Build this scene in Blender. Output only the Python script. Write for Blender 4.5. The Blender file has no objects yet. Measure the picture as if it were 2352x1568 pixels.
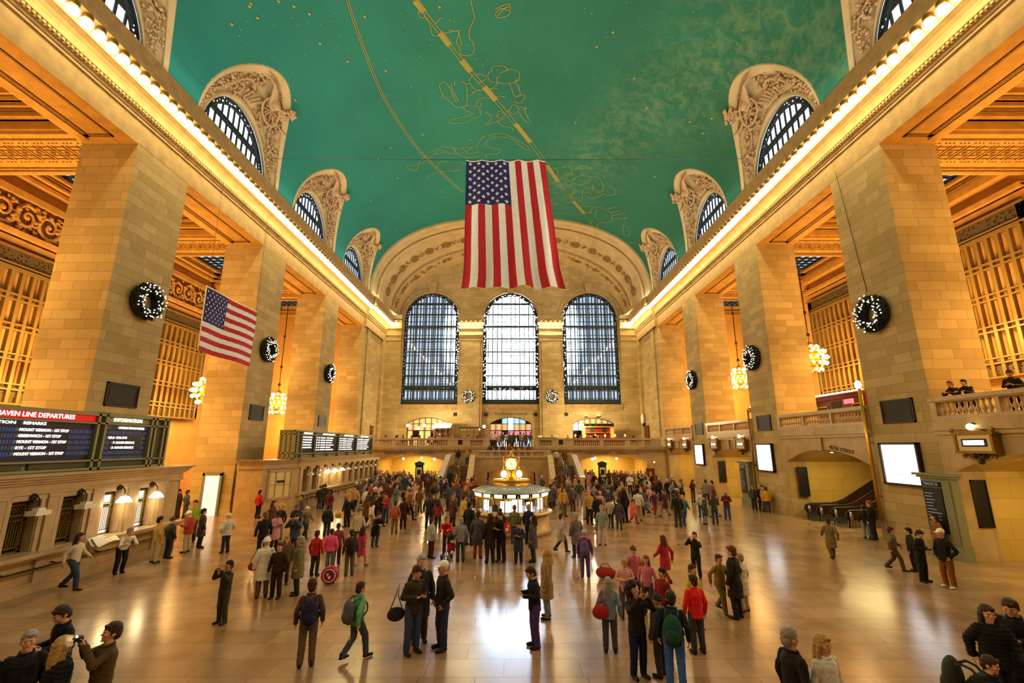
import bpy, math, random
import numpy as np
from mathutils import Vector, Matrix
PI=math.pi
rnd=random.Random(11)
scn=bpy.context.scene
COL=scn.collection
# ---------------------------------------------------------------- materials
def lin(h):
    h=h.lstrip('#'); o=[]
    for i in (0,2,4):
        c=int(h[i:i+2],16)/255.
        o.append(c/12.92 if c<=.04045 else ((c+.055)/1.055)**2.4)
    return (o[0],o[1],o[2],1.)
def newmat(name):
    m=bpy.data.materials.new(name); m.use_nodes=True
    nt=m.node_tree; b=nt.nodes['Principled BSDF']
    return m,nt,b
def N(nt,t,**kw):
    n=nt.nodes.new(t)
    for k,v in kw.items():
        if k in n.inputs: n.inputs[k].default_value=v
        else: setattr(n,k,v)
    return n
def mat(name,c,rough=.6,metal=0.,emit=None,es=0.,noise=None,bump=0.,spec=None,trans=0.,bscale=None):
    m,nt,b=newmat(name); L=nt.links
    c=lin(c) if isinstance(c,str) else c
    b.inputs['Base Color'].default_value=c
    b.inputs['Roughness'].default_value=rough; b.inputs['Metallic'].default_value=metal
    if spec is not None: b.inputs['Specular IOR Level'].default_value=spec
    if emit: b.inputs['Emission Color'].default_value=lin(emit) if isinstance(emit,str) else emit; b.inputs['Emission Strength'].default_value=es
    if noise or bump:
        tc=N(nt,'ShaderNodeTexCoord'); nz=N(nt,'ShaderNodeTexNoise'); nz.inputs['Scale'].default_value=(noise or (bscale or 6,.2))[0]; nz.inputs['Detail'].default_value=4
        L.new(tc.outputs['Object'],nz.inputs['Vector'])
        if noise:
            a=noise[1]
            mr=N(nt,'ShaderNodeMapRange'); mr.inputs['From Min'].default_value=.3; mr.inputs['From Max'].default_value=.7; mr.inputs['To Min'].default_value=1-a; mr.inputs['To Max'].default_value=1+a*.6
            L.new(nz.outputs['Fac'],mr.inputs['Value'])
            mx=N(nt,'ShaderNodeVectorMath',operation='SCALE'); mx.inputs[0].default_value=c[:3]
            L.new(mr.outputs['Result'],mx.inputs['Scale']); L.new(mx.outputs[0],b.inputs['Base Color'])
        if bump:
            bp=N(nt,'ShaderNodeBump'); bp.inputs['Strength'].default_value=bump; bp.inputs['Distance'].default_value=.05
            L.new(nz.outputs['Fac'],bp.inputs['Height']); L.new(bp.outputs[0],b.inputs['Normal'])
    return m
def brickmat(name,c1,c2,mortar,bw,rh,ms=.012,rough=.75,horiz=False,vary=.16,scale2=.35,spec=.3,coat=0,offset=.5):
    m,nt,b=newmat(name); L=nt.links
    tc=N(nt,'ShaderNodeTexCoord'); sp=N(nt,'ShaderNodeSeparateXYZ'); L.new(tc.outputs['Object'],sp.inputs[0])
    cb=N(nt,'ShaderNodeCombineXYZ')
    if horiz:
        L.new(sp.outputs['X'],cb.inputs['X']); L.new(sp.outputs['Y'],cb.inputs['Y'])
    else:
        ad=N(nt,'ShaderNodeMath',operation='ADD'); L.new(sp.outputs['X'],ad.inputs[0]); L.new(sp.outputs['Y'],ad.inputs[1])
        L.new(ad.outputs[0],cb.inputs['X']); L.new(sp.outputs['Z'],cb.inputs['Y'])
    br=N(nt,'ShaderNodeTexBrick'); br.offset=offset; br.offset_frequency=2; br.squash=.7; br.squash_frequency=3
    for k,v in (('Color1',lin(c1)),('Color2',lin(c2)),('Mortar',lin(mortar)),('Scale',1.),('Mortar Size',ms),('Mortar Smooth',.3),('Bias',0.),('Brick Width',bw),('Row Height',rh)): br.inputs[k].default_value=v
    L.new(cb.outputs[0],br.inputs['Vector'])
    nz=N(nt,'ShaderNodeTexNoise'); nz.inputs['Scale'].default_value=scale2; nz.inputs['Detail'].default_value=6; L.new(tc.outputs['Object'],nz.inputs['Vector'])
    mr=N(nt,'ShaderNodeMapRange'); mr.inputs['From Min'].default_value=.3; mr.inputs['From Max'].default_value=.7; mr.inputs['To Min'].default_value=1-vary; mr.inputs['To Max'].default_value=1+vary*.6
    L.new(nz.outputs['Fac'],mr.inputs['Value'])
    mx=N(nt,'ShaderNodeVectorMath',operation='SCALE'); L.new(br.outputs['Color'],mx.inputs[0]); L.new(mr.outputs['Result'],mx.inputs['Scale'])
    L.new(mx.outputs[0],b.inputs['Base Color'])
    b.inputs['Roughness'].default_value=rough; b.inputs['Specular IOR Level'].default_value=spec
    bp=N(nt,'ShaderNodeBump'); bp.inputs['Strength'].default_value=.25; bp.inputs['Distance'].default_value=.02; bp.invert=True
    L.new(br.outputs['Fac'],bp.inputs['Height']); L.new(bp.outputs[0],b.inputs['Normal'])
    if coat: b.inputs['Coat Weight'].default_value=coat; b.inputs['Coat Roughness'].default_value=.12
    return m
M={}
M['stone']=brickmat('limestone_blocks','#b9a274','#a38c5b','#7a6744',1.35,.46,.009,.75)
M['stone_pale']=mat('limestone_plain','#b49c6c',.75,noise=(.8,.16))
M['stone_trim']=mat('limestone_moulding','#a98d5d',.75,noise=(2.,.22))
M['relief']=mat('carved_limestone','#b08e62',.8,noise=(3.,.2))
M['relief_dark']=mat('carved_ornament','#8a6a3a',.8,noise=(5.,.3))
M['marble']=brickmat('marble_slabs','#b79c6e','#a98c5e','#7c6440',1.9,1.2,.006,.28,vary=.2,scale2=1.2,spec=.5)
M['marble_plain']=mat('polished_marble','#b59a70',.28,noise=(2.5,.16))
M['rail_marble']=mat('balustrade_marble','#b8a07c',.3,noise=(3.,.14))
M['floor']=brickmat('floor_marble_tiles','#a58668','#96744f','#66503a',1.6,.8,.008,.2,horiz=True,vary=.28,scale2=.9,spec=.6)
M['green']=None
M['gold']=mat('gold_paint','#8d8742',.7)
M['bronze']=mat('dark_bronze','#3a2f1c',.45,.6,noise=(8.,.3))
M['screen_line']=mat('screen_line','#cfe0f0',.3,emit=(.7,.85,1,1),es=.7)
M['star']=mat('gold_star_paint','#b8902c',.7)
M['brass']=mat('polished_brass','#c9a13a',.25,.9)
M['goldmetal']=mat('golden_brass','#d0a030',.3,.8)
M['iron']=mat('dark_iron','#1d2226',.5,.5)
M['ironwin']=mat('window_iron','#20282c',.6,.2)
M['grille']=mat('bronze_grille','#7d6530',.5,.4)
M['grille_orn']=mat('bronze_ornament','#4a3c20',.6,.3,noise=(14.,.6))
M['black']=mat('black_panel','#0c0b0a',.5)
M['plaque']=mat('blackened_bronze_plaque','#17120c',.5,.3,noise=(9.,.4))
M['olive']=mat('olive_steel','#86835c',.5,.3)
M['olive_dark']=mat('dark_olive_louvre','#4a4830',.6,.2)
M['screen']=mat('board_screen','#08080c',.25,emit='#10142a',es=.4)
M['redband']=mat('red_header_band','#b00010',.4,emit='#d00010',es=.6)
M['bluehead']=mat('dark_blue_header','#0a1030',.4)
M['text']=mat('lit_lettering','#ffffff',.4,emit='#fffdf0',es=3.2)
M['text_soft']=mat('dim_lettering','#8890a0',.4,emit='#8090a8',es=.45)
M['carved']=mat('carved_letters','#4a3b24',.8)
M['bulb']=mat('lamp_glow','#ffffff',.4,emit=(1,.74,.34,1),es=15.)
M['bulb_soft']=mat('globe_glow','#ffffff',.4,emit=(1,.78,.45,1),es=7.)
M['tinybulb']=mat('fairy_light','#ffffff',.4,emit=(1,.85,.62,1),es=5.)
M['orangebulb']=mat('orange_lamp','#ffb070',.4,emit=(1,.35,.08,1),es=7.)
M['whitebox']=mat('lit_white_panel','#ffffff',.4,emit=(.86,.95,1,1),es=3.)
M['greenlight']=mat('lit_sign_strip','#ffffff',.4,emit=(.85,1,.9,1),es=4.)
M['yellowlit']=mat('lamp_diffuser','#fff0c0',.4,emit=(1,.86,.5,1),es=3.)
M['shade']=mat('milk_glass_shade','#e8e4da',.35)
M['fir']=mat('fir_needles','#10190c',.8,noise=(20.,.4))
M['red']=mat('flag_red','#b21227',.8,noise=(3.,.1))
M['white']=mat('flag_white','#e2e4ec',.8,noise=(3.,.05))
M['blue']=mat('flag_blue','#1d1f66',.8,noise=(3.,.1))
M['redwood']=mat('red_mahogany','#6e120a',.4,noise=(4.,.3))
M['wood']=mat('warm_wood','#6b3d16',.45,noise=(6.,.3))
M['orange_panel']=mat('orange_backlit_panel','#ff7a2a',.4,emit=(1,.22,.04,1),es=1.6)
M['fabric_white']=mat('white_awning','#d8d2c4',.8)
M['rubber']=mat('black_rubber','#0b0b0c',.45)
M['steel']=mat('brushed_steel','#8d8a84',.3,.9)
M['escside']=mat('escalator_panel','#4a2a1c',.35,.4)
M['aisle']=mat('aisle_plaster','#b58a4c',.8,noise=(.7,.15))
M['coffer']=mat('coffered_plaster','#b0853f',.8,noise=(2.,.22))
M['cofferd']=mat('ceiling_ornament','#74521f',.8,noise=(9.,.45))
M['glassdark']=mat('smoked_window','#0c0c0e',.15)
M['step']=mat('stair_tread','#6d5038',.5,noise=(4.,.2))
M['roofmetal']=mat('booth_roof_metal','#a9b3bf',.35,.35)
M['lantern']=mat('gilded_bronze','#8a6a22',.4,.6)
M['ivory']=mat('ivory_panel','#d8c48c',.5)
M['clockface']=mat('opal_clock_face','#fff2c0',.4,emit=(1,.82,.42,1),es=1.25)
M['yellowwall']=brickmat('passage_tiles','#c9a85a','#bd9a4e','#8c6e34',1.6,.8,.006,.4,vary=.15)
M['gategreen']=mat('grey_green_paint','#7c7c5c',.5)
M['tvblue']=mat('lit_screen','#ffffff',.3,emit=(.78,.9,1,1),es=2.6)
M['winpane_blue']=mat('blue_lit_glass','#88b8ff',.2,emit=(.25,.55,1,1),es=1.5)
M['pinkpane']=mat('pink_lit_glass','#d080a0',.3,emit=(.7,.25,.45,1),es=.6)
M['amberpane']=mat('amber_lit_glass','#c89050',.3,emit=(1,.6,.25,1),es=.7)
def glassmat():
    m=bpy.data.materials.new('window_glass'); m.use_nodes=True; nt=m.node_tree; nt.nodes.clear(); L=nt.links
    o=N(nt,'ShaderNodeOutputMaterial'); t=N(nt,'ShaderNodeBsdfTransparent'); t.inputs['Color'].default_value=(.94,.97,1,1)
    g=N(nt,'ShaderNodeBsdfGlossy'); g.inputs['Roughness'].default_value=.05; mx=N(nt,'ShaderNodeMixShader'); mx.inputs[0].default_value=.06
    L.new(t.outputs[0],mx.inputs[1]); L.new(g.outputs[0],mx.inputs[2]); L.new(mx.outputs[0],o.inputs[0]); return m
M['glass']=glassmat()
def vaultmat():
    m,nt,b=newmat('painted_night_sky'); L=nt.links
    tc=N(nt,'ShaderNodeTexCoord'); sp=N(nt,'ShaderNodeSeparateXYZ'); L.new(tc.outputs['Object'],sp.inputs[0])
    base=lin('#26756a'); green=lin('#2a644c')
    n1=N(nt,'ShaderNodeTexNoise'); n1.inputs['Scale'].default_value=.16; n1.inputs['Detail'].default_value=5; L.new(tc.outputs['Object'],n1.inputs['Vector'])
    # blends from teal to greener paint towards the right side
    mr=N(nt,'ShaderNodeMapRange'); mr.inputs['From Min'].default_value=-6; mr.inputs['From Max'].default_value=17; L.new(sp.outputs['X'],mr.inputs['Value'])
    mx=N(nt,'ShaderNodeMix',data_type='RGBA'); mx.inputs[6].default_value=base; mx.inputs[7].default_value=green; L.new(mr.outputs[0],mx.inputs[0])
    # milky way: dusty gold clouds along a slanted band
    ad=N(nt,'ShaderNodeMath',operation='MULTIPLY_ADD'); ad.inputs[1].default_value=.4; L.new(sp.outputs['Y'],ad.inputs[0]); L.new(sp.outputs['X'],ad.inputs[2])
    bd=N(nt,'ShaderNodeMath',operation='ADD'); bd.inputs[1].default_value=-25.6; L.new(ad.outputs[0],bd.inputs[0])
    ab=N(nt,'ShaderNodeMath',operation='ABSOLUTE'); L.new(bd.outputs[0],ab.inputs[0])
    bm=N(nt,'ShaderNodeMapRange'); bm.inputs['From Min'].default_value=6.; bm.inputs['From Max'].default_value=0.5; L.new(ab.outputs[0],bm.inputs['Value'])
    n2=N(nt,'ShaderNodeTexNoise'); n2.inputs['Scale'].default_value=1.1; n2.inputs['Detail'].default_value=9; n2.inputs['Roughness'].default_value=.68; n2.inputs['Distortion'].default_value=.5; L.new(tc.outputs['Object'],n2.inputs['Vector'])
    cm=N(nt,'ShaderNodeMapRange'); cm.inputs['From Min'].default_value=.44; cm.inputs['From Max'].default_value=.74; L.new(n2.outputs['Fac'],cm.inputs['Value'])
    mu=N(nt,'ShaderNodeMath',operation='MULTIPLY'); L.new(bm.outputs[0],mu.inputs[0]); L.new(cm.outputs[0],mu.inputs[1])
    mu2=N(nt,'ShaderNodeMath',operation='MULTIPLY'); mu2.inputs[1].default_value=.5; L.new(mu.outputs[0],mu2.inputs[0])
    mx2=N(nt,'ShaderNodeMix',data_type='RGBA'); mx2.inputs[7].default_value=lin('#86945e'); L.new(mu2.outputs[0],mx2.inputs[0]); L.new(mx.outputs[2],mx2.inputs[6])
    # thin plaster panel joints
    br=N(nt,'ShaderNodeTexBrick'); cb=N(nt,'ShaderNodeCombineXYZ'); L.new(sp.outputs['Y'],cb.inputs['X']); L.new(sp.outputs['X'],cb.inputs['Y'])
    for k,v in (('Color1',(1,1,1,1)),('Color2',(.96,.98,.96,1)),('Mortar',(.86,.88,.86,1)),('Scale',1.),('Mortar Size',.014),('Brick Width',2.4),('Row Height',1.2)): br.inputs[k].default_value=v
    L.new(cb.outputs[0],br.inputs['Vector'])
    mr3=N(nt,'ShaderNodeMapRange'); mr3.inputs['From Min'].default_value=.3; mr3.inputs['From Max'].default_value=.7; mr3.inputs['To Min'].default_value=.85; mr3.inputs['To Max'].default_value=1.08; L.new(n1.outputs['Fac'],mr3.inputs['Value'])
    v1=N(nt,'ShaderNodeVectorMath',operation='MULTIPLY'); L.new(mx2.outputs[2],v1.inputs[0]); L.new(br.outputs['Color'],v1.inputs[1])
    v2=N(nt,'ShaderNodeVectorMath',operation='SCALE'); L.new(v1.outputs[0],v2.inputs[0]); L.new(mr3.outputs[0],v2.inputs['Scale'])
    L.new(v2.outputs[0],b.inputs['Base Color']); b.inputs['Roughness'].default_value=.8; b.inputs['Specular IOR Level'].default_value=.2
    return m
M['vault']=vaultmat()
# ---------------------------------------------------------------- mesh helper
class MB:
    def __init__(s): s.v=[]; s.f=[]; s.m=[]; s.sm=[]; s.mi=0; s.smooth=False
    def add(s,vs,fs,smooth=None):
        o=len(s.v); s.v.extend([tuple(p) for p in vs]); sm=s.smooth if smooth is None else smooth
        for f in fs: s.f.append(tuple(i+o for i in f)); s.m.append(s.mi); s.sm.append(sm)
        return s
    def box(s,x0,y0,z0,x1,y1,z1,M4=None):
        x0,x1=min(x0,x1),max(x0,x1); y0,y1=min(y0,y1),max(y0,y1); z0,z1=min(z0,z1),max(z0,z1)
        vs=[(x0,y0,z0),(x1,y0,z0),(x1,y1,z0),(x0,y1,z0),(x0,y0,z1),(x1,y0,z1),(x1,y1,z1),(x0,y1,z1)]
        if M4: vs=[tuple(M4@Vector(p)) for p in vs]
        return s.add(vs,[(3,2,1,0),(4,5,6,7),(0,1,5,4),(1,2,6,5),(2,3,7,6),(3,0,4,7)],False)
    def tube(s,pts,r,n=8,cap=True,closed=False):
        pts=[Vector(p) for p in pts]; k=len(pts); rs=r if isinstance(r,(list,tuple)) else [r]*k
        vs=[]; up=None
        for i,p in enumerate(pts):
            if closed: d=(pts[(i+1)%k]-pts[i-1])
            else: d=(pts[min(i+1,k-1)]-pts[max(i-1,0)])
            d=d.normalized() if d.length>1e-9 else Vector((0,0,1))
            if up is None: up=Vector((0,0,1)) if abs(d.z)<.9 else Vector((1,0,0))
            a=d.cross(up); a=a.normalized() if a.length>1e-6 else d.orthogonal().normalized(); b=d.cross(a).normalized(); up=-b if False else a.cross(d).normalized()
            for j in range(n):
                t=2*PI*j/n; vs.append(p+a*(math.cos(t)*rs[i])+b*(math.sin(t)*rs[i]))
        fs=[]
        for i in range(k if closed else k-1):
            i2=(i+1)%k
            for j in range(n): fs.append((i*n+j,i*n+(j+1)%n,i2*n+(j+1)%n,i2*n+j))
        if cap and not closed: fs.append(tuple(range(n))[::-1]); fs.append(tuple((k-1)*n+j for j in range(n)))
        return s.add(vs,fs,True)
    def lathe(s,prof,c=(0,0,0),n=16,M4=None):
        vs=[]
        for r,z in prof:
            for j in range(n):
                t=2*PI*j/n; p=Vector((r*math.cos(t),r*math.sin(t),z))
                if M4: p=M4@p
                vs.append((p.x+c[0],p.y+c[1],p.z+c[2]))
        fs=[(i*n+j,i*n+(j+1)%n,(i+1)*n+(j+1)%n,(i+1)*n+j) for i in range(len(prof)-1) for j in range(n)]
        return s.add(vs,fs,True)
    def ell(s,c,rx,ry,rz,n=8,k=6,M4=None):
        prof=[(math.sin(PI*i/k),-math.cos(PI*i/k)) for i in range(k+1)]
        vs=[]
        for r,z in prof:
            for j in range(n):
                t=2*PI*j/n; p=Vector((r*math.cos(t)*rx,r*math.sin(t)*ry,z*rz))
                if M4: p=M4@p
                vs.append((p.x+c[0],p.y+c[1],p.z+c[2]))
        fs=[(i*n+j,i*n+(j+1)%n,(i+1)*n+(j+1)%n,(i+1)*n+j) for i in range(k) for j in range(n)]
        return s.add(vs,fs,True)
    def grid(s,fn,nu,nv,smooth=True,flip=False):
        vs=[fn(i/nu,j/nv) for i in range(nu+1) for j in range(nv+1)]
        w=nv+1; fs=[(i*w+j,(i+1)*w+j,(i+1)*w+j+1,i*w+j+1) for i in range(nu) for j in range(nv)]
        if flip: fs=[f[::-1] for f in fs]
        return s.add(vs,fs,smooth)
    def prism(s,poly,fn,d0,d1):
        """poly: list of (u,v); fn(u,v,d)->xyz"""
        n=len(poly); vs=[fn(u,v,d0) for u,v in poly]+[fn(u,v,d1) for u,v in poly]
        fs=[tuple(range(n))[::-1],tuple(range(n,2*n))]+[(i,(i+1)%n,n+(i+1)%n,n+i) for i in range(n)]
        return s.add(vs,fs,False)
    def build(s,name,mats,parent=None,loc=None,recalc=True):
        me=bpy.data.meshes.new(name); me.from_pydata(s.v,[],s.f)
        for m in (mats if isinstance(mats,(list,tuple)) else [mats]): me.materials.append(m)
        if s.f:
            me.polygons.foreach_set('material_index',s.m); me.polygons.foreach_set('use_smooth',s.sm)
        me.update()
        if recalc:
            import bmesh
            bm=bmesh.new(); bm.from_mesh(me); bmesh.ops.recalc_face_normals(bm,faces=bm.faces); bm.to_mesh(me); bm.free()
        o=bpy.data.objects.new(name,me); COL.objects.link(o)
        if parent: o.parent=parent
        if loc: o.location=loc
        return o
def tag(o,label=None,cat=None,group=None,kind=None):
    if label: o['label']=label
    if cat: o['category']=cat
    if group: o['group']=group
    if kind: o['kind']=kind
    return o
def empty(name,loc=(0,0,0),rz=0,label=None,cat=None,group=None):
    o=bpy.data.objects.new(name,None); COL.objects.link(o); o.location=loc; o.rotation_euler=(0,0,rz); o.empty_display_size=.2
    return tag(o,label,cat,group)
def S(o,label=None):
    o['kind']='structure'
    if label: o['label']=label
    return o
def dup(root,loc=None,rz=None,label=None,group=None):
    ch=[o for o in COL.objects if o.parent==root]
    return dup2(root,ch,loc,rz,label,group)
def dup2(root,ch,loc,rz,label=None,group=None,scale=None):
    r=root.copy(); COL.objects.link(r)
    if loc is not None: r.location=loc
    if rz is not None: r.rotation_euler=(0,0,rz)
    if label: r['label']=label
    if group: r['group']=group
    if scale: r.scale=scale
    for c in ch:
        d=c.copy(); COL.objects.link(d); d.parent=r
        for g in c.children:
            e=g.copy(); COL.objects.link(e); e.parent=d
    return r
def text(name,s,size,m,parent,loc,rot,ext=.004,align='CENTER',sx=1.):
    cu=bpy.data.curves.new(name,'FONT'); cu.body=s; cu.size=size; cu.extrude=ext; cu.align_x=align; cu.align_y='CENTER'; cu.resolution_u=2
    t=bpy.data.objects.new('tmp_text',cu); COL.objects.link(t)
    dg=bpy.context.evaluated_depsgraph_get(); me=bpy.data.meshes.new_from_object(t.evaluated_get(dg)); bpy.data.objects.remove(t)
    me.materials.clear(); me.materials.append(m)
    o=bpy.data.objects.new(name,me); COL.objects.link(o); o.rotation_euler=rot; o.location=loc; o.scale=(sx,1,1)
    if parent: o.parent=parent
    return o
# ---------------------------------------------------------------- camera
CX0,CH=.17,4.5
FPX=1055.; PITCH=math.atan((1023.-784.)/FPX)
cam=bpy.data.cameras.new('camera'); cam.sensor_width=36.; cam.lens=FPX*36./2352.; cam.clip_end=400
co=bpy.data.objects.new('camera',cam); COL.objects.link(co); co.location=(CX0,0,CH); co.rotation_euler=(PI/2+PITCH,0,0); scn.camera=co
W=18.5; YE=65.5; ZF=19.2
SIDES=((-1,'left'),(1,'right'))
# ---------------------------------------------------------------- room shell
def pierced(name,c,sc,th,rough=.6):
    m=bpy.data.materials.new(name); m.use_nodes=True; nt=m.node_tree; L=nt.links; b=nt.nodes['Principled BSDF']; o=nt.nodes['Material Output']
    b.inputs['Base Color'].default_value=lin(c); b.inputs['Roughness'].default_value=rough; b.inputs['Metallic'].default_value=.3
    tc=N(nt,'ShaderNodeTexCoord'); v=N(nt,'ShaderNodeTexVoronoi'); v.inputs['Scale'].default_value=sc; L.new(tc.outputs['Object'],v.inputs['Vector'])
    lt=N(nt,'ShaderNodeMath',operation='LESS_THAN'); lt.inputs[1].default_value=th; L.new(v.outputs['Distance'],lt.inputs[0])
    t=N(nt,'ShaderNodeBsdfTransparent'); mx=N(nt,'ShaderNodeMixShader'); L.new(lt.outputs[0],mx.inputs[0]); L.new(b.outputs[0],mx.inputs[1]); L.new(t.outputs[0],mx.inputs[2]); L.new(mx.outputs[0],o.inputs[0])
    return m
M['pierced']=pierced('pierced_ironwork','#1c2226',4.2,.26)
M['pierced2']=pierced('pierced_bronze','#4e4124',5.5,.3)
def arch_top(o,u):
    hw,r=o['hw'],o['rise']; d=min(abs(u-o['uc']),hw)
    if r<=0: return o['zs']
    if o.get('ell'): return o['zs']+r*math.sqrt(max(0,1-(d/hw)**2))
    R=(hw*hw+r*r)/(2*r); return o['zs']+math.sqrt(max(0,R*R-d*d))-(R-r)
def wall_open(mb,fn,u0,u1,z0,z1,ops,depth,n=20,sill=True):
    us={round(u0,4),round(u1,4)}
    for o in ops:
        for k in range(n+1):
            u=o['uc']+o['hw']*math.cos(PI*k/n)
            if u0<u<u1: us.add(round(u,4))
    us=sorted(us)
    for a,b in zip(us,us[1:]):
        m=(a+b)/2; ca=cb=z0
        for o in sorted([o for o in ops if abs(m-o['uc'])<o['hw']],key=lambda o:o['zb']):
            if o['zb']>ca+1e-4 or o['zb']>cb+1e-4: mb.add([fn(a,ca,0),fn(b,cb,0),fn(b,o['zb'],0),fn(a,o['zb'],0)],[(0,1,2,3)],False)
            ca,cb=arch_top(o,a),arch_top(o,b)
        mb.add([fn(a,ca,0),fn(b,cb,0),fn(b,z1,0),fn(a,z1,0)],[(0,1,2,3)],False)
    for o in ops:
        pl=[(o['uc']-o['hw'],o['zb'])]+[(o['uc']-o['hw']*math.cos(PI*k/n),arch_top(o,o['uc']-o['hw']*math.cos(PI*k/n))) for k in range(n+1)]+[(o['uc']+o['hw'],o['zb'])]
        if sill and o['zb']>z0+.01: pl.append(pl[0])
        for p,q in zip(pl,pl[1:]):
            if abs(p[0]-q[0])+abs(p[1]-q[1])<1e-5: continue
            mb.add([fn(p[0],p[1],0),fn(q[0],q[1],0),fn(q[0],q[1],depth),fn(p[0],p[1],depth)],[(0,1,2,3)],True)
def arch_pts(o,n=20,inset=0.,legs=True):
    q=dict(o); q['hw']-=inset; q['rise']=max(.01,o['rise']-inset*(o['rise']/o['hw']))
    pl=[(q['uc']-q['hw']*math.cos(PI*k/n),arch_top(q,q['uc']-q['hw']*math.cos(PI*k/n))) for k in range(n+1)]
    if legs: pl=[(q['uc']-q['hw'],o['zb']+inset)]+pl+[(q['uc']+q['hw'],o['zb']+inset)]
    return pl
b=MB(); b.add([(-31,-12,0),(31,-12,0),(31,68,0),(-31,68,0)],[(0,1,2,3)]); S(b.build('floor',M['floor'],recalc=False))
PY=[(8.3,11.85),(20.2,23.8),(32.05,35.55),(43.9,47.45)]
for sg,nm in SIDES:
    for y0,y1 in PY:
        b=MB(); b.box(sg*W,y0,0,sg*21.3,y1,ZF+.02)
        b.box(sg*(W-.05),y0-.05,0,sg*21.35,y1+.05,.55); b.box(sg*(W-.025),y0-.025,.55,sg*21.33,y1+.025,.7)
        S(b.build('pillar_'+nm,M['stone']))
    # solid end bay with its flat pilasters
    b=MB(); b.box(sg*W,56,0,sg*21.3,YE+1,ZF+.02); b.box(sg*(W-.18),57.4,5.6,sg*W,58.6,ZF); b.box(sg*(W-.35),63.9,4.4,sg*W,YE,ZF)
    S(b.build('wall_'+nm,M['stone']))
    b=MB(); b.box(sg*W,-12,0,sg*21.3,0.,ZF+.02); S(b.build('wall_'+nm,M['stone']))
    # architrave and cornice, one moulded profile run down the hall
    prof=[(0,ZF),(0,20.35),(.07,20.37),(.07,20.47),(.03,20.5),(.1,20.55),(.1,20.66),(.17,20.7),(.17,20.86),(.25,20.9),(.25,20.96),(.2,21.0),(.22,21.15),(.28,21.3),(.4,21.45),(.56,21.55),(.62,21.57),(.62,22.1),(1.04,22.12),(1.06,22.3),(.98,22.36),(1.0,22.9),(1.08,23.0),(1.08,23.12),(.85,23.2),(.2,23.22),(-.9,23.22),(-.9,ZF)]
    b=MB(); n=len(prof)
    def run(b,ya,yb,dx=0.):
        vs=[(sg*(W-dx-d),y,z) for y in (ya,yb) for d,z in prof]
        b.add(vs,[(i,(i+1)%n,n+(i+1)%n,n+i) for i in range(n-1)]+[tuple(range(n)),tuple(range(n,2*n))],False)
    run(b,-12,56.2); run(b,56.2,YE,.3)
    for k in range(240):   # dentils
        y=8+.2*k
        if y<56: b.box(sg*(W-.17),y,20.72,sg*(W-.27),y+.11,20.84)
    S(b.build('cornice_'+nm,M['stone_trim']))
    b=MB(); b.box(sg*(W+.02),-12,ZF+.9,sg*21.3,YE,23.2); S(b.build('architrave_'+nm,M['stone_pale']))
    # soffit under the architrave with a dark ornamented frame in every bay
    b=MB(); b.mi=0; b.box(sg*(W+.004),-12,ZF+.01,sg*21.3,YE,ZF+.95)
    for y0 in (0,11.85,23.8,35.55,47.45):
        y1=y0+8.3 if y0 else 8.3
        b.mi=1
        xi0,xi1=W+.75,20.6
        for (xa,ya,xb,yb) in ((xi0,y0+.5,xi1,y0+.72),(xi0,y1-.72,xi1,y1-.5),(xi1-.22,y0+.5,xi1,y1-.5),(xi0,y0+.5,xi0+.06,y1-.5)):
            b.box(sg*xa,ya,ZF-.035,sg*xb,yb,ZF+.02)
        b.mi=0; b.box(sg*(xi1+.05),y0+.3,ZF-.05,sg*(xi1+.13),y1-.3,ZF+.02)
    S(b.build('slab_'+nm,[M['coffer'],M['cofferd']]))
# ---- end wall with three great arched windows over three doorways
HWN=4.05
WIN=[dict(uc=c,hw=HWN,zb=10.2,zs=22.75,rise=4.05,ell=1) for c in (-11.65,0,11.65)]
DOR=[dict(uc=-11.65,hw=2.95,zb=4.4,zs=7.6,rise=.78),dict(uc=0,hw=2.95,zb=4.4,zs=7.5,rise=.9),dict(uc=11.6,hw=2.9,zb=4.4,zs=7.55,rise=.75)]
fE=lambda u,z,d:(u,YE+d,z)
b=MB(); wall_open(b,fE,-W,W,0,34,WIN+DOR,.9,28); S(b.build('wall_end',M['stone']))
b=MB()
for w in WIN:   # raised arch mouldings and keystones
    for ins,r in ((-.18,.1),(-.75,.07)):
        q=dict(w); q['hw']=w['hw']-ins; q['rise']=w['rise']-ins
        pts=[(q['uc']-q['hw']*math.cos(PI*k/28),YE-.02,q['zs']+q['rise']*math.sin(PI*k/28)) for k in range(29)]
        b.tube(pts,r,6)
    b.prism([(w['uc']-.42,26.75),(w['uc']+.42,26.75),(w['uc']+.6,28.1),(w['uc']-.6,28.1)],lambda u,v,d:(u,YE-d,v),0,.35)
    b.box(w['uc']-.72,YE-.45,28.1,w['uc']+.72,YE,28.3)
    b.box(w['uc']-4.2,YE-.12,9.95,w['uc']+4.2,YE,10.2)
    b.box(w['uc']-4.2,YE-.2,9.4,w['uc']+4.2,YE,9.95)
    for k in range(28): b.ell((w['uc']-4.05+.3*k,YE-.22,9.66),.1,.06,.16,6,4)
S(b.build('trim_1',M['stone_trim']))
for i,x0 in enumerate((-7.5,4.1)):
    b=MB(); b.box(x0,YE-.55,4.4,x0+3.4,YE,22.9); b.box(x0+.35,YE-.68,4.4,x0+3.05,YE-.5,19.3)
    for z,d in ((19.35,.72),(19.75,.7),(20.1,.78),(21.1,.82),(22.2,1.12),(22.4,1.05)): b.box(x0-.02-(d-.7)*.5,YE-d,z,x0+3.42+(d-.7)*.5,YE,z+.16)
    b.box(x0-.2,YE-1.1,22.5,x0+3.6,YE,23.1)
    S(b.build('column_end',M['stone']))
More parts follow.
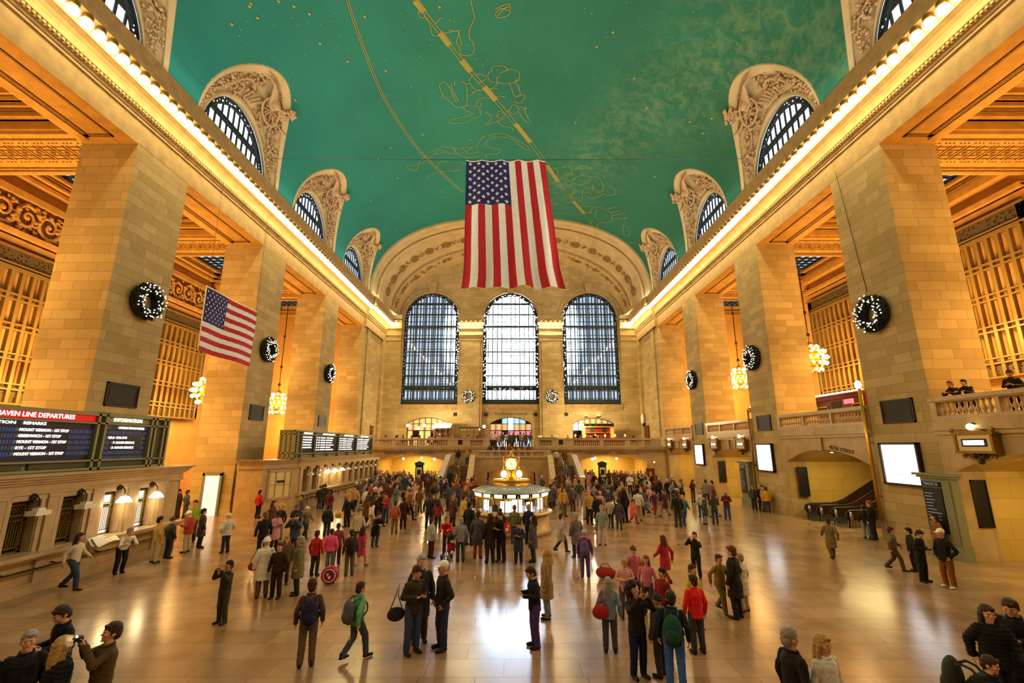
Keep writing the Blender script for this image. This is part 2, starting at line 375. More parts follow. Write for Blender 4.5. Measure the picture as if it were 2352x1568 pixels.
for sg in (-1,1):
    b=MB(); xa,xb=sg*15.95,sg*W; b.box(xa,YE-.45,4.4,xb,YE,22.9)
    for z,d in ((19.35,.6),(20.1,.66),(21.1,.72),(22.2,1.0),(22.5,1.02)): b.box(xa-sg*.1,YE-d,z,xb,YE,z+(.6 if z==22.5 else .16))
    S(b.build('column_end',M['stone']))
# window ironwork in two layers with the panes between
ROWS=[25.13,23.51,21.64,19.8,17.84,16.17,14.33,12.76,10.84]
for i,w in enumerate(WIN):
    b=MB(); b.mi=0; c=w['uc']
    outer=arch_pts(w,28); inner=arch_pts(w,28,.46)
    fw=lambda u,v,d:(u,YE+.35+d,v)
    for (p,q,r,s_) in zip(outer,outer[1:],inner,inner[1:]):
        b.mi=1; b.add([fw(p[0],p[1],0),fw(q[0],q[1],0),fw(s_[0],s_[1],0),fw(r[0],r[1],0)],[(0,1,2,3)],False)
    b.mi=0
    b.tube([fw(u,v,-.02) for u,v in inner],.05,6); b.tube([fw(u,v,-.02) for u,v in outer],.07,6)
    qi=dict(w); qi['hw']-=.46; qi['rise']-=.46
    nb=16
    for k in range(1,nb):
        u=c-qi['hw']+2*qi['hw']*k/nb; t=arch_top(qi,u)
        b.box(u-.055,YE+.28,10.84,u+.055,YE+.4,t)
        b.box(u-.115,YE+.33,10.84,u-.085,YE+.37,t); b.box(u+.085,YE+.33,10.84,u+.115,YE+.37,t)
    for z in ROWS:
        hw=qi['hw'] if z<qi['zs'] else qi['hw']*math.sqrt(max(0,1-((z-qi['zs'])/qi['rise'])**2))
        h=.16 if z in (21.64,12.76,25.13) else .09
        b.box(c-hw,YE+.24,z-h,c+hw,YE+.42,z+h)
        if z<24: b.box(c-hw,YE+.3,z-.42,c+hw,YE+.36,z-.36)
    b.box(c-HWN,YE+.25,10.2,c+HWN,YE+.4,10.84)
    b.mi=1; b.box(c-qi['hw'],YE+.3,12.2,c+qi['hw'],YE+.33,12.66); b.mi=0
    wo=b.build('window_%d'%(i+1),[M['ironwin'],M['pierced']]); S(wo,['left','centre','right'][i]+' great arched window with dark iron grid in the end wall')
    b=MB(); pp=arch_pts(w,28); b.add([(u,YE+.6,v) for u,v in pp],[tuple(range(len(pp)))],False); b.build('pane',M['glass'],wo)
    b=MB()   # outer layer of mullions behind the walkway
    for k in range(1,12):
        u=c-HWN+2*HWN*k/12; b.box(u-.07,YE+1.6,10.2,u+.07,YE+1.72,arch_top(w,u))
    for z in [11.2+1.05*k for k in range(14)]:
        hw=HWN if z<w['zs'] else HWN*math.sqrt(max(0,1-((z-w['zs'])/w['rise'])**2)); b.box(c-hw,YE+1.6,z-.04,c+hw,YE+1.7,z+.04)
    b.build('outer_mullion',M['ironwin'],wo)
# ---------------------------------------------------------------- vault with lunettes
VA,VB,VZ,VN=18.1,11.,23.2,2.5
def vx(z): return VA*max(0.,1-(max(z-VZ,0)/VB)**VN)**(1/VN)
def vz(x): return VZ+VB*max(0.,1-(abs(x)/VA)**VN)**(1/VN)
LC=[-7.55,4.2,15.95,27.7,39.45,51.2]; LH,LR=4.7,6.6
def vault_pt(y,th,sg): return (sg*VA*max(0,math.cos(th))**(2/VN),y,VZ+VB*max(0,math.sin(th))**(2/VN))
b=MB()
cols=[-13.5]
for c in LC: cols+= [c-LH*math.cos(PI*k/36) for k in range(37)]
cols=[y for y in cols if y<56]+[56.]
def zstart(y,c): return VZ+LR*math.sqrt(max(0,1-((y-c)/LH)**2))
for sg,_ in SIDES:
    for a,q in zip(cols,cols[1:]):
        if q-a<1e-6: continue
        m=(a+q)/2; c=min(LC,key=lambda c:abs(c-m)); ins=abs(m-c)<LH
        za=zstart(a,c) if ins else VZ; zb=zstart(q,c) if ins else VZ
        ta=math.asin(min(1,((za-VZ)/VB)**(VN/2))); tb=math.asin(min(1,((zb-VZ)/VB)**(VN/2)))
        nr=26; vs=[]
        for j in range(nr+1):
            f=j/nr; vs.append(vault_pt(a,ta+(PI/2-ta)*f,sg)); vs.append(vault_pt(q,tb+(PI/2-tb)*f,sg))
        b.add(vs,[(2*j,2*j+1,2*j+3,2*j+2) for j in range(nr)],True)
vault=b.build('ceiling',M['vault']); S(vault,'barrel vault painted as a green night sky')
PROF=[(0,.02),(.015,.14),(.05,.24),(.09,.24),(.125,.13),(.14,-.06),(.16,-.1),(.45,-.16),(.74,-.1),(.76,-.06),(.78,.06),(.8,.08),(.98,.06),(1,0)]
def lun(phi,s,h,sg):
    cy,cz=math.cos(phi),math.sin(phi)
    o=Vector((vx(VZ+LR*cz),LH*cy,VZ+LR*cz)); w=Vector((W+.3,3.75*cy,VZ+4.3*cz))
    p=w.lerp(o,s); p=p+Vector((-.55,-cy*.5,-.55*cz-.1)).normalized()*h
    return (sg*p.x,p.y,p.z)
def relief(sg,seed):
    r=random.Random(seed); b=MB()
    def leafcluster(phi,s,n,sp,size):
        for _ in range(n):
            a,c=phi+r.gauss(0,sp*.12),min(.78,max(.14,s+r.gauss(0,sp*.5)))
            p=lun(a,c,r.uniform(-.05,.12),sg); q=size*r.uniform(.6,1.3)
            b.ell(p,q*.55,q*r.uniform(.5,1.),q*r.uniform(.4,.9),6,4,Matrix.Rotation(r.uniform(0,3),3,'X'))
    for ph0,ph1 in ((.44,.1),(.56,.92)):
        pts=[lun(PI*(ph0+(ph1-ph0)*t),.45+.14*math.sin(t*9),.02,sg) for t in [k/14 for k in range(15)]]
        b.tube(pts,[.12-.006*k for k in range(15)],6)
        for t in [k/9 for k in range(10)]: leafcluster(PI*(ph0+(ph1-ph0)*t),.46,20,.34,.165*(1-.3*t))
    # winged wheel
    ctr=lun(PI*.40,.5,.18,sg)
    ring=[lun(PI*(.40+.075*math.cos(2*PI*k/16)),.5+.2*math.sin(2*PI*k/16),.16,sg) for k in range(16)]
    b.tube(ring,.09,6,closed=True)
    for k in range(0,16,2): b.tube([ctr,ring[k]],.045,5)
    for k in range(9):
        a=.40+.012*k; b.tube([lun(PI*(.41+.004*k),.5,.26,sg),lun(PI*(.43+.012*k),.62+.02*k,.3,sg),lun(PI*(.44+.02*k),.76+.015*k,.22,sg)],[.13,.1,.03],6)
    b.ell(lun(PI*.43,.62,.3,sg),.3,.4,.5,8,6)
    for k in range(6): b.tube([lun(PI*(.5+.02*k),.2,.05,sg),lun(PI*(.47+.03*k),.4,.12,sg)],[.05,.1],5)
    # finial of leaves that laps over the rim
    for k in range(46):
        t=r.random(); p=lun(PI*(.355-.03*t+r.gauss(0,.012)),.7+.42*t,.15+.1*t,sg); q=r.uniform(.08,.2); b.ell(p,q*.7,q,q*.8,6,4)
    b.tube([lun(PI*.4,.62,.1,sg),lun(PI*.355,.85,.16,sg),lun(PI*.33,1.1,.25,sg)],[.14,.1,.05],6)
    b.tube([lun(PI*.34,.55,.05,sg),lun(PI*.27,.8,.12,sg),lun(PI*.25,.95,.12,sg)],[.09,.07,.03],6)
    return b
wn=4; tn=2
for sg,nm in SIDES:
    b=MB(); nphi=40
    for pa,pb in zip(PROF,PROF[1:]): b.grid(lambda u,v:lun(PI*u,*(pa if v==0 else pb),sg),nphi,1)
    b.box(sg*(W-.7),-6.2,22.9,sg*(W+1.2),6.2,VZ+.0)
    base=b.build('tmp',M['stone_pale']); rel=relief(sg,5+sg).build('tmp',M['relief'])
    ob=MB(); o=dict(uc=0,hw=3.75,zb=VZ-.1,zs=VZ,rise=4.3,ell=1); inn=dict(uc=0,hw=3.3,zb=VZ-.1,zs=VZ,rise=3.82,ell=1)
    A_,B_=arch_pts(o,32),arch_pts(inn,32); X=W+.4
    ob.mi=1
    for p,q,r,s_ in zip(A_,A_[1:],B_,B_[1:]): ob.add([(sg*X,p[0],p[1]),(sg*X,q[0],q[1]),(sg*X,s_[0],s_[1]),(sg*X,r[0],r[1])],[(0,1,2,3)],False)
    ob.mi=0; ob.tube([(sg*(X-.02),u,v) for u,v in B_],.07,6); ob.tube([(sg*(X-.02),u,v) for u,v in A_],.06,6)
    for k in range(1,11):
        u=-3.3+.6*k; t=arch_top(inn,u); ob.box(sg*X,u-.045,VZ-.1,sg*(X+.1),u+.045,t); ob.box(sg*X,u-.1,VZ,sg*(X+.06),u-.08,t)
    ob.box(sg*(X-.03),-3.1,25.5,sg*(X+.12),3.1,25.66); ob.box(sg*(X-.03),-3.0,25.78,sg*(X+.12),3.0,25.86)
    fr=ob.build('tmp',[M['ironwin'],M['pierced']])
    gb=MB(); gb.add([(sg*(X+.14),u,v) for u,v in A_],[tuple(range(len(A_)))],False); gl=gb.build('tmp',M['glass'])
    for k,c in enumerate(LC[1:]):
        for proto,pn,kids in ((base,'trim_%d'%tn,[(rel,'carved_relief')]),(fr,'window_%d'%wn,[(gl,'pane')])):
            q=proto.copy(); q.name=pn; COL.objects.link(q); q.location=(0,c,0); S(q)
            for kp,kn in kids:
                z=kp.copy(); z.name=kn; COL.objects.link(z); z.parent=q
        tn+=1; wn+=1
    for x in (base,rel,fr,gl): bpy.data.objects.remove(x)
# painted stars and figures on the vault (paint, so children of the ceiling)
def ray(u,v):
    a=(u-1177)/FPX; q=-(v-784)/FPX; return Vector((a,math.cos(PITCH)-q*math.sin(PITCH),math.sin(PITCH)+q*math.cos(PITCH)))
def on_vault(u,v,off=.03):
    r=ray(u,v); lo,hi=0.,200.
    for _ in range(50):
        m=(lo+hi)/2; x=CX0+r.x*m; z=CH+r.z*m
        if (abs(x)/VA)**VN+(max(z-VZ,0)/VB)**VN<1: lo=m
        else: hi=m
    p=Vector((CX0,0,CH))+r*lo; n=Vector((-p.x/20,0,-(p.z-VZ+4)/14)).normalized(); return p+n*off,n
def ribbon(b,pts,wd,closed=False):
    P3=[on_vault(*p) for p in pts]
    if closed: P3.append(P3[0])
    vs=[]
    for i,(p,n) in enumerate(P3):
        d=(P3[min(i+1,len(P3)-1)][0]-P3[max(i-1,0)][0]).normalized(); s_=d.cross(n).normalized()*wd/2; vs+= [p-s_,p+s_]
    b.add(vs,[(2*i,2*i+1,2*i+3,2*i+2) for i in range(len(P3)-1)],False)
def spl(pts,k=6):
    out=[]
    for i in range(len(pts)-1):
        p0=pts[max(i-1,0)];p1=pts[i];p2=pts[i+1];p3=pts[min(i+2,len(pts)-1)]
        for j in range(k):
            t=j/k; out.append(tuple(.5*(2*p1[c]+(p2[c]-p0[c])*t+(2*p0[c]-5*p1[c]+4*p2[c]-p3[c])*t*t+(3*p1[c]-p0[c]-3*p2[c]+p3[c])*t**3) for c in (0,1)))
    return out+[pts[-1]]
def Z1(l): return [(920+x/4.753,y/4.753) for x,y in l]
def Z2(l): return [(920+x/4.2,290+y/4.2) for x,y in l]
fig=[]
fig+= [Z1(l) for l in (
 [(770,0),(800,130),(810,200),(760,310),(755,400),(795,460),(810,540),(760,600),(660,590),(650,520),(615,450),(635,340),(470,360),(400,385),(350,370),(320,260),(270,190)],
 [(190,130),(230,190),(270,170),(240,125),(190,130)],[(640,360),(660,430),(670,500)],[(385,260),(420,210),(460,190)],[(530,320),(600,335),(660,325)],
 [(1040,100),(1090,70),(1190,40),(1190,150),(1080,190),(1040,150),(1100,90),(1190,110)],[(1060,170),(1120,100),(1190,60)],
 [(430,930),(470,890),(530,940),(560,1000),(610,1110)],[(425,930),(470,1040),(560,1120),(620,1165),(720,1145),(730,1000),(720,940)],[(560,900),(570,980),(640,1100)],[(600,880),(590,930)],
 [(670,1150),(720,1200),(790,1240),(640,1280),(540,1310),(560,1340),(700,1330),(800,1290),(870,1260),(870,1200),(830,1150),(720,1145)],
 [(830,1140),(850,1090),(920,1060),(1000,1070),(1080,1045),(1160,1060)],[(870,1170),(890,1110)],[(680,880),(720,915),(760,900)],[(750,880),(790,820),(860,805),(950,830)],[(760,900),(820,970),(960,970),(1050,930),(1060,890)],[(860,900),(940,860)],
 [(950,830),(970,790),(1000,770),(1000,730),(1050,715),(1120,715),(1165,740),(1170,770)],[(960,830),(980,880),(1060,895)],[(1090,800),(1140,770),(1220,750),(1300,790),(1290,870),(1180,905),(1080,900),(1055,850),(1090,830)],
 [(1195,905),(1230,1000),(1260,1050),(1310,1030),(1290,940),(1260,890),(1280,850)],[(1260,1050),(1365,1035),(1310,1120),(1240,1100)],[(1300,1150),(1350,1180),(1390,1270),(1430,1330)],[(1300,1215),(1340,1290),(1400,1345)],
 [(930,1215),(980,1250),(1000,1290),(925,1360),(1060,1320),(1150,1280)],[(1060,1320),(1120,1370),(1220,1390),(1240,1430)],[(1060,1220),(1100,1210),(1140,1250),(1090,1290),(1055,1260),(1080,1230)],[(1170,1220),(1230,1140),(1290,1170),(1280,1220),(1220,1240),(1190,1200)],[(780,1000),(880,980),(1070,960)],[(730,1050),(820,1000)])]
fig+= [Z2(l) for l in (
 [(60,380),(80,370),(150,375),(220,300),(300,240),(420,195),(520,205),(640,200),(730,190),(790,110),(880,75),(960,60),(1060,90),(1150,140),(1240,200),(1230,225),(1180,200),(1080,120),(980,100),(880,110),(820,170),(900,210),(960,215),(960,250),(880,265),(800,260)],
 [(60,390),(140,425),(180,370),(270,310),(340,265),(480,240)],[(340,270),(380,220),(500,260),(620,250)],[(510,200),(560,270),(640,290)],[(600,200),(660,260),(760,240)],[(620,300),(720,290),(800,270)],[(700,200),(640,240)],[(240,510),(330,450),(450,430),(600,420)],[(520,440),(600,370),(640,360)],[(350,400),(380,340),(470,330)],[(820,270),(840,310)],
 [(1430,420),(1500,400),(1520,470),(1450,480)],[(1430,520),(1520,560),(1580,600),(1640,630)],[(1560,400),(1620,380),(1660,430),(1600,480),(1640,530)],[(1680,420),(1720,390),(1790,380),(1860,420)],[(1650,530),(1720,480),(1810,480),(1830,530),(1740,560),(1670,540)],[(1830,480),(1920,500),(1960,570),(1940,630),(1870,620),(1860,560)],[(1760,600),(1860,590),(1940,640),(2010,660),(2080,650),(2070,600),(2030,590)],[(1690,600),(1640,690),(1690,680),(1750,720),(1760,620)],[(1780,660),(1860,690),(1960,650)],[(1520,560),(1590,610)],[(1580,530),(1660,590)],
 [(1830,840),(1870,780),(1960,790),(2040,850),(2030,920),(1940,920),(1880,860),(1900,800)],[(1720,770),(1870,770)],[(1720,830),(1850,830)],[(2000,800),(2090,770)],[(2030,830),(2130,810)],[(2050,860),(2170,830)],[(2060,890),(2200,880)],[(1850,900),(1830,960)],[(1920,930),(1900,980)],[(2140,960),(2180,960),(2220,1020),(2190,1060),(2150,1020),(2160,960)])]
b=MB()
for l in fig: ribbon(b,spl(l,5),.06)
b.build('painted_figure',M['gold'],vault,recalc=False)
b=MB()
band=[(955,0),(1020,85),(1075,155),(1140,230),(1230,340),(1300,440),(1370,520),(1440,615)]
bb=spl(band,8); off=lambda d:[(x+d,y) for x,y in bb]
ribbon(b,off(-4.5),.06); ribbon(b,off(4.5),.06)
for i in range(0,len(bb)-4,7): ribbon(b,bb[i:i+4],.5)
l2=spl([(800,0),(830,90),(880,215),(950,325),(1010,390),(1065,440)],8); ribbon(b,[(x-4,y) for x,y in l2],.06); ribbon(b,[(x+1,y) for x,y in l2],.06)
b.build('painted_band',M['gold'],vault,recalc=False)
b=MB(); rr=random.Random(3)
for k in range(420):
    u,v=rr.uniform(400,1940),rr.uniform(0,600); p,n=on_vault(u,v,.02)
    if p.y>55.5 or abs(p.x)>16.6: continue
    q=.045 if rr.random()<.82 else .11; b.ell(p,q,q,q*.3,6,3)
b.build('painted_star',M['star'],vault)['kind']='stuff'
# ---------------------------------------------------------------- arch band before the end wall
def bz(s,th):   # s 0 front..1 back
    a=VA+(16.55-VA)*s; hb=VB+(9.75-VB)*s; n=VN+(1.85-VN)*s
    return (a*max(0,math.cos(th))**(2/n)*(1 if th<=PI/2 else 0),VZ+hb*max(0,math.sin(th))**(2/n))
def band(s,t,h=0.):
    sg=1
    th=PI*t
    if th>PI/2: th=PI-th; sg=-1
    x,z=bz(s,th); p=Vector((sg*x,56+(YE-56)*s,z)); n=Vector((-p.x/18,0,-(p.z-VZ)/11)).normalized() if z>VZ+.01 else Vector((-sg,0,0))
    return tuple(p+n*h)
BP=[(0,.0),(.0,.28),(.03,.32),(.05,.3),(.055,.12),(.09,.1),(.1,.2),(.13,.2),(.135,.06),(.24,.05),(.25,.16),(.275,.16),(.28,.03),(.34,.0),(.62,.0),(.64,.12),(.67,.12),(.68,.02),(.72,.02),(.73,.12),(.76,.12),(.77,.03),(.88,.0),(.89,.1),(.92,.1),(.93,.0),(1,0)]
b=MB()
for pa,pb in zip(BP,BP[1:]): b.grid(lambda u,v:band((pa if v==0 else pb)[0],u,(pa if v==0 else pb)[1]),64,1)
arch=b.build('trim_20',M['stone_pale']); S(arch,'coffered arch band framing the end wall')
b=MB(); rr=random.Random(8)
for i in range(300):
    t=.01+.98*i/300
    for s,q in ((.115,.13),(.19,.24),(.262,.1)): b.ell(band(s,t,.12 if s!=.19 else .07),q*.6,q*.6,q*.6,5,3)
for i in range(150):
    t=.02+.96*i/150; b.tube([band(.685,t,.02),band(.725,t+.004,.06)],.06,5)
for i in range(15):
    t=.05+.9*i/14
    for _ in range(18): q=rr.uniform(.1,.24); b.ell(band(.82+rr.gauss(0,.018),t+rr.gauss(0,.011),.04),q,q,q*.6,5,3)
b.build('carved_band',M['relief_dark'],arch)
b=MB()
for i in range(-8,9):
    t=.5+i*.0555
    ring=lambda r,h,n=20:[band(.48+r*.056*math.sin(2*PI*k/n),t+r*.0125*math.cos(2*PI*k/n)*(1.3 if abs(t-.5)>.36 else 1),h) for k in range(n)]
    b.tube(ring(1,.06),.1,6,closed=True); b.tube(ring(.72,.05),.06,6,closed=True)
    for p in ring(.55,.08,12): b.ell(p,.14,.14,.14,5,3)
    b.ell(band(.48,t,.1),.22,.22,.22,8,5)
    if i<8:
        for _ in range(12): q=rr.uniform(.07,.13); b.ell(band(.48+rr.gauss(0,.025),t+.0278+rr.gauss(0,.006),.03),q,q,q,5,3)
b.build('rosette_band',M['relief_dark'],arch)
# ---------------------------------------------------------------- side aisles behind the pillars
BAYS=[(11.85,20.2),(23.8,32.05),(35.55,43.9),(47.45,56.)]
wn=20
for sg,nm in SIDES:
    XO=sg*30
    b=MB(); b.add([(XO,-12,0),(XO,YE,0),(XO,YE,24),(XO,-12,24)],[(0,1,2,3)]); S(b.build('wall_outer_'+nm,M['aisle'],recalc=False))
    b=MB(); b.add([(sg*21.,-12,21.35),(XO,-12,21.35),(XO,YE,21.35),(sg*21.,YE,21.35)],[(0,1,2,3)])
    S(b.build('ceiling_aisle_'+nm,M['coffer'],recalc=False))
    b=MB(); b.add([(sg*21.3,56,0),(XO,56,0),(XO,56,24),(sg*21.3,56,24)],[(0,1,2,3)]); S(b.build('wall_aisle_'+nm,M['aisle'],recalc=False))
    if sg>0:
        b=MB(); b.box(18.9,-12,5.15,30,56,5.6); S(b.build('floor_gallery',M['marble_plain']))
    # deep cross beams with ornamented undersides and stepped mouldings
    for y0,y1 in PY:
        b=MB(); b.mi=0; b.box(sg*21.25,y0,ZF+.55,XO,y1,22.5)
        b.box(sg*21.25,y0-.12,ZF+.75,XO,y1+.12,ZF+1.2); b.box(sg*21.25,y0-.25,ZF+1.2,XO,y1+.25,ZF+1.5); b.box(sg*21.25,y0-.45,ZF+1.8,XO,y1+.45,ZF+2.)
        b.mi=1; b.box(sg*21.4,y0+.35,ZF+.5,XO,y0+.45,ZF+.56); b.box(sg*21.4,y1-.5,ZF+.5,XO,y1-.38,ZF+.56); b.box(sg*21.4,y1-.78,ZF+.5,XO,y1-.68,ZF+.56)
        for k in range(11):
            x=21.75+.76*k; b.ell((sg*(x+.3),y0+1.5,ZF+.54),.13,.13,.07,6,4)
            for yy in (y0+1.,y0+1.28,y0+1.72,y0+2.): b.box(sg*x,yy-.03,ZF+.51,sg*(x+.6),yy+.03,ZF+.56)
            for xx in (x,x+.56): b.box(sg*xx,y0+.9,ZF+.51,sg*(xx+.05),y0+2.1,ZF+.56)
            for j in range(3): b.ell((sg*(x+.12+.2*j),y0+.7,ZF+.55),.06,.06,.05,5,3); b.ell((sg*(x+.12+.2*j),y0+2.3,ZF+.55),.06,.06,.05,5,3)
        for k in range(40): b.box(sg*(21.4+.21*k),y0-.29,ZF+1.25,sg*(21.52+.21*k),y0-.23,ZF+1.45); b.box(sg*(21.4+.21*k),y1+.23,ZF+1.25,sg*(21.52+.21*k),y1+.29,ZF+1.45)
        S(b.build('beam_'+nm,[M['coffer'],M['cofferd']]))
    for i,(y0,y1) in enumerate(BAYS):
        yc=(y0+y1)/2
        # stepped ceiling mouldings round a skylight
        b=MB(); b.mi=0
        for (m,z0,z1) in ((.0,20.4,20.65),(.3,20.75,20.95),(.8,21.05,21.35)):
            for (xa,ya,xb,yb) in ((21.3,y0+m,21.8+m,y1-m),(29.5-m,y0+m,30,y1-m),(21.3,y0+m,30,y0+m+.5),(21.3,y1-m-.5,30,y1-m)): b.box(sg*xa,ya,z0,sg*xb,yb,z1)
        b.mi=1
        for m,z in ((.45,20.68),(.95,20.98)):
            for (xa,ya,xb,yb) in ((21.8+m,y0+m,22.+m,y1-m),(29.3-m,y0+m,29.5-m,y1-m),(21.8+m,y0+m,29.5-m,y0+m+.2),(21.8+m,y1-m-.2,29.5-m,y1-m)): b.box(sg*xa,ya,z,sg*xb,yb,z+.12)
        S(b.build('trim_%d'%(30+i+(0 if sg<0 else 4)),[M['coffer'],M['cofferd']]))
        b=MB(); b.mi=0; b.add([(sg*23.6,yc-2.2,21.32),(sg*28.4,yc-2.2,21.32),(sg*28.4,yc+2.2,21.32),(sg*23.6,yc+2.2,21.32)],[(0,1,2,3)])
        sk=b.build('window_%d'%wn,M['winpane_blue']); wn+=1; S(sk,'leaded skylight in the aisle ceiling')
        b=MB()
        for k in range(8): b.box(sg*(23.6+.685*k-.09),yc-2.3,21.18,sg*(23.6+.685*k+.09),yc+2.3,21.31)
        for k in range(8): b.box(sg*23.5,yc-2.2+.63*k-.09,21.18,sg*28.5,yc-2.2+.63*k+.09,21.31)
        b.build('skylight_grid',M['iron'],sk)
        # tall bronze grille against the outer wall, carved frieze above it
        z0,z1=(6.9,16.) if sg<0 else (8.5,18.3)
        X=sg*29.55; b=MB()
        b.mi=1
        for (ya,za,yb,zb) in ((yc-4,z1-1.15,yc+4,z1),(yc-4,z0,yc+4,z0+1.),(yc-4,z0,yc-3.5,z1),(yc+3.5,z0,yc+4,z1)): b.box(X,ya,za,X+sg*.05,yb,zb)
        b.mi=0
        for k in range(12): y=yc-3.5+7*k/11; b.box(X-sg*.12,y-.1,z0,X+sg*.12,y+.1,z1-1.1)
        for k in range(5):
            z=z0+1.+(z1-z0-2.1)*k/4
            for d in (-.16,.16): b.box(X-sg*.14,yc-3.6,z+d-.05,X+sg*.14,yc+3.6,z+d+.05)
        for z in (z1-1.15,z1,z0): b.box(X-sg*.16,yc-4.05,z-.05,X+sg*.16,yc+4.05,z+.05)
        S(b.build('window_%d'%wn,[M['grille'],M['pierced2']]),'tall bronze window grille in the outer aisle wall'); wn+=1
        b=MB(); zt=z1+.3
        b.mi=0; b.box(sg*29.6,y0,zt,XO,y1,zt+.35); b.box(sg*29.4,y0,zt+.5,XO,y1,zt+.8)
        if sg<0:
            r=random.Random(40+i); b.box(sg*29.5,y0,zt+2.9,XO,y1,zt+3.3)
            b.mi=1; b.box(sg*29.8,y0,zt+.8,XO,y1,zt+2.9)
            b.mi=0
            for k in range(6):   # scrolled acanthus frieze
                cy=y0+.7+1.38*k; cz=zt+1.85; q=1 if k%2 else -1
                b.tube([(sg*(29.72-.1*t),cy+(.85-.8*t)*math.cos(q*t*11),cz+(.9-.8*t)*math.sin(q*t*11)) for t in [j/22 for j in range(23)]],[.14-.08*j/22 for j in range(23)],5)
                for _ in range(26): a=r.uniform(0,6.3); d=r.uniform(.55,.98); b.ell((sg*r.uniform(29.6,29.75),cy+d*math.cos(a),cz+d*math.sin(a)),.1,r.uniform(.08,.2),r.uniform(.07,.16),5,3)
                b.ell((sg*29.65,cy,cz),.14,.16,.16,6,4)
        else:
            b.box(sg*29.2,y0,20.2,XO,y1,20.9); b.box(sg*29.5,y0,19.2,XO,y1,19.3)
        S(b.build('trim_%d'%(50+i+(0 if sg<0 else 4)),[M['coffer'],M['cofferd']]))
b=MB(); b.add([(-30,-12,0),(30,-12,0),(30,-12,34),(-30,-12,34)],[(0,1,2,3)]); S(b.build('wall_back',M['stone'],recalc=False))
# ---------------------------------------------------------------- balustrades
def bal_mesh():
    b=MB(); b.lathe([(.0,0),(.07,0),(.07,.06),(.045,.08),(.05,.12),(.085,.2),(.09,.26),(.06,.36),(.035,.44),(.05,.47),(.035,.5),(.06,.56),(.07,.58),(.07,.64),(0,.64)],n=8); return b
balp=bal_mesh().build('tmp_baluster',M['rail_marble'])
def balustrade(label,fn,panels,L0,L1,z0,h,posts=None,group=None,cat='balustrade',plinth=.0):
    """fn(u,z,d)->xyz ; balusters stand in panels [(ua,ub,count)]"""
    root=empty('balustrade',fn((L0+L1)/2,z0,0),0,label,cat,group); o=Vector(root.location)
    def put(mb,n,m): q=mb.build(n,m,root); q.location=-o
    b=MB(); b.prism([(L0,z0+h-.17),(L1,z0+h-.17),(L1,z0+h),(L0,z0+h)],fn,-.07,.47); b.prism([(L0,z0+h-.22),(L1,z0+h-.22),(L1,z0+h-.17),(L0,z0+h-.17)],fn,0,.4); put(b,'handrail',M['rail_marble'])
    b=MB(); b.prism([(L0,z0-plinth),(L1,z0-plinth),(L1,z0+.12),(L0,z0+.12)],fn,0,.4); put(b,'plinth',M['rail_marble'])
    cur=L0
    for ua,ub,n in panels+[(L1,L1,0)]:
        if ua-cur>.03:
            b=MB(); b.prism([(cur,z0+.12),(ua,z0+.12),(ua,z0+h-.22),(cur,z0+h-.22)],fn,.0,.4); put(b,'post',M['rail_marble'])
        cur=ub
        for k in range(n):
            c=balp.copy(); c.name='baluster'; COL.objects.link(c); c.parent=root
            c.location=Vector(fn(ua+(ub-ua)*(k+.5)/n,z0+.12,.2))-o; c.scale=(1,1,(h-.34)/.64)
    return root
ORD=['nearest to the camera','above the escalators','in the third bay','farthest along the wall']
for i,(y0,y1) in enumerate(BAYS):
    if i==3: y1-=.02
    w=(y1-y0-.9)/3; pn=[(y0+.3+(w+.15)*k,y0+.3+(w+.15)*k+w,10) for k in range(3)]
    balustrade('marble gallery balustrade on the right wall, '+['at the picture edge over the track sign','above the 45th Street arch','between the second and third pillars','between the third pillar and the end bay'][i],lambda u,z,d:(W-.1+d,u,z),pn,y0+.02,y1-.02,5.6,.92,group='marble balustrades of the right gallery')
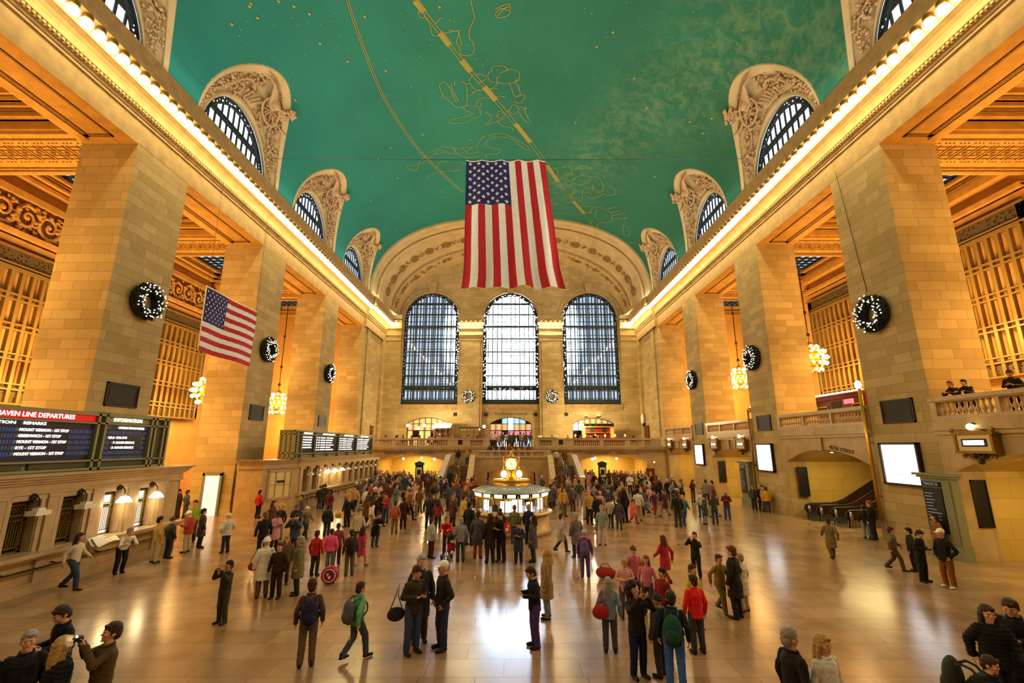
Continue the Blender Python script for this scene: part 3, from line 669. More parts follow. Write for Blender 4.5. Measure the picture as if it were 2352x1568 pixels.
# ---------------------------------------------------------------- right wall infill with arches to the tracks
for i,(y0,y1) in enumerate(BAYS):
    yc=(y0+y1)/2; op=[dict(uc=yc-.05,hw=3.72,zb=0,zs=3.45,rise=.82)]; fR=lambda u,z,d:(W+d,u,z)
    b=MB(); wall_open(b,fR,y0,y1,0,5.6,op,1.2,24)
    b.box(W-.12,y0,4.95,W,y1,5.12); b.box(W-.2,y0,5.12,W,y1,5.3); b.box(W-.1,y0,5.3,W,y1,5.6); b.box(W-.12,yc-.2,4.2,W,yc+.2,4.98)
    b.box(W-.06,y0,0,W,y0+.4,.9); b.box(W-.06,y1-.4,0,W,y1,.9); b.box(W-.1,y0,.9,W,y0+.42,1.); b.box(W-.1,y1-.42,.9,W,y1,1.)
    S(b.build('wall_right',M['marble']))
    ya,yb=yc-.05-3.72,yc-.05+3.72; XB=22.6 if i!=1 else 29.
    b=MB(); b.add([(W+1.2,yb,0),(XB,yb,0),(XB,yb,4.9),(W+1.2,yb,4.9)],[(0,1,2,3)]); b.add([(W+1.2,ya,0),(XB,ya,0),(XB,ya,4.9),(W+1.2,ya,4.9)],[(0,1,2,3)])
    b.add([(XB,ya,0),(XB,yb,0),(XB,yb,4.9),(XB,ya,4.9)],[(0,1,2,3)])
    n=16; o=op[0]; us=[yc-.05-3.72*math.cos(PI*k/n) for k in range(n+1)]
    for p,q in zip(us,us[1:]): b.add([(W+1.2,p,arch_top(o,p)),(W+1.2,q,arch_top(o,q)),(XB,q,arch_top(o,q)+.02),(XB,p,arch_top(o,p)+.02)],[(0,1,2,3)],True)
    if i!=1:
        for k in (0,1):   # inner doorway hood
            cy=yc+1.6-k*3.4; b.box(XB-.5,cy-1.3,0,XB,cy-1.,2.9); b.box(XB-.5,cy+1.,0,XB,cy+1.3,2.9)
            b.tube([(XB-.3,cy-1.15*math.cos(PI*j/12),2.85+.55*math.sin(PI*j/12)) for j in range(13)],.22,6)
    S(b.build('wall_passage',M['yellowwall'],recalc=False))
    if i!=1:
        for k in (0,1):
            b=MB(); cy=yc+1.6-k*3.4; b.box(XB-.12,cy-1.,0,XB-.04,cy+1.,2.9)
            for j in range(9): b.box(XB-.2,cy-.95+.23*j,0,XB-.12,cy-.9+.23*j,2.8)
            S(b.build('door_%d'%(1+k+2*i),M['gategreen']))
# end balcony
b=MB(); b.box(-W,56.4,4.1,-2.75,YE,4.4); b.box(2.8,56.4,4.1,W,YE,4.4); b.box(-2.75,57.5,4.1,2.8,YE,4.4); S(b.build('floor_balcony',M['marble_plain']))
fB=lambda u,z,d:(u,56+d,z)
LOP=[dict(uc=-11.7,hw=3.85,zb=0,zs=2.75,rise=.72),dict(uc=12.15,hw=3.9,zb=0,zs=2.75,rise=.72)]
b=MB(); wall_open(b,fB,-W,-2.75,0,4.1,[LOP[0]],1.,24); wall_open(b,fB,2.8,W,0,4.1,[LOP[1]],1.,24)
for xa,xb in ((-W,-2.75),(2.8,W)): b.box(xa,55.7,3.95,xb,56,4.1); b.box(xa,55.62,4.1,xb,56.05,4.32); b.box(xa,55.8,4.32,xb,56,4.4)
for x in (-11.7,12.15): b.box(x-.25,55.85,3.45,x+.25,56,4.)
S(b.build('wall_balcony',M['marble']))
for o in LOP:
    b=MB(); xa,xb=o['uc']-o['hw'],o['uc']+o['hw']
    for x in (xa,xb): b.add([(x,57,0),(x,62,0),(x,62,4),(x,57,4)],[(0,1,2,3)])
    b.add([(xa,62,0),(xb,62,0),(xb,62,4),(xa,62,4)],[(0,1,2,3)])
    us=[o['uc']-o['hw']*math.cos(PI*k/16) for k in range(17)]
    for p,q in zip(us,us[1:]): b.add([(p,57,arch_top(o,p)),(q,57,arch_top(o,q)),(q,62,arch_top(o,q)),(p,62,arch_top(o,p))],[(0,1,2,3)],True)
    S(b.build('wall_passage',M['yellowwall'],recalc=False))
fF=lambda u,z,d:(u,55.95+d,z)
balustrade('marble balcony balustrade before the end wall, left of the stair landing',fF,[(-16.9,-14.2,12),(-13.75,-11.05,12),(-10.6,-7.5,13),(-4.8,-3.3,7)],-17.9,-2.75,4.4,.95,group='balcony balustrades')
balustrade('marble balcony balustrade before the end wall, right of the stair landing',fF,[(3.4,4.9,7),(7.5,10.6,13),(11.05,13.75,12),(14.2,16.9,12)],2.8,17.9,4.4,.95,group='balcony balustrades')
# central stair block
fS=lambda u,z,d:(u,50+d,z)
b=MB(); wall_open(b,fS,-3.9,4.1,0,3.4,[dict(uc=.1,hw=2.5,zb=0,zs=1.72,rise=.56)],2.5,20)
b.box(-3.9,50.02,0,-2.4,56,3.); b.box(2.6,50.02,0,4.1,56,3.); b.box(-3.9,50.05,2.6,4.1,54.5,3.0); b.box(-2.45,52.5,0,2.65,52.6,2.6)
b.box(-4.0,49.9,3.2,4.2,50.02,3.34); b.box(-3.95,49.88,0,-2.6,50,.35); b.box(2.8,49.88,0,4.15,50,.35)
for k in range(9): b.box(-2.75,54.5+.33*k,0.2,2.8,57.8,3.0+.155*(k+1))
S(b.build('wall_stair_block',M['marble']))
STX=[(-6.75,-3.95),(4.15,6.95)]
for i,(xa,xb) in enumerate(STX):
    root=empty('staircase',((xa+xb)/2,48.5,0),0,['left','right'][i]+' marble flight of stairs up to the balcony with brass centre handrail','staircase','stair flights to the balcony'); o=Vector(root.location)
    def put(mb,n,m): q=mb.build(n,m,root); q.location=-o
    b=MB()
    for k in range(15): b.box(xa+.2,46.1+.34*k,0.0,xb-.2,56,.16*(k+1))
    put(b,'tread',M['step'])
    b=MB()
    for k in range(15): b.box(xa+.2,46.06+.34*k,.16*(k+1)-.03,xb-.2,46.12+.34*k,.16*(k+1)+.005)
    put(b,'nosing',M['marble_plain'])
    for nm_,x in (('outer_parapet',xa if i==0 else xb),('inner_parapet',xb if i==0 else xa)):
        b=MB(); pl=[(45.9,0),(45.9,1.35),(46.3,1.45),(51.6,3.35),(55.9,3.4),(55.9,0)] if nm_[0]=='o' else [(45.9,0),(45.9,1.2),(46.3,1.3),(49.6,3.3),(50.3,3.4),(50.3,0)]
        b.prism(pl,lambda u,v,d:(x+d,u,v),-.19,.19); put(b,nm_,M['rail_marble'])
        b=MB(); tp=pl[1:-1]
        for (p,q) in zip(tp,tp[1:]): b.prism([(p[0],p[1]),(q[0],q[1]),(q[0],q[1]+.2),(p[0],p[1]+.2)],lambda u,v,d:(x+d,u,v),-.28,.28)
        put(b,'parapet_cap',M['rail_marble'])
    xm=(xa+xb)/2; b=MB(); b.tube([(xm,46.2,.9),(xm,51.2,3.25)],.05,8)
    for y,z in ((46.2,0.1),(48.7,1.2),(51.2,2.35)): b.tube([(xm,y,z),(xm,y,z+1.)],.035,6)
    put(b,'handrail',M['brass'])
balustrade('marble balustrade round the central stair landing above the clock',lambda u,z,d:(u,49.95+d,z),[(-3.3,-2.2,5),(-1.9,2.1,16),(2.4,3.5,5)],-3.9,4.1,3.34,.68)
for sx,nm in ((-3.9,'left'),(4.1,'right')):
    balustrade('short marble balustrade along the %s side of the stair landing'%nm,lambda u,z,d:(sx-.2+d,u,z),[(50.7,53.2,9)],50.4,53.6,3.0,.95)
# ---------------------------------------------------------------- lamps, wreaths, plaques, signs, flags
def rebase(root,loc):
    loc=Vector(loc); root.location=loc
    for o in COL.objects:
        if o.parent==root: o.location=o.location-loc
bpy.data.objects.remove(balp)
b=MB(); b.lathe([(0,.2),(.16,.2),(.2,.12),(.15,.06),(.2,.0),(.12,-.04),(0,-.04)],n=10); sock=b.build('socket',M['lantern'])
b=MB(); b.ell((0,0,-.2),.23,.25,.22,10,8); bulbm=b.build('bulb',M['bulb'])
def lamp(loc,label,group):
    r=sock.copy(); r.name='cornice_lamp'; COL.objects.link(r); r.location=loc; tag(r,label,'lamp',group)
    c=bulbm.copy(); c.name='bulb'; COL.objects.link(c); c.parent=r
for sg,nm in SIDES:
    y=13.3
    while y<64.6:
        dx=.3 if y>56.2 else 0
        lamp((sg*(W-.9-dx),y,21.9),'glowing bare bulb lamp in the long row under the %s hand cornice'%nm,'bulb row of the %s cornice'%nm); y+=.62
    for k in range(2): lamp((sg*(17.0-.62*k),YE-1.02,21.95),'glowing bare bulb lamp on the capital in the %s corner of the end wall'%nm,'bulbs of the %s corner capital'%nm)
for x0,nm in ((-7.5,'left'),(4.1,'right')):
    for k in range(6): lamp((x0-.0+.68*k,YE-.98,21.95),'glowing bare bulb lamp in the short row on the %s capital between the arched windows'%nm,'bulbs of the %s capital on the end wall'%nm)
for o in (sock,bulbm): bpy.data.objects.remove(o)
# wreaths
def wreath_proto(seed):
    r=random.Random(seed); b=MB()
    b.tube([(math.cos(2*PI*k/24)*.66,0,math.sin(2*PI*k/24)*.66) for k in range(24)],.22,8,closed=True)
    for _ in range(620):
        a=r.uniform(0,2*PI); p=r.uniform(0,2*PI); rr_=.27; c=Vector(((.66+rr_*.7*math.cos(p))*math.cos(a),-abs(math.sin(p))*rr_*.8,(.66+rr_*.7*math.cos(p))*math.sin(a)))
        d=Vector(((math.cos(a)*math.cos(p)),-abs(math.sin(p))-.2,math.sin(a)*math.cos(p)))+Vector((r.gauss(0,.6),r.gauss(0,.4),r.gauss(0,.6))); d=d.normalized()*r.uniform(.1,.2)
        b.tube([c,c+d],[.035,.006],4)
    f=b.build('wreath',M['fir']); b=MB(); b.ell((0,0,0),.03,.03,.03,6,4); l=b.build('bulb',M['tinybulb'])
    return f,l
wf,wl=wreath_proto(2)
def wreath(loc,rz,label,grp,sc=1.,nb=70):
    q=wf.copy(); q.name='wreath'; COL.objects.link(q); q.location=loc; q.rotation_euler=(0,0,rz); q.scale=(sc,sc,sc); tag(q,label,'wreath',grp); r=random.Random(int(loc[1]*7+loc[0]))
    for k in range(nb):
        a=2*PI*k/nb*1.0+r.gauss(0,.06); c=wl.copy(); c.name='bulb'; COL.objects.link(c); c.parent=q; d=.66+r.uniform(-.24,.26)
        c.location=(d*math.cos(a),-.27-r.uniform(0,.06),d*math.sin(a))
WL=['on the nearest %s pillar','on the second %s pillar','on the third %s pillar']
for k in range(3):
    wreath((-W-.0+.19,22.2+11.9*k,11.6),PI/2,'dark fir wreath with white fairy lights '+WL[k]%'left','wreaths on the pillars',1.04)
    wreath((W-.19,22.2+11.9*k,10.95),-PI/2,'dark fir wreath with white fairy lights '+WL[k]%'right','wreaths on the pillars',1.04)
for sx,nm in ((-5.96,'left'),(5.8,'right')): wreath((sx,YE-.75,11.2),0,'warm lit wreath on the end wall between windows, %s of the two'%nm,'wreaths on the end wall',1.,90)
for o in (wf,wl): bpy.data.objects.remove(o)
b=MB(); b.tube([(W-.06,23.2,ZF+.4),(W-.05,22.5,12.2)],.015,5); tag(b.build('hanging_wire',M['iron']),'thin dark wire running down the nearest right pillar to its wreath','wire')
# bronze plaques on the pillars
for k in range(3):
    for sg,nm,z in ((-1,'left',6.84),(1,'right',6.1)):
        y=22.0+11.85*k; root=empty('wall_plaque',(sg*W,y,z),0,'dark bronze inscription plaque on the %s %s pillar'%(['nearest','second','third'][k],nm),'plaque','plaques on the pillars')
        b=MB(); b.box(0,-.88,-.5,-sg*.05,.88,.5); b.build('panel',M['plaque'],root)
        b=MB()
        for q in ((-.93,-.55,.93,-.47),(-.93,.47,.93,.55),(-.93,-.55,-.86,.55),(.86,-.55,.93,.55)): b.box(0,q[0],q[1],-sg*.08,q[2],q[3])
        for q in ((-.8,-.41,.8,-.385),(-.8,.385,.8,.41),(-.8,-.41,-.775,.41),(.775,-.41,.8,.41)): b.box(0,q[0],q[1],-sg*.065,q[2],q[3])
        b.build('frame',M['bronze'],root)
# lit information screens on the right pillars
for k in range(3):
    y=22.25+11.87*k; root=empty('information_screen',(W,y,3.66),0,'bright bluish white lit display panel on the %s right pillar'%['nearest','second','third'][k],'screen','lit display panels on the right pillars')
    b=MB(); b.box(0,-1.0,-.88,-.12,1.0,.88); b.build('panel',M['tvblue'],root)
    b=MB()
    for q in ((-1.1,-.98,1.1,-.88),(-1.1,.88,1.1,.98),(-1.1,-.98,-1.,.98),(1.,-.98,1.1,.98)): b.box(0,q[0],q[1],-.2,q[2],q[3])
    b.build('frame',M['bronze'],root)
    b=MB()
    for (ya,za,yb,zb) in ((-.7,.38,.7,.44),(-.5,.1,.8,.16),(-.6,-.5,.5,-.42)): b.box(-.12,ya,za,-.126,yb,zb)
    b.build('printed_line',M['screen_line'],root)
# gilded track sign lanterns with a bulb above
def lantern(y,label):
    root=empty('track_sign',(W-.02,y,4.6),0,label,'sign','gilded track signs on the right wall')
    b=MB(); b.box(-.02,-.72,-.3,-.28,.72,.32); b.build('sign_box',M['ivory'],root)
    b=MB()
    for q in ((-.82,.32,.82,.42),(-.8,-.4,.8,-.3),(-.78,-.3,-.68,.32),(.68,-.3,.78,.32)): b.box(0,q[0],q[1],-.34,q[2],q[3])
    b.prism([(-.5,.42),(.5,.42),(0,.62)],lambda u,v,d:(-d,u,v),.02,.26)
    for s in (-1,1):
        b.tube([(-.16,s*.6,-.46),(-.16,s*.68,-.5),(-.16,s*.62,-.56),(-.16,s*.56,-.5)],.045,6); b.tube([(-.16,s*.55,-.42),(-.16,s*.3,-.62),(-.16,0,-.68)],.03,6); b.ell((-.3,s*.82,.5),.08,.08,.1,6,4)
    b.build('frame',M['lantern'],root)
    b=MB()
    for k in range(7): b.ell((-.14,-.18+.06*k,-.5-.09*math.sin(k)),.1,.07,.14,6,4)
    b.ell((-.14,0,-.72),.1,.12,.1,6,4); b.build('acanthus_bracket',M['bronze'],root)
    b=MB(); b.box(-.281,-.5,-.14,-.3,.5,.16); b.build('sign_glass',M['glassdark'],root)
    b=MB(); b.box(-.3,-.4,-.08,-.31,.42,.1); b.build('lit_strip',M['greenlight'],root)
    b=MB(); b.tube([(0,0,.7),(-.2,0,.78),(-.3,0,.7)],.025,6); b.build('lamp_arm',M['bronze'],root)
    b=MB(); b.ell((-.3,0,.62),.13,.13,.13,10,8); b.build('bulb',M['bulb_soft'],root)
lantern(18.35,'gilded track sign lantern with bright bulb beside the nearest right pillar')
lantern(42.1,'gilded track sign lantern in the third bay, farther of the two'); lantern(37.2,'gilded track sign lantern in the third bay, nearer of the two')
lantern(54.0,'gilded track sign lantern in the last bay, farther of the two'); lantern(49.2,'gilded track sign lantern in the last bay, nearer of the two')
# black notice boards on the far jambs of the arches
for y,nm in ((19.72,'nearest track arch'),(31.45,'45th Street escalator arch'),(43.35,'third bay arch')):
    root=empty('notice_board',(19.3,y,2.2),0,'tall narrow black framed board inside the '+nm,'notice board','tall black boards in the arches')
    b=MB(); b.box(-.29,-.04,-.9,.29,0,.9); b.build('panel',M['plaque'],root)
    b=MB()
    for q in ((-.32,-.93,.32,-.88),(-.32,.88,.32,.93),(-.32,-.93,-.27,.93),(.27,-.93,.32,.93)): b.box(q[0],-.07,q[1],q[2],0,q[3])
    b.build('frame',M['bronze'],root)
# track gate posts with departure lists
for y,nm,tx in ((20.2,'nearest','TRACK 23'),(36.75,'second','TRACK 25')):
    root=empty('track_gate_post',(W-.12,y,0),0,'grey green gate post with black train list by the %s right pillar'%nm,'gate post','track gate posts')
    b=MB(); b.box(.12,-.55,0,-.22,.85,3.15); b.box(.12,-.62,0,-.3,.92,.5); b.box(.12,-.62,.5,-.26,.92,.58)
    for z in (3.15,3.25): b.box(.12,-.66-(z-3.15),z,-.32-(z-3.15),.96+(z-3.15),z+.1)
    b.box(-.22,-.5,.6,-.26,-.15,3.05)
    b.build('post_body',M['gategreen'],root)
    b=MB(); b.box(-.22,-.08,.95,-.27,.8,2.75); b.build('train_list',M['black'],root)
    b=MB(); b.box(-.22,-.08,2.8,-.28,.8,3.0); b.build('track_number_plate',M['bluehead'],root)
    text('lettering',tx,.15,M['text_soft'],root,(-.285,.36,2.9),(PI/2,0,-PI/2))
    b=MB(); r=random.Random(4)
    for k in range(11): b.box(-.27,.74,2.5-.13*k,-.272,.74-r.uniform(.3,.7),2.525-.13*k)
    b.build('list_line',M['text_soft'],root)
# pipe beside the nearest right pillar
b=MB(); b.tube([(W-.2,23.9,1.2),(W-.2,23.9,7.4)],.085,8); b.tube([(W-.2,35.65,1.2),(W-.2,35.65,7.2)],.07,8)
pp=MB(); pp.tube([(W-.2,23.92,.9),(W-.2,23.92,7.4)],.085,8); pp.box(W-.2,23.85,7.2,W,23.98,7.3); pp.box(W-.2,23.85,2.,W,23.98,2.1); pp.box(W-.2,23.85,4.6,W,23.98,4.7); tag(pp.build('wall_pipe',M['goldmetal']),'yellow vertical pipe on the far edge of the nearest right pillar','pipe')
pp=MB(); pp.tube([(W-.2,35.62,.9),(W-.2,35.62,7.2)],.07,8); pp.box(W-.2,35.56,7.,W,35.68,7.1); pp.box(W-.2,35.56,3.,W,35.68,3.1); tag(pp.build('wall_pipe',M['lantern']),'brownish vertical pipe on the far edge of the second right pillar','pipe')
# the great hanging flag
def star(b,c,r,fn,rot=0):
    pts=[]
    for k in range(10):
        a=PI/2+rot+k*PI/5; q=r if k%2==0 else r*.4; pts.append((c[0]+q*math.cos(a),c[1]+q*math.sin(a)))
    ctr=fn(*c); vs=[ctr]+[fn(*p) for p in pts]; b.add(vs,[(0,1+k,1+(k+1)%10) for k in range(10)],False)
def flag_big():
    root=empty('flag',(0,30,20),0,'huge stars and stripes flag hanging vertically in the centre of the hall','flag'); o=Vector(root.location)
    sd=4.; H0,H1=24.95,15.12
    def P_(u,v,off=0.):
        e=max(0,v-.82)/.18
        xl=-3.2-.16*e*e; xr=2.6+1.12*v+.2*e*e
        x=xl+(xr-xl)*u; z=H0+(H1-H0)*v-.1*abs(math.sin(u*PI*4.5))*(1-v)-.06*math.sin(u*19)*v
        y=30+(.05+.2*v)*math.sin(u*26+v*1.5)+.12*v*math.sin(u*9+1+v*5)+.04*math.sin(v*34+u*12)*(1 if v>.1 else 0)+off
        return (x-o.x,y-o.y,z-o.z)
    b=MB(); nu=13*6; nv=70; cu,cv=7/13,.355
    vs=[P_(i/nu,j/nv) for i in range(nu+1) for j in range(nv+1)]
    for i in range(nu):
        for j in range(nv):
            u,v=(i+.5)/nu,(j+.5)/nv
            mi=2 if (u<cu and v<cv) else (0 if int(u*13)%2==0 else 1)
            b.f.append((i*(nv+1)+j,(i+1)*(nv+1)+j,(i+1)*(nv+1)+j+1,i*(nv+1)+j+1)); b.m.append(mi); b.sm.append(True)
    b.v=vs; b.mi=1
    for row in range(11):
        n=5 if row%2==0 else 4
        for k in range(n):
            u=cu*((k+.5)/5+(0 if n==5 else .1))-.0; v=cv*(row+.75)/11.4
            fn=lambda a,c,_u=u,_v=v: P_(_u+a/6.2,_v-c/9.8,-.03)
            star(b,(0,0),.17,fn)
    b.build('cloth',[M['red'],M['white'],M['blue']],root,recalc=False)
    b=MB(); b.tube([P_(k/20,0) for k in range(21)],.04,6); b.build('header_rope',M['white'],root)
flag_big()
b=MB(); b.tube([(-17.6,30,25.1),(-3,30,24.98),(2.6,30,24.98),(17.6,30,25.1)],.018,5); tag(b.build('cable',M['iron']),'thin cable strung across the hall that carries the huge flag','cable')
def flag_side():
    root=empty('flag',(-17.7,28.2,11.6),0,'stars and stripes flag with horizontal stripes beside the second left pillar','flag'); o=Vector(root.location)
    def P_(u,v,off=0.):
        y=25.5+5.45*u+.1*v*(u-.5); z=13.55-3.78*v-.02*abs(math.sin(u*PI*9)); x=-17.7+.05*math.sin(u*9+v*2)*(1+v)+off
        return (x-o.x,y-o.y,z-o.z)
    b=MB(); nu,nv=40,39; cu,cv=.4,7/13
    b.v=[P_(i/nu,j/nv) for i in range(nu+1) for j in range(nv+1)]
    for i in range(nu):
        for j in range(nv):
            u,v=(i+.5)/nu,(j+.5)/nv; mi=2 if (u<cu and v<cv) else (0 if int(v*13)%2==0 else 1)
            b.f.append((i*(nv+1)+j,(i+1)*(nv+1)+j,(i+1)*(nv+1)+j+1,i*(nv+1)+j+1)); b.m.append(mi); b.sm.append(True)
    b.mi=1
    for row in range(9):
        n=6 if row%2==0 else 5
        for k in range(n):
            u=cu*((k+.5)/6+(0 if n==6 else 1/12)); v=cv*(row+.9)/9.8
            star(b,(0,0),.085,lambda a,c,_u=u,_v=v:P_(_u+a/5.45,_v-c/3.78,.02))
    b.build('cloth',[M['red'],M['white'],M['blue']],root,recalc=False)
    b=MB(); b.tube([P_(0,-.02),P_(.5,-.02),P_(1,-.02)],.03,6); b.tube([P_(0,-.02),P_(0,1)],.03,6); b.build('header_pole',M['shade'],root)
    b=MB(); 
    for u in (.02,.98): b.tube([P_(u,-.02),tuple(Vector((-17.75,25.5+5.45*u,21.3))-o)],.01,4)
    b.build('hanging_wire',M['iron'],root)
flag_side()
# chandeliers in the aisles
b=MB(); b.ell((0,0,0),.12,.12,.14,8,6); cb_=b.build('bulb',M['bulb_soft'])
def chandelier(x,y,z,label):
    root=empty('chandelier',(x,y,z),0,label,'chandelier','melon shaped bulb chandeliers in the aisles')
    T=[(1.0,.5,8),(.55,.95,14),(.05,1.1,16),(-.45,1.0,14),(-.95,.62,9)]
    b=MB()
    for h,r,n in T: b.tube([(r*math.cos(2*PI*k/20),r*math.sin(2*PI*k/20),h) for k in range(20)],.05,6,closed=True)
    for k in range(8):
        a=2*PI*k/8; b.tube([(math.cos(a)*q,math.sin(a)*q,h) for q,h in ((.1,1.35),(.5,1.),(.95,.55),(1.08,.05),(.98,-.45),(.6,-.95),(.1,-1.2))],.04,5)
    b.ell((0,0,0),.62,.62,.9,12,8); b.build('body',M['goldmetal'],root)
    b=MB(); b.tube([(0,0,1.2),(0,0,21.25-z)],.045,6); b.ell((0,0,4.),.14,.14,.2,8,6); b.ell((0,0,7.5),.14,.14,.2,8,6); b.ell((0,0,2.),.16,.16,.2,8,6); b.build('hanging_rod',M['bronze'],root)
    b=MB(); b.lathe([(0,21.3-z),(.4,21.28-z),(.3,21.0-z),(.06,20.8-z)],n=12); b.build('canopy',M['bronze'],root)
    for h,r,n in T:
        for k in range(n):
            a=2*PI*(k+.5)/n; c=cb_.copy(); c.name='bulb'; COL.objects.link(c); c.parent=root; c.location=((r+.1)*math.cos(a),(r+.1)*math.sin(a),h-.06)
chandelier(-25.6,50.7,9.05,'glowing bulb chandelier in the left aisle seen between second and third pillars')
chandelier(-25.6,38.9,9.05,'glowing bulb chandelier in the left aisle half hidden behind the second pillar')
chandelier(25.6,50.9,11.85,'glowing bulb chandelier in the right aisle seen between second and third pillars')
chandelier(25.6,38.4,11.75,'glowing bulb chandelier in the right aisle half hidden behind the second pillar')
bpy.data.objects.remove(cb_)
# ---------------------------------------------------------------- ticket offices and departure boards
def ticket_window(parent,fn,uc,hw,zb,zs,lit,lampshape,o):
    """grille in an opening; parts hang under the office"""
    def put(mb,n,m,par): q=mb.build(n,m,par); 
    P3=lambda u,v,d: tuple(Vector(fn(u,v,d))-o)
    b=MB(); b.prism([(uc-hw,zb),(uc+hw,zb),(uc+hw,zs),(uc-hw,zs)],P3,.42,.45); win=b.build('ticket_window',M['yellowlit'] if lit==2 else (M['whitebox'] if lit else M['black']),parent)
    b=MB()
    fr=[(uc-hw,zb,uc-hw+.05,zs),(uc+hw-.13,zb,uc+hw,zs),(uc-hw,zs-.14,uc+hw,zs),(uc-hw,zb,uc+hw,zb+.05),(uc-hw,zb+.14,uc+hw,zb+.17),(uc-hw,zb+.95,uc+hw,zb+.99),(uc-hw,zb+1.1,uc+hw,zb+1.14)]
    for ua,za,ub,zb_ in fr: b.prism([(ua,za),(ub,za),(ub,zb_),(ua,zb_)],P3,.28,.34)
    n=9
    for k in range(n):
        u=uc-hw+.08+(2*hw-.24)*k/(n-1); b.prism([(u-.012,zb+.17),(u+.012,zb+.17),(u+.012,zb+.95),(u-.012,zb+.95)],P3,.3,.33)
    za,ze=zb+1.14,zs-.14; ua,ub=uc-hw+.05,uc+hw-.13
    for k in range(-4,9):
        for s in (1,-1):
            u0=ua+(ub-ua)*k/6.; u1=u0+s*(ze-za); z0_,z1_=za,ze
            lo,hi=min(u0,u1),max(u0,u1)
            def cl(u,z,du): 
                t=0
                if u<ua: t=(ua-u)/du
                if u>ub: t=(ub-u)/du
                return (u+t*du,z+t*(ze-za)) if 0<=t<=1 else None
            p,q=cl(u0,z0_,u1-u0),cl(u1,z1_,u0-u1) 
            if u0<ua-.001 or u0>ub+.001: p=cl(u0,z0_,u1-u0)
            if p is None: continue
            e=(u1,ze)
            if u1<ua: t=(ua-u0)/(u1-u0); e=(ua,za+t*(ze-za))
            if u1>ub: t=(ub-u0)/(u1-u0); e=(ub,za+t*(ze-za))
            if hi<ua or lo>ub or e[1]<=p[1]: continue
            b.tube([P3(p[0],p[1],.31),P3(e[0],e[1],.31)],.009,4)
    b.build('grille',M['grille'],win)
    b=MB(); r=random.Random(int(uc*10))
    for k in range(14): b.ell(P3(uc+hw-.065,zb+.1+(zs-zb-.2)*k/13,.27),.03,.045,.05,5,3)
    for k in range(8): b.ell(P3(uc-hw+.08+(2*hw-.16)*k/7,zs-.07,.27),.03,.05,.04,5,3)
    b.build('scroll_ornament',M['bronze'],win)
    b=MB(); b.prism([(uc-.26,zb+1.0),(uc+.2,zb+1.0),(uc+.2,zb+1.09),(uc-.26,zb+1.09)],P3,.25,.3); b.build('name_plate',M['black'],win)
    # bracket lamp over the window
    b=MB(); b.tube([P3(uc+.1,zs+.14,0),P3(uc+.1,zs+.18,-.2),P3(uc+.1,zs+.02,-.34),P3(uc+.1,zs-.16,-.34)],.022,6); b.ell(P3(uc+.1,zs+.1,-.1),.1,.12,.14,6,5); lp=b.build('counter_lamp',M['bronze'],parent)
    b=MB(); c=P3(uc+.1,zs-.4,-.36)
    if lit: b.lathe([(.05,.22),(.12,.2),(.24,.06),(.26,0),(.0,0.0)],c=c,n=14); b.build('lamp_shade',M['bulb_soft'],lp)
    else: b.box(c[0]-.18,c[1]-.24,c[2]-.02,c[0]+.18,c[1]+.24,c[2]+.12); b.box(c[0]-.1,c[1]-.12,c[2]+.12,c[0]+.1,c[1]+.12,c[2]+.2); b.build('lamp_shade',M['shade'],lp)
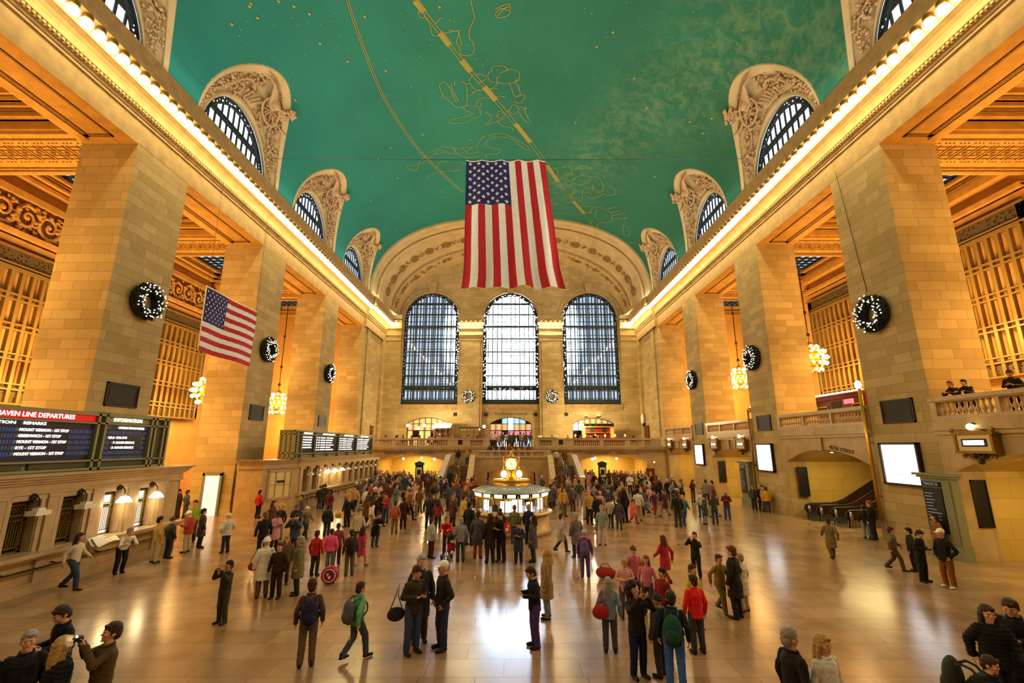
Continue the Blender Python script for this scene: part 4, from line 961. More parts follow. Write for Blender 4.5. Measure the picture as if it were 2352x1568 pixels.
def office(label,segs,wins,lits,z1,origin,rail=True):
    """segs: list of (fn,L0,L1,[window centres],hw)"""
    root=empty('ticket_office',origin,0,label,'ticket office','marble ticket offices on the left'); o=Vector(origin)
    wall=MB(); cor=MB(); cnt=MB(); rl=MB(); pil=MB()
    for si,(fn,a,e,ws,hw) in enumerate(segs):
        P3=lambda u,v,d,fn=fn: tuple(Vector(fn(u,v,d))-o)
        ops=[dict(uc=w,hw=hw,zb=1.25,zs=2.8,rise=0) for w in ws]
        wall_open(wall,P3,a,e,0,z1-.3,ops,.45,1)
        for w in ws:
            for ua,ub,za,zb,d in ((w-hw-.17,w-hw-.03,1.2,2.95,.05),(w+hw+.03,w+hw+.17,1.2,2.95,.05),(w-hw-.2,w+hw+.2,2.83,2.97,.07)): pil.prism([(ua,za),(ub,za),(ub,zb),(ua,zb)],P3,-d,0)
        for i in range(len(ws)+1):
            if not ws: break
            m=(ws[i-1]+ws[i])/2 if 0<i<len(ws) else (ws[0]-.8 if i==0 else ws[-1]+.8)
            if a+.1<m<e-.1: pil.prism([(m-.17,.0),(m+.17,.0),(m+.17,2.98),(m-.17,2.98)],P3,-.09,0); pil.prism([(m-.21,2.88),(m+.21,2.88),(m+.21,2.98),(m-.21,2.98)],P3,-.13,0)
        for za,zb,d in ((2.98,3.06,.1),(3.06,3.3,.06),(3.3,3.38,.14),(3.38,3.46,.22),(3.46,3.54,.3),(3.54,z1,.38)): cor.prism([(a-(.0 if si else d),za),(e+d*.8,za),(e+d*.8,zb),(a-(0 if si else d),zb)],P3,-d,.3)
        if ws:
            cnt.prism([(a,1.12),(e,1.12),(e,1.24),(a,1.24)],P3,-.42,.3); cnt.prism([(a,1.04),(e,1.04),(e,1.12),(a,1.12)],P3,-.3,0)
            wall.prism([(a,0),(e,0),(e,.22),(a,.22)],P3,-.14,0); wall.prism([(a,.22),(e,.22),(e,.3),(a,.3)],P3,-.08,0); wall.prism([(a,.62),(e,.62),(e,.68),(a,.68)],P3,-.05,0)
            rl.tube([P3(a+.3,.74,-.24),P3(e-.3,.74,-.24)],.03,6)
            for k in range(int((e-a)/1.63)): rl.tube([P3(a+.8+1.63*k,.74,-.24),P3(a+.8+1.63*k,.78,0)],.025,5)
    for mb,n,m in ((wall,'wall',M['marble_plain']),(cor,'cornice',M['marble_plain']),(pil,'pilaster',M['rail_marble']),(cnt,'counter',M['rail_marble']),(rl,'bag_rail',M['bronze'])):
        if mb.v: mb.build(n,m,root)
    for (fn,a,e,ws,hw) in segs:
        for w in ws: ticket_window(root,fn,w,hw,1.25,2.8,lits.get(round(w,2),0),0,o)
    b=MB(); xs=origin[0]
    return root
fT=lambda u,z,d:(-15-d,u,z)
nw=[round(10.2+1.63*k,2) for k in range(7)]
near=office('near marble ticket office with two lit and two dark windows under the departure board',[(fT,9,21.9,nw,.42)],nw,{nw[5]:1,nw[6]:1},3.62,(-15.5,15.5,0))
b=MB(); b.box(-15.45+15.5,9-15.5,3.5,-18.45+15.5,21.85-15.5,3.6); b.box(-15.45+15.5,21.88-15.5,0,-18.45+15.5,21.9-15.5,3.5); b.box(-15.+15.5,21.9-15.5,0,-15.45+15.5,21.86-15.5,3.3); b.build('roof',M['marble_plain'],near)
b=MB()
for za,zb,d in ((2.98,3.3,.06),(3.3,3.46,.2),(3.46,3.62,.36)): b.box(-15.3+15.5,6.38,za,-18.4+15.5,6.4+d,zb)
b.build('side_cornice',M['marble_plain'],near)
root=empty('bracket_lamp',(-15.9,22.0,2.5),0,'lit shaded lamp on a bracket at the far end of the near ticket office','lamp')
b=MB(); b.tube([(0,-.1,.5),(0,.3,.6),(0,.5,.45),(0,.5,.2)],.025,6); b.build('bracket',M['bronze'],root)
b=MB(); b.lathe([(.05,.22),(.14,.2),(.28,.05),(.3,-.02),(0,-.02)],c=(0,.5,0),n=14); b.build('lamp_shade',M['bulb_soft'],root)
fw=[round(35.0+1.6*k,2) for k in range(12)]
dg=Vector((-15,33.7,0))-Vector((-16.3,31.5,0)); dl=dg.length; dg/=dl; dn=Vector((-dg.y,dg.x,0))
fD=lambda u,z,d:tuple(Vector((-16.3,31.5,z))+dg*u+dn*d)
fC=lambda u,z,d:(-18.0+u,31.5+d,z)
far=office('far marble ticket office with its long row of windows beyond the second left pillar',[(fT,33.7,54.,fw,.4),(fD,0,dl,[],.0),(fC,0,1.7,[],0)],fw,{fw[2]:2,fw[3]:2,fw[4]:2},3.55,(-15.5,43,0))
o=Vector((-15.5,43,0)); b=MB(); P3=lambda u,v,d:tuple(Vector(fD(u,v,d))-o)
b.prism([(.55,1.1),(2.05,1.1),(2.05,2.75),(.55,2.75)],P3,-.02,.02); cw=b.build('corner_window',M['ivory'],far)
b=MB()
for q in ((.4,1.0,.55,2.85),(2.05,1.0,2.2,2.85),(.4,2.75,2.2,2.9),(.3,.95,2.3,1.1),(.55,1.9,2.05,1.95),(.95,1.1,1.0,2.75),(1.6,1.1,1.65,2.75)): b.prism([(q[0],q[1]),(q[2],q[1]),(q[2],q[3]),(q[0],q[3])],P3,-.08,.0)
b.build('frame',M['marble_plain'],cw)
b=MB(); b.prism([(1.05,2.05),(1.6,2.05),(1.6,2.2),(1.05,2.2)],P3,-.1,-.06); b.build('name_plate',M['black'],cw)
b=MB(); b.box(.1,-9.2,3.4,-2.9,10.9,3.5); b.box(.1,10.6,0,-2.9,11,3.4); b.build('roof',M['marble_plain'],far)
# departure boards
RX=(PI/2,0,PI/2)
def bx(root,n,m,boxes,x0,x1):
    b=MB()
    for ya,za,yb,zb in boxes: b.box(x0,ya,za,x1,yb,zb)
    return b.build(n,m,root)
root=empty('departure_board',(-15.25,15.5,3.62),0,'near olive framed departure board with red header on top of the ticket office','departure board','departure boards on the ticket offices'); 
Y=lambda y:y-15.5; Zz=lambda z:z-3.62
bx(root,'case',M['olive'],[(Y(9.5),0.01,Y(20.9),Zz(5.62))],-.9,-.12)
bx(root,'screen',M['screen'],[(Y(9.6),Zz(4.0),Y(17.25),Zz(5.28)),(Y(17.75),Zz(4.0),Y(19.85),Zz(5.28))],-.14,-.06)
fr=[(Y(9.5),Zz(5.58),Y(20.95),Zz(5.7)),(Y(9.5),Zz(5.28),Y(20.9),Zz(5.34)),(Y(9.5),Zz(3.94),Y(20.9),Zz(4.0)),(Y(9.5),0.02,Y(20.9),.1)]
for y in (17.3,17.62,19.9,20.12,20.62,20.86): fr.append((Y(y),0.02,Y(y+.1),Zz(5.66)))
fr.append((Y(17.2),Zz(5.68),Y(17.8),Zz(5.74)))
bx(root,'frame',M['olive'],fr,-.12,.06)
bx(root,'louvre_panel',M['olive_dark'],[(Y(20.22),Zz(4.02),Y(20.6),Zz(5.26))]+[(Y(a),.12,Y(c),Zz(3.93)) for a,c in ((9.6,15.0),(15.2,17.28),(17.75,19.88),(20.25,20.6))],-.12,-.04)
bx(root,'header_band',M['redband'],[(Y(9.6),Zz(5.36),Y(17.26),Zz(5.57))],-.12,-.03)
bx(root,'information_header',M['olive'],[(Y(17.75),Zz(5.36),Y(19.88),Zz(5.57))],-.12,-.04)
bx(root,'column_header',M['bluehead'],[(Y(9.6),Zz(5.13),Y(17.1),Zz(5.27))],-.1,-.045)
def tl(s,size,ya,yb,z,m=M['text'],nm='lettering'):
    t=text(nm,s,size,m,root,(-.025,Y((ya+yb)/2),Zz(z)),RX,.006); w=max(v.co.x for v in t.data.vertices)-min(v.co.x for v in t.data.vertices); t.scale=((yb-ya)/w,1,1); return t
tl('NEW HAVEN LINE DEPARTURES',.21,13.3,16.42,5.47); tl('INFORMATION',.19,18.08,19.45,5.475)
tl('DESTINATION',.13,13.1,14.5,5.2); tl('REMARKS',.13,14.74,15.46,5.2)
for i,(s,yb) in enumerate((('MOUNT VERNON - 1ST STOP',16.3),('GREENWICH - 1ST STOP',16.05),('MOUNT VERNON - 1ST STOP',16.28),('RYE - 1ST STOP',15.62),('MOUNT VERNON - 1ST STOP',16.26))):
    z=4.99-.188*i; tl(s,.13,14.66,yb,z)
for s,ya,yb,z in (('CURRENT SUBWAY STATUS',18.35,19.62,5.18),('4,5,6- DELAYS',17.95,18.82,4.8),('7- GOOD SERVICE',18.2,19.22,4.61),('S- GOOD SERVICE',18.18,19.22,4.42)): tl(s,.12,ya,yb,z)
cells=[MB() for _ in range(3)]; r=random.Random(9)
for i in range(5):
    z=4.99-.188*i
    for k in range(86):
        y=9.7+.088*k
        if 14.6<y<16.35: continue
        cells[r.choice((0,0,1,2))].box(-.06,Y(y),Zz(z-.065),-.052,Y(y+.065),Zz(z+.065))
for i in range(7):
    z=5.18-.19*i
    for k in range(26):
        y=17.82+.078*k
        if i in (0,2,3,4) and 18.0<y<19.6: continue
        cells[r.choice((0,1,2))].box(-.06,Y(y),Zz(z-.06),-.052,Y(y+.058),Zz(z+.06))
for mb,c,e in zip(cells,('#2a3f8a','#46424a','#3a5a6a'),(.25,.06,.12)): mb.build('flap_tile',mat('flap_'+c[1:],c,.4,emit=c,es=e),root)
root=empty('departure_board',(-15.25,42.5,3.55),0,'far olive framed departure board with four columns of white lines','departure board','departure boards on the ticket offices')
Y=lambda y:y-42.5; Zz=lambda z:z-3.55
bx(root,'case',M['olive'],[(Y(33.2),0.01,Y(52.),Zz(5.5))],-.95,-.12)
cols=[(34.55,36.75),(37.0,41.7),(42.0,46.55),(46.9,51.7)]
bx(root,'screen',M['screen'],[(Y(a),Zz(3.98),Y(c),Zz(5.26)) for a,c in cols],-.14,-.06)
fr=[(Y(33.2),Zz(5.5),Y(52.1),Zz(5.6)),(Y(33.2),Zz(5.26),Y(52.),Zz(5.32)),(Y(33.2),Zz(3.9),Y(52.),Zz(3.97)),(Y(33.2),0.02,Y(52.),.08)]
for y in (33.2,33.6,34.4,36.8,41.75,46.6,51.75,51.95): fr.append((Y(y),.02,Y(y+.14),Zz(5.56)))
for y in (39.4,44.3,49.3): fr.append((Y(y),.02,Y(y+.12),Zz(3.95)))
bx(root,'frame',M['olive'],fr,-.12,.06)
b=MB()
for x in (-.95,-.62,-.3,.0): b.box(x-.05,Y(33.2)-.06,.02,x+.05,Y(33.2),Zz(5.58))
for z in (3.58,3.95,5.28,5.5): b.box(-1.0,Y(33.2)-.06,Zz(z),.05,Y(33.2),Zz(z)+.08)
b.build('side_frame',M['olive'],root)
bx(root,'header_band',M['bluehead'],[(Y(a),Zz(5.33),Y(c),Zz(5.49)) for a,c in cols[1:]],-.12,-.03)
bx(root,'lit_header',M['text'],[(Y(a),Zz(5.36),Y(c),Zz(5.46)) for a,c in ((34.9,36.3),(38.3,40.9),(43.2,45.6),(48,50.4))],-.03,-.02)
b=MB(); r=random.Random(5)
for ci,(a,c) in enumerate(cols):
    for i in range(6):
        z=5.12-.19*i
        if ci==0:
            if i<5: b.box(-.06,Y(a+.2),Zz(z-.04),-.05,Y(c-r.uniform(.2,.5)),Zz(z+.04))
            continue
        y=a+.2
        for wd_ in (.2,.25,.9,.0):
            if not wd_: break
            b.box(-.06,Y(y),Zz(z-.04),-.05,Y(y+wd_),Zz(z+.04)); y+=wd_+.2
        if i==0: y+=.1
        for k in range(r.choice((2,3))): q=r.uniform(.3,.7); b.box(-.06,Y(y),Zz(z-.04),-.05,Y(y+q),Zz(z+.04)); y+=q+.12
b.build('text_row',M['text'],root)
# ---------------------------------------------------------------- doors and furnishings of the end balcony
def doorway(n,o,panes,label,y=YE+.3):
    b=MB(); pl=arch_pts(o,20); hw=o['hw']; uc=o['uc']
    b.tube([(u,y,v) for u,v in pl],.09,6)
    b.box(uc-hw,y-.06,6.5,uc+hw,y+.06,6.62); b.box(uc-hw,y-.06,7.45,uc+hw,y+.06,7.53) if o['rise']>.5 else None
    for k in range(1,7): u=uc-hw+2*hw*k/7; b.box(u-.05,y-.06,4.4,u+.05,y+.06,arch_top(o,u))
    for k in range(14): u=uc-hw+2*hw*(k+.5)/14; b.box(u-.015,y-.02,6.62,u+.015,y+.02,arch_top(o,u))
    d=S(b.build('door_%d'%n,M['bronze']),label)
    bs=[MB() for _ in panes]
    for k in range(7):
        ua,ub=uc-hw+2*hw*k/7,uc-hw+2*hw*(k+1)/7
        for row,(za,zb) in enumerate(((4.4,5.6),(5.6,6.5),(6.6,7.45),(7.5,None))):
            pi=panes[0][row][k] if False else None
        for row in range(4):
            za=(4.4,5.6,6.6,7.5)[row]; zb=(5.6,6.5,7.45,None)[row]
            za_=min(za,99); t1,t2=(zb,zb) if zb else (arch_top(o,ua),arch_top(o,ub))
            ch=o['pat'][row][k]
            bs[ch].add([(ua,y+.05,za),(ub,y+.05,za),(ub,y+.05,t2),(ua,y+.05,t1)],[(0,1,2,3)],False)
    for mb,m in zip(bs,panes):
        if mb.v: mb.build('pane',m,d)
P_=[M['glassdark'],M['winpane_blue'],M['amberpane'],M['pinkpane'],M['tvblue']]
DOR[1]['pat']=['0140411','3303333','2224222','0014110']
DOR[0]['pat']=['2222222','2022022','2222222','2222222']; DOR[2]['pat']=['0000000','0000000','4400000','2222222']
for d in DOR: d['pat']=[[int(c) for c in r] for r in d['pat']]
doorway(20,DOR[1],P_,'centre arched doorway of the end wall with blue lit panes'); doorway(21,DOR[0],P_,'left arched doorway of the end wall with amber panes'); doorway(22,DOR[2],P_,'right arched doorway of the end wall behind the bar')
RF=(PI/2,0,0)
def carved(s,size,x,y,z,rot=RF,parent=None,m='carved',w=None):
    t=text('carved_lettering',s,size,M[m],parent,(x,y,z),rot,.012)
    if w: ww=max(v.co.x for v in t.data.vertices)-min(v.co.x for v in t.data.vertices); t.scale=(w/ww,1,1)
    return S(t)
wend=bpy.data.objects['wall_end']; wbal=bpy.data.objects['wall_balcony']
def par(t,p): t.parent=p; return t
par(carved('TO VANDERBILT AVENUE',.5,0,YE-.01,8.85,w=4.6),wend)
par(carved('SUBWAY SHUTTLE',.34,-13.7,55.99,3.62,w=2.6),wbal); par(carved('42ND STREET',.34,-10.,55.99,3.62,w=2.0),wbal)
par(carved('TICKET MACHINES',.34,10.2,55.99,3.58,w=2.7),wbal); par(carved('TRACKS 11 TO 42',.34,13.8,55.99,3.58,w=2.5),wbal)
par(carved('WEST BALCONY',.28,-5.6,55.99,3.72,w=2.1),wbal); par(carved('WEST BALCONY',.28,5.7,55.99,3.72,w=2.1),wbal)
wr=[o for o in COL.objects if o.name.startswith('wall_right')]
t=carved('45TH STREET',.3,W-.012,26.25,4.27,(PI/2,0,-PI/2),w=1.95); t.rotation_euler=(PI/2+0,math.radians(9),-PI/2)
# small wall boxes
for x in (-7.85,-3.5,3.5,7.85):
    b=MB(); b.box(x-.22,YE-.22,8.55,x+.22,YE,9.0); tag(b.build('wall_speaker',M['iron']),'small dark square speaker on the end wall under the great windows','speaker','speakers on the end wall')
for x,nm in ((-5.98,'left'),(5.98,'right')):
    b=MB(); b.prism([(-.25,0),(.25,0),(.25,.5),(.12,.62),(-.12,.62),(-.25,.5)],lambda u,v,d:(x+u,55.95-d,4.62+v),0,.06)
    tag(b.build('balcony_plaque',M['plaque']),'dark arched memorial plaque on the balcony front, %s of the stair landing'%nm,'plaque')
# globe lamp posts
def globe_post(x,y,z0,h,label,grp,r=.2):
    root=empty('globe_lamp',(x,y,z0),0,label,'lamp',grp)
    b=MB(); b.lathe([(0,0),(.2,0),(.2,.06),(.06,.12),(.035,.3),(.03,h-.25),(.07,h-.2),(0,h-.18)],n=10); b.build('post',M['bronze'],root)
    b=MB(); b.ell((0,0,h),r,r,r,12,8); b.build('globe',M['bulb_soft'],root)
for x,y,h,nm in ((-12.77,58.,2.55,'leftmost'),(-12.0,61,2.3,'second from the left'),(-10.75,58,2.55,'third from the left'),(-9.9,60,2.4,'fourth from the left'),(-3.29,57.8,2.4,'beside the balcony opening')):
    globe_post(x,y,4.4,h,'glowing globe lamp post on the left balcony, '+nm,'globe lamps on the left balcony')
# kiosk with striped awning
root=empty('refreshment_kiosk',(-9.1,62.5,4.4),0,'kiosk with white scalloped awning and lit shelves on the left balcony','kiosk')
b=MB(); b.box(-1.1,-.6,0,1.1,.6,1.1); b.box(-1.15,-.75,1.05,1.15,.65,1.13); b.box(-1.1,.4,1.1,1.1,.6,2.5)
for x in (-1.1,1.02): b.box(x,-.6,1.1,x+.08,-.5,2.5)
b.build('counter',M['wood'],root)
b=MB(); b.prism([(-.9,2.45),(-.85,2.5),(.6,3.05),(.6,2.95)],lambda u,v,d:(d,u,v),-1.2,1.2)
for k in range(8): b.ell((-1.05+.3*k,-.88,2.46),.15,.03,.13,8,4)
b.build('awning',M['fabric_white'],root)
b=MB()
for z in (1.4,1.75,2.1): b.box(-1.0,.2,z,1.0,.4,z+.04)
b.build('shelf',M['wood'],root)
b=MB(); b.box(-1.,-.1,2.42,1.,.1,2.46); b.build('strip_light',M['yellowlit'],root)
bp=MB(); bp.lathe([(0,0),(.045,0),(.045,.17),(.016,.22),(.016,.29),(0,.29)],n=7)
gm,nt_,gb_=newmat('bottle_glass'); oi=N(nt_,'ShaderNodeObjectInfo'); nt_.links.new(oi.outputs['Color'],gb_.inputs['Base Color']); gb_.inputs['Roughness'].default_value=.15
bot=bp.build('bottle',gm); bcols=['#2d4a22','#7a4a14','#b8b8a8','#1a120c']
def bottles(xs,y,z,label,grp,sc=1.):
    for i,x in enumerate(xs):
        o=bot.copy(); o.name='bottle'; COL.objects.link(o); o.location=(x,y,z); o.scale=(sc,sc,sc); o.color=lin(bcols[i%4]); tag(o,label,'bottle',grp)
for z,nm in ((5.84,'lower'),(6.19,'middle'),(6.54,'upper')): bottles([-9.9+.2*k for k in range(9)],62.8,z,'bottle standing on the %s shelf of the awning kiosk'%nm,'bottles on the %s kiosk shelf'%nm)
root=empty('bar_shelves',(-5.6,64.9,4.4),0,'warm lit wooden bar shelving against the end wall on the left balcony','shelf unit')
b=MB(); b.box(-1.5,.35,0,1.5,.5,2.45); 
for x in (-1.5,-.5,.46,1.46): b.box(x,-.1,0,x+.06,.4,2.45)
b.box(-1.6,-.2,2.45,1.6,.5,2.6); b.build('case',M['wood'],root)
b=MB()
for z in (.9,1.4,1.9): b.box(-1.45,-.1,z,1.45,.36,z+.05)
b.build('shelf',M['wood'],root)
b=MB()
for k in range(6): b.ell((-1.25+.5*k,0,2.3),.09,.09,.08,8,6)
b.build('shelf_light',M['bulb_soft'],root)
for z,nm in ((5.35,'lower'),(5.85,'middle')): bottles([-6.95+.22*k for k in range(13)],64.95,z,'bottle standing on the %s bar shelf on the left balcony'%nm,'bottles on the %s left bar shelf'%nm)
root=empty('bar_counter',(-6.5,60.5,4.4),0,'long wooden bar counter with brass rail on the left balcony','bar counter')
b=MB(); b.box(-2.9,-.3,0,2.9,.3,1.0); b.build('front',M['wood'],root); b=MB(); b.box(-3.,-.42,1.0,3.,.4,1.08); b.build('top',M['wood'],root); b=MB(); b.tube([(-2.9,-.5,.95),(2.9,-.5,.95)],.04,6); b.tube([(-2.9,-.5,.95),(-2.9,-.3,.9)],.03,5); b.tube([(2.9,-.5,.95),(2.9,-.3,.9)],.03,5); b.build('rail',M['brass'],root)
# red bar on the right side
root=empty('red_bar',(11.8,63.2,4.4),0,'red mahogany bar with orange backlit columns and gilded frame on the right balcony','bar')
b=MB(); b.box(-2.1,.3,0,2.1,.5,2.55); b.build('back_panel',M['redwood'],root)
b=MB(); b.box(-2.2,-.2,2.5,2.2,.5,2.65); b.box(-2.2,-.2,0,-2.1,.5,2.5); b.box(2.1,-.2,0,2.2,.5,2.5); b.box(-1.7,-.1,1.75,1.7,.3,1.83); b.build('frame',M['goldmetal'],root)
for x in (-1.9,1.9): b=MB(); b.box(x-.18,-.12,.2,x+.18,.28,2.45); b.build('lit_column',M['orange_panel'],root)
b=MB(); b.box(-1.7,-.1,1.15,1.7,.3,1.2); b.build('shelf',M['redwood'],root)
for x in (-.8,.9): b=MB(); b.box(x-.3,.24,1.85,x+.3,.3,2.45); b.build('picture',M['black'],root)
bottles([10.3+.24*k for k in range(13)],63.2,5.6,'bottle standing on the shelf of the red bar','bottles on the red bar shelf')
root=empty('bar_counter',(11.6,60.2,4.4),0,'dark bar counter with candle lamps in front of the red bar','bar counter')
b=MB(); b.box(-3.6,-.3,0,3.6,.3,1.0); b.build('front',M['redwood'],root); b=MB(); b.box(-3.7,-.4,1.0,3.7,.4,1.07); b.build('top',M['wood'],root)
for k in range(6):
    r2=empty('candle_lamp',(8.3+1.27*k,60.1,5.47),0,'small orange glowing table lamp on the counter before the red bar','lamp','orange lamps on the bar counter')
    b=MB(); b.lathe([(0,0),(.09,0),(.02,.05),(.02,.18),(0,.18)],n=8); b.build('base',M['brass'],r2); b=MB(); b.ell((0,0,.3),.12,.12,.15,8,6); b.build('shade',M['orangebulb'],r2)
for x in (10.6,12.3):
    r2=empty('wall_floodlight',(x,YE-.25,8.45),0,'bright uplight fixture on the wall above the red bar, %s of the two'%('left' if x<11 else 'right'),'lamp')
    b=MB(); b.box(-.22,-.12,-.12,.22,.24,.1); b.build('housing',M['bronze'],r2); b=MB(); b.box(-.2,-.1,.1,.2,.1,.13); b.build('lamp_glass',M['bulb'],r2)
root=empty('reception_desk',(4.6,59.5,4.4),0,'dark reception desk on the balcony right of the opening','desk')
b=MB(); b.box(-1.1,-.3,0,1.2,.3,1.05); b.build('front',M['black'],root); b=MB(); b.box(-1.2,-.4,1.05,1.3,.4,1.1); b.build('top',M['wood'],root); b=MB(); b.box(-1.1,-.3,1.1,-.6,.1,1.35); b.build('leaflet_box',M['amberpane'],root)
root=empty('wall_sconce',(W-.36,64.,7.5),0,'tall white uplight sconce above the brown door on the right end wall','lamp')
b=MB(); b.ell((0,0,.55),.25,.3,.75,10,8); b.build('shade',M['shade'],root); b=MB(); b.box(-.05,-.2,-.4,.3,.2,0); b.build('bracket',M['bronze'],root)
b=MB(); b.box(W-.12,62.4,4.4,W,63.6,7.); b.box(W-.2,62.3,4.4,W-.1,62.45,7.1); b.box(W-.2,63.55,4.4,W-.1,63.7,7.1); b.box(W-.2,62.3,7.,W-.1,63.7,7.15); S(b.build('door_30',M['wood']),'brown door in the right end wall on the balcony')
b=MB(); b.box(-W,61.4,4.4,-W+.12,62.6,6.9); b.box(-W,61.3,6.9,-W+.2,62.7,7.05); S(b.build('door_31',M['wood']),'brown door in the left end wall on the balcony')
b=MB(); b.box(-20.35,31.98,0,-19.35,32.1,2.55); d=S(b.build('door_32',mat('frosted_lit_door','#e8f0f0',.5,emit=(.9,1,.97,1),es=.55)),'lit doorway in the side of the second left pillar'); b=MB(); b.box(-20.5,31.9,0,-20.35,32.04,2.7); b.box(-19.35,31.9,0,-19.2,32.04,2.7); b.box(-20.5,31.9,2.55,-19.2,32.04,2.75); b.build('door_frame',M['gategreen'],d)
# under the balcony
for x,nm in ((-10.33,'left'),(10.4,'right')):
    root=empty('poster_stand',(x,54.,0),0,'tall poster stand with green top in front of the %s passage under the balcony'%nm,'poster stand','poster stands')
    b=MB(); b.box(-.42,-.2,0,.42,.2,2.35); b.build('case',M['bronze'],root); b=MB(); b.box(-.5,-.28,2.35,.5,.28,2.6); b.prism([(-.5,2.6),(.5,2.6),(0,2.78)],lambda u,v,d:(u,d,v),-.2,.2); b.build('top',mat('green_top_'+nm,'#0d3a28',.4),root)
    b=MB(); b.box(-.32,-.22,1.05,.32,-.2,2.1); b.build('poster',M['fabric_white'],root); b=MB(); b.box(-.2,-.235,1.3,.2,-.22,1.85); b.build('poster_print',M['black'],root)
k=0
for x,y,z in ((-13.,57.5,3.0),(-10.9,58,3.05),(-9.2,57.3,2.95),(9.9,57.4,2.95),(12.9,57.6,3.0),(10.6,59.5,3.0)):
    r2=empty('pendant_lamp',(x,y,z),0,'glowing pendant bulb in the %s passage under the balcony, %s'%('left' if x<0 else 'right',['at its left side','at its middle','at its right side','at its left side','at its right side','farthest inside'][k]),'lamp'); k+=1
    b=MB(); b.ell((0,0,-.05),.14,.14,.16,10,8); b.build('bulb',M['bulb_soft'],r2); b=MB(); b.tube([(0,0,.05),(0,0,.55)],.025,5); b.build('rod',M['bronze'],r2)
b=MB(); b.box(-17.5,55.8,.4,-16.4,55.98,2.3); tag(b.build('shop_window',M['amberpane']),'small amber lit shop window left of the left passage','window display')
r2=empty('red_lamp',(16.9,55.9,2.6),0,'small red glowing lamp on the wall right of the right passage','lamp'); b=MB(); b.ell((0,-.05,0),.1,.1,.1,8,6); b.build('bulb',M['orangebulb'],r2); b=MB(); b.box(-.12,0,-.12,.12,.08,.12); b.build('base',M['bronze'],r2)
b=MB(); b.box(15.9,55.85,0,16.9,55.99,1.9); S(b.build('door_33',M['redwood']),'small reddish brown door under the right end of the balcony')
# ---------------------------------------------------------------- information booth with its clock
root=empty('information_booth',(.14,26.4,0),0,'round information booth with marble base and lit windows in the middle of the hall','information booth')
NS=18; ring=lambda r,z,k,n=NS:(r*math.cos(2*PI*k/n),r*math.sin(2*PI*k/n),z)
b=MB(); b.lathe([(0,0),(2.14,0),(2.14,.25),(2.04,.3),(2.04,1.0),(0,1.0)],n=48); b.build('base',M['marble_plain'],root)
b=MB(); b.lathe([(0,1.0),(2.22,1.0),(2.24,1.05),(2.22,1.1),(1.95,1.12),(0,1.12)],n=48); b.build('counter',M['rail_marble'],root)
b=MB()
for k in range(NS):
    p,q=ring(1.92,1.12,k),ring(1.92,1.12,k+1); b.add([p,q,(q[0],q[1],1.86),(p[0],p[1],1.86)],[(0,1,2,3)],False)
b.build('pane',M['glass'],root)
b=MB()
for k in range(NS):
    p=ring(1.94,1.12,k); b.tube([p,(p[0],p[1],2.1)],.035,6)
    m=ring(1.93,1.12,k+.5); b.tube([m,(m[0],m[1],1.86)],.015,5)
for r,z in ((1.95,1.14),(1.95,1.86),(1.97,2.1)): b.tube([ring(r,z,k,48) for k in range(48)],.03,6,closed=True)
b.build('brass_frame',M['brass'],root)
b=MB(); b.lathe([(1.9,1.86),(1.95,1.86),(1.95,2.1),(1.9,2.1)],n=48); b.build('sign_band',M['glassdark'],root)
for k in range(NS):
    b=MB(); c=2*PI*(k+.5)/NS; mt=Matrix.Rotation(c,4,'Z'); b.box(1.955,-.21,1.91,1.99,.21,2.05,mt); b.build('lit_sign',M['greenlight'],root)
b=MB(); b.lathe([(2.1,2.08),(2.13,2.12),(2.1,2.17),(1.0,2.42),(0,2.42)],n=48)
for k in range(36): b.tube([ring(2.08,2.18,k,36),ring(1.0,2.43,k,36)],.018,5)
b.build('roof',M['roofmetal'],root)
b=MB(); b.lathe([(0,2.36),(1.0,2.36),(1.02,2.42),(.96,2.46),(.96,2.62),(1.02,2.66),(.98,2.7),(0,2.7)],n=40); b.build('drum',M['goldmetal'],root)
b=MB(); b.lathe([(0,1.12),(.55,1.12),(.55,2.1),(0,2.1)],n=20); b.build('core',M['brass'],root)
for a,w_,z0,z1,m in ((-1.72,.3,1.2,1.72,'tvblue'),(-1.4,.24,1.2,1.8,'whitebox'),(-1.02,.16,1.2,1.66,'whitebox'),(-2.4,.15,1.25,1.75,'whitebox'),(-2.05,.2,1.2,1.5,'olive_dark'),(-.55,.2,1.25,1.8,'whitebox')):
    b=MB(); b.box(1.72,-w_,z0,1.8,w_,z1,Matrix.Rotation(a,4,'Z')); b.build('display_panel',M[m],root)
for k in range(4):
    a=PI/4+k*PI/2; b=MB(); b.ell((.6*math.cos(a),.6*math.sin(a),2.98),.16,.16,.17,12,8); g=b.build('globe',M['bulb_soft'],root); b=MB(); b.lathe([(.08,2.7),(.04,2.76),(.05,2.84),(0,2.84)],c=(.6*math.cos(a),.6*math.sin(a),0),n=8); b.build('globe_stem',M['brass'],g)
root=empty('clock',(.12,26.4,2.7),0,'golden four faced globe clock on top of the information booth','clock')
b=MB(); b.lathe([(0,0),(.36,0),(.36,.06),(.26,.1),(.2,.16),(.22,.24),(.15,.3),(.17,.36),(.24,.4),(.2,.44),(0,.46)],n=20); b.build('pedestal',M['goldmetal'],root)
b=MB(); b.lathe([(0,.42),(.16,.44),(.34,.56),(.42,.72),(.42,.92),(.34,1.08),(.2,1.16),(.1,1.2),(0,1.2)],n=8,M4=Matrix.Rotation(PI/8,4,'Z')); b.build('case',M['goldmetal'],root)
b=MB(); b.lathe([(0,1.18),(.2,1.18),(.22,1.22),(.1,1.28),(.06,1.34),(.09,1.4),(.05,1.46),(.02,1.54),(0,1.56)],n=14); b.build('finial',M['goldmetal'],root)
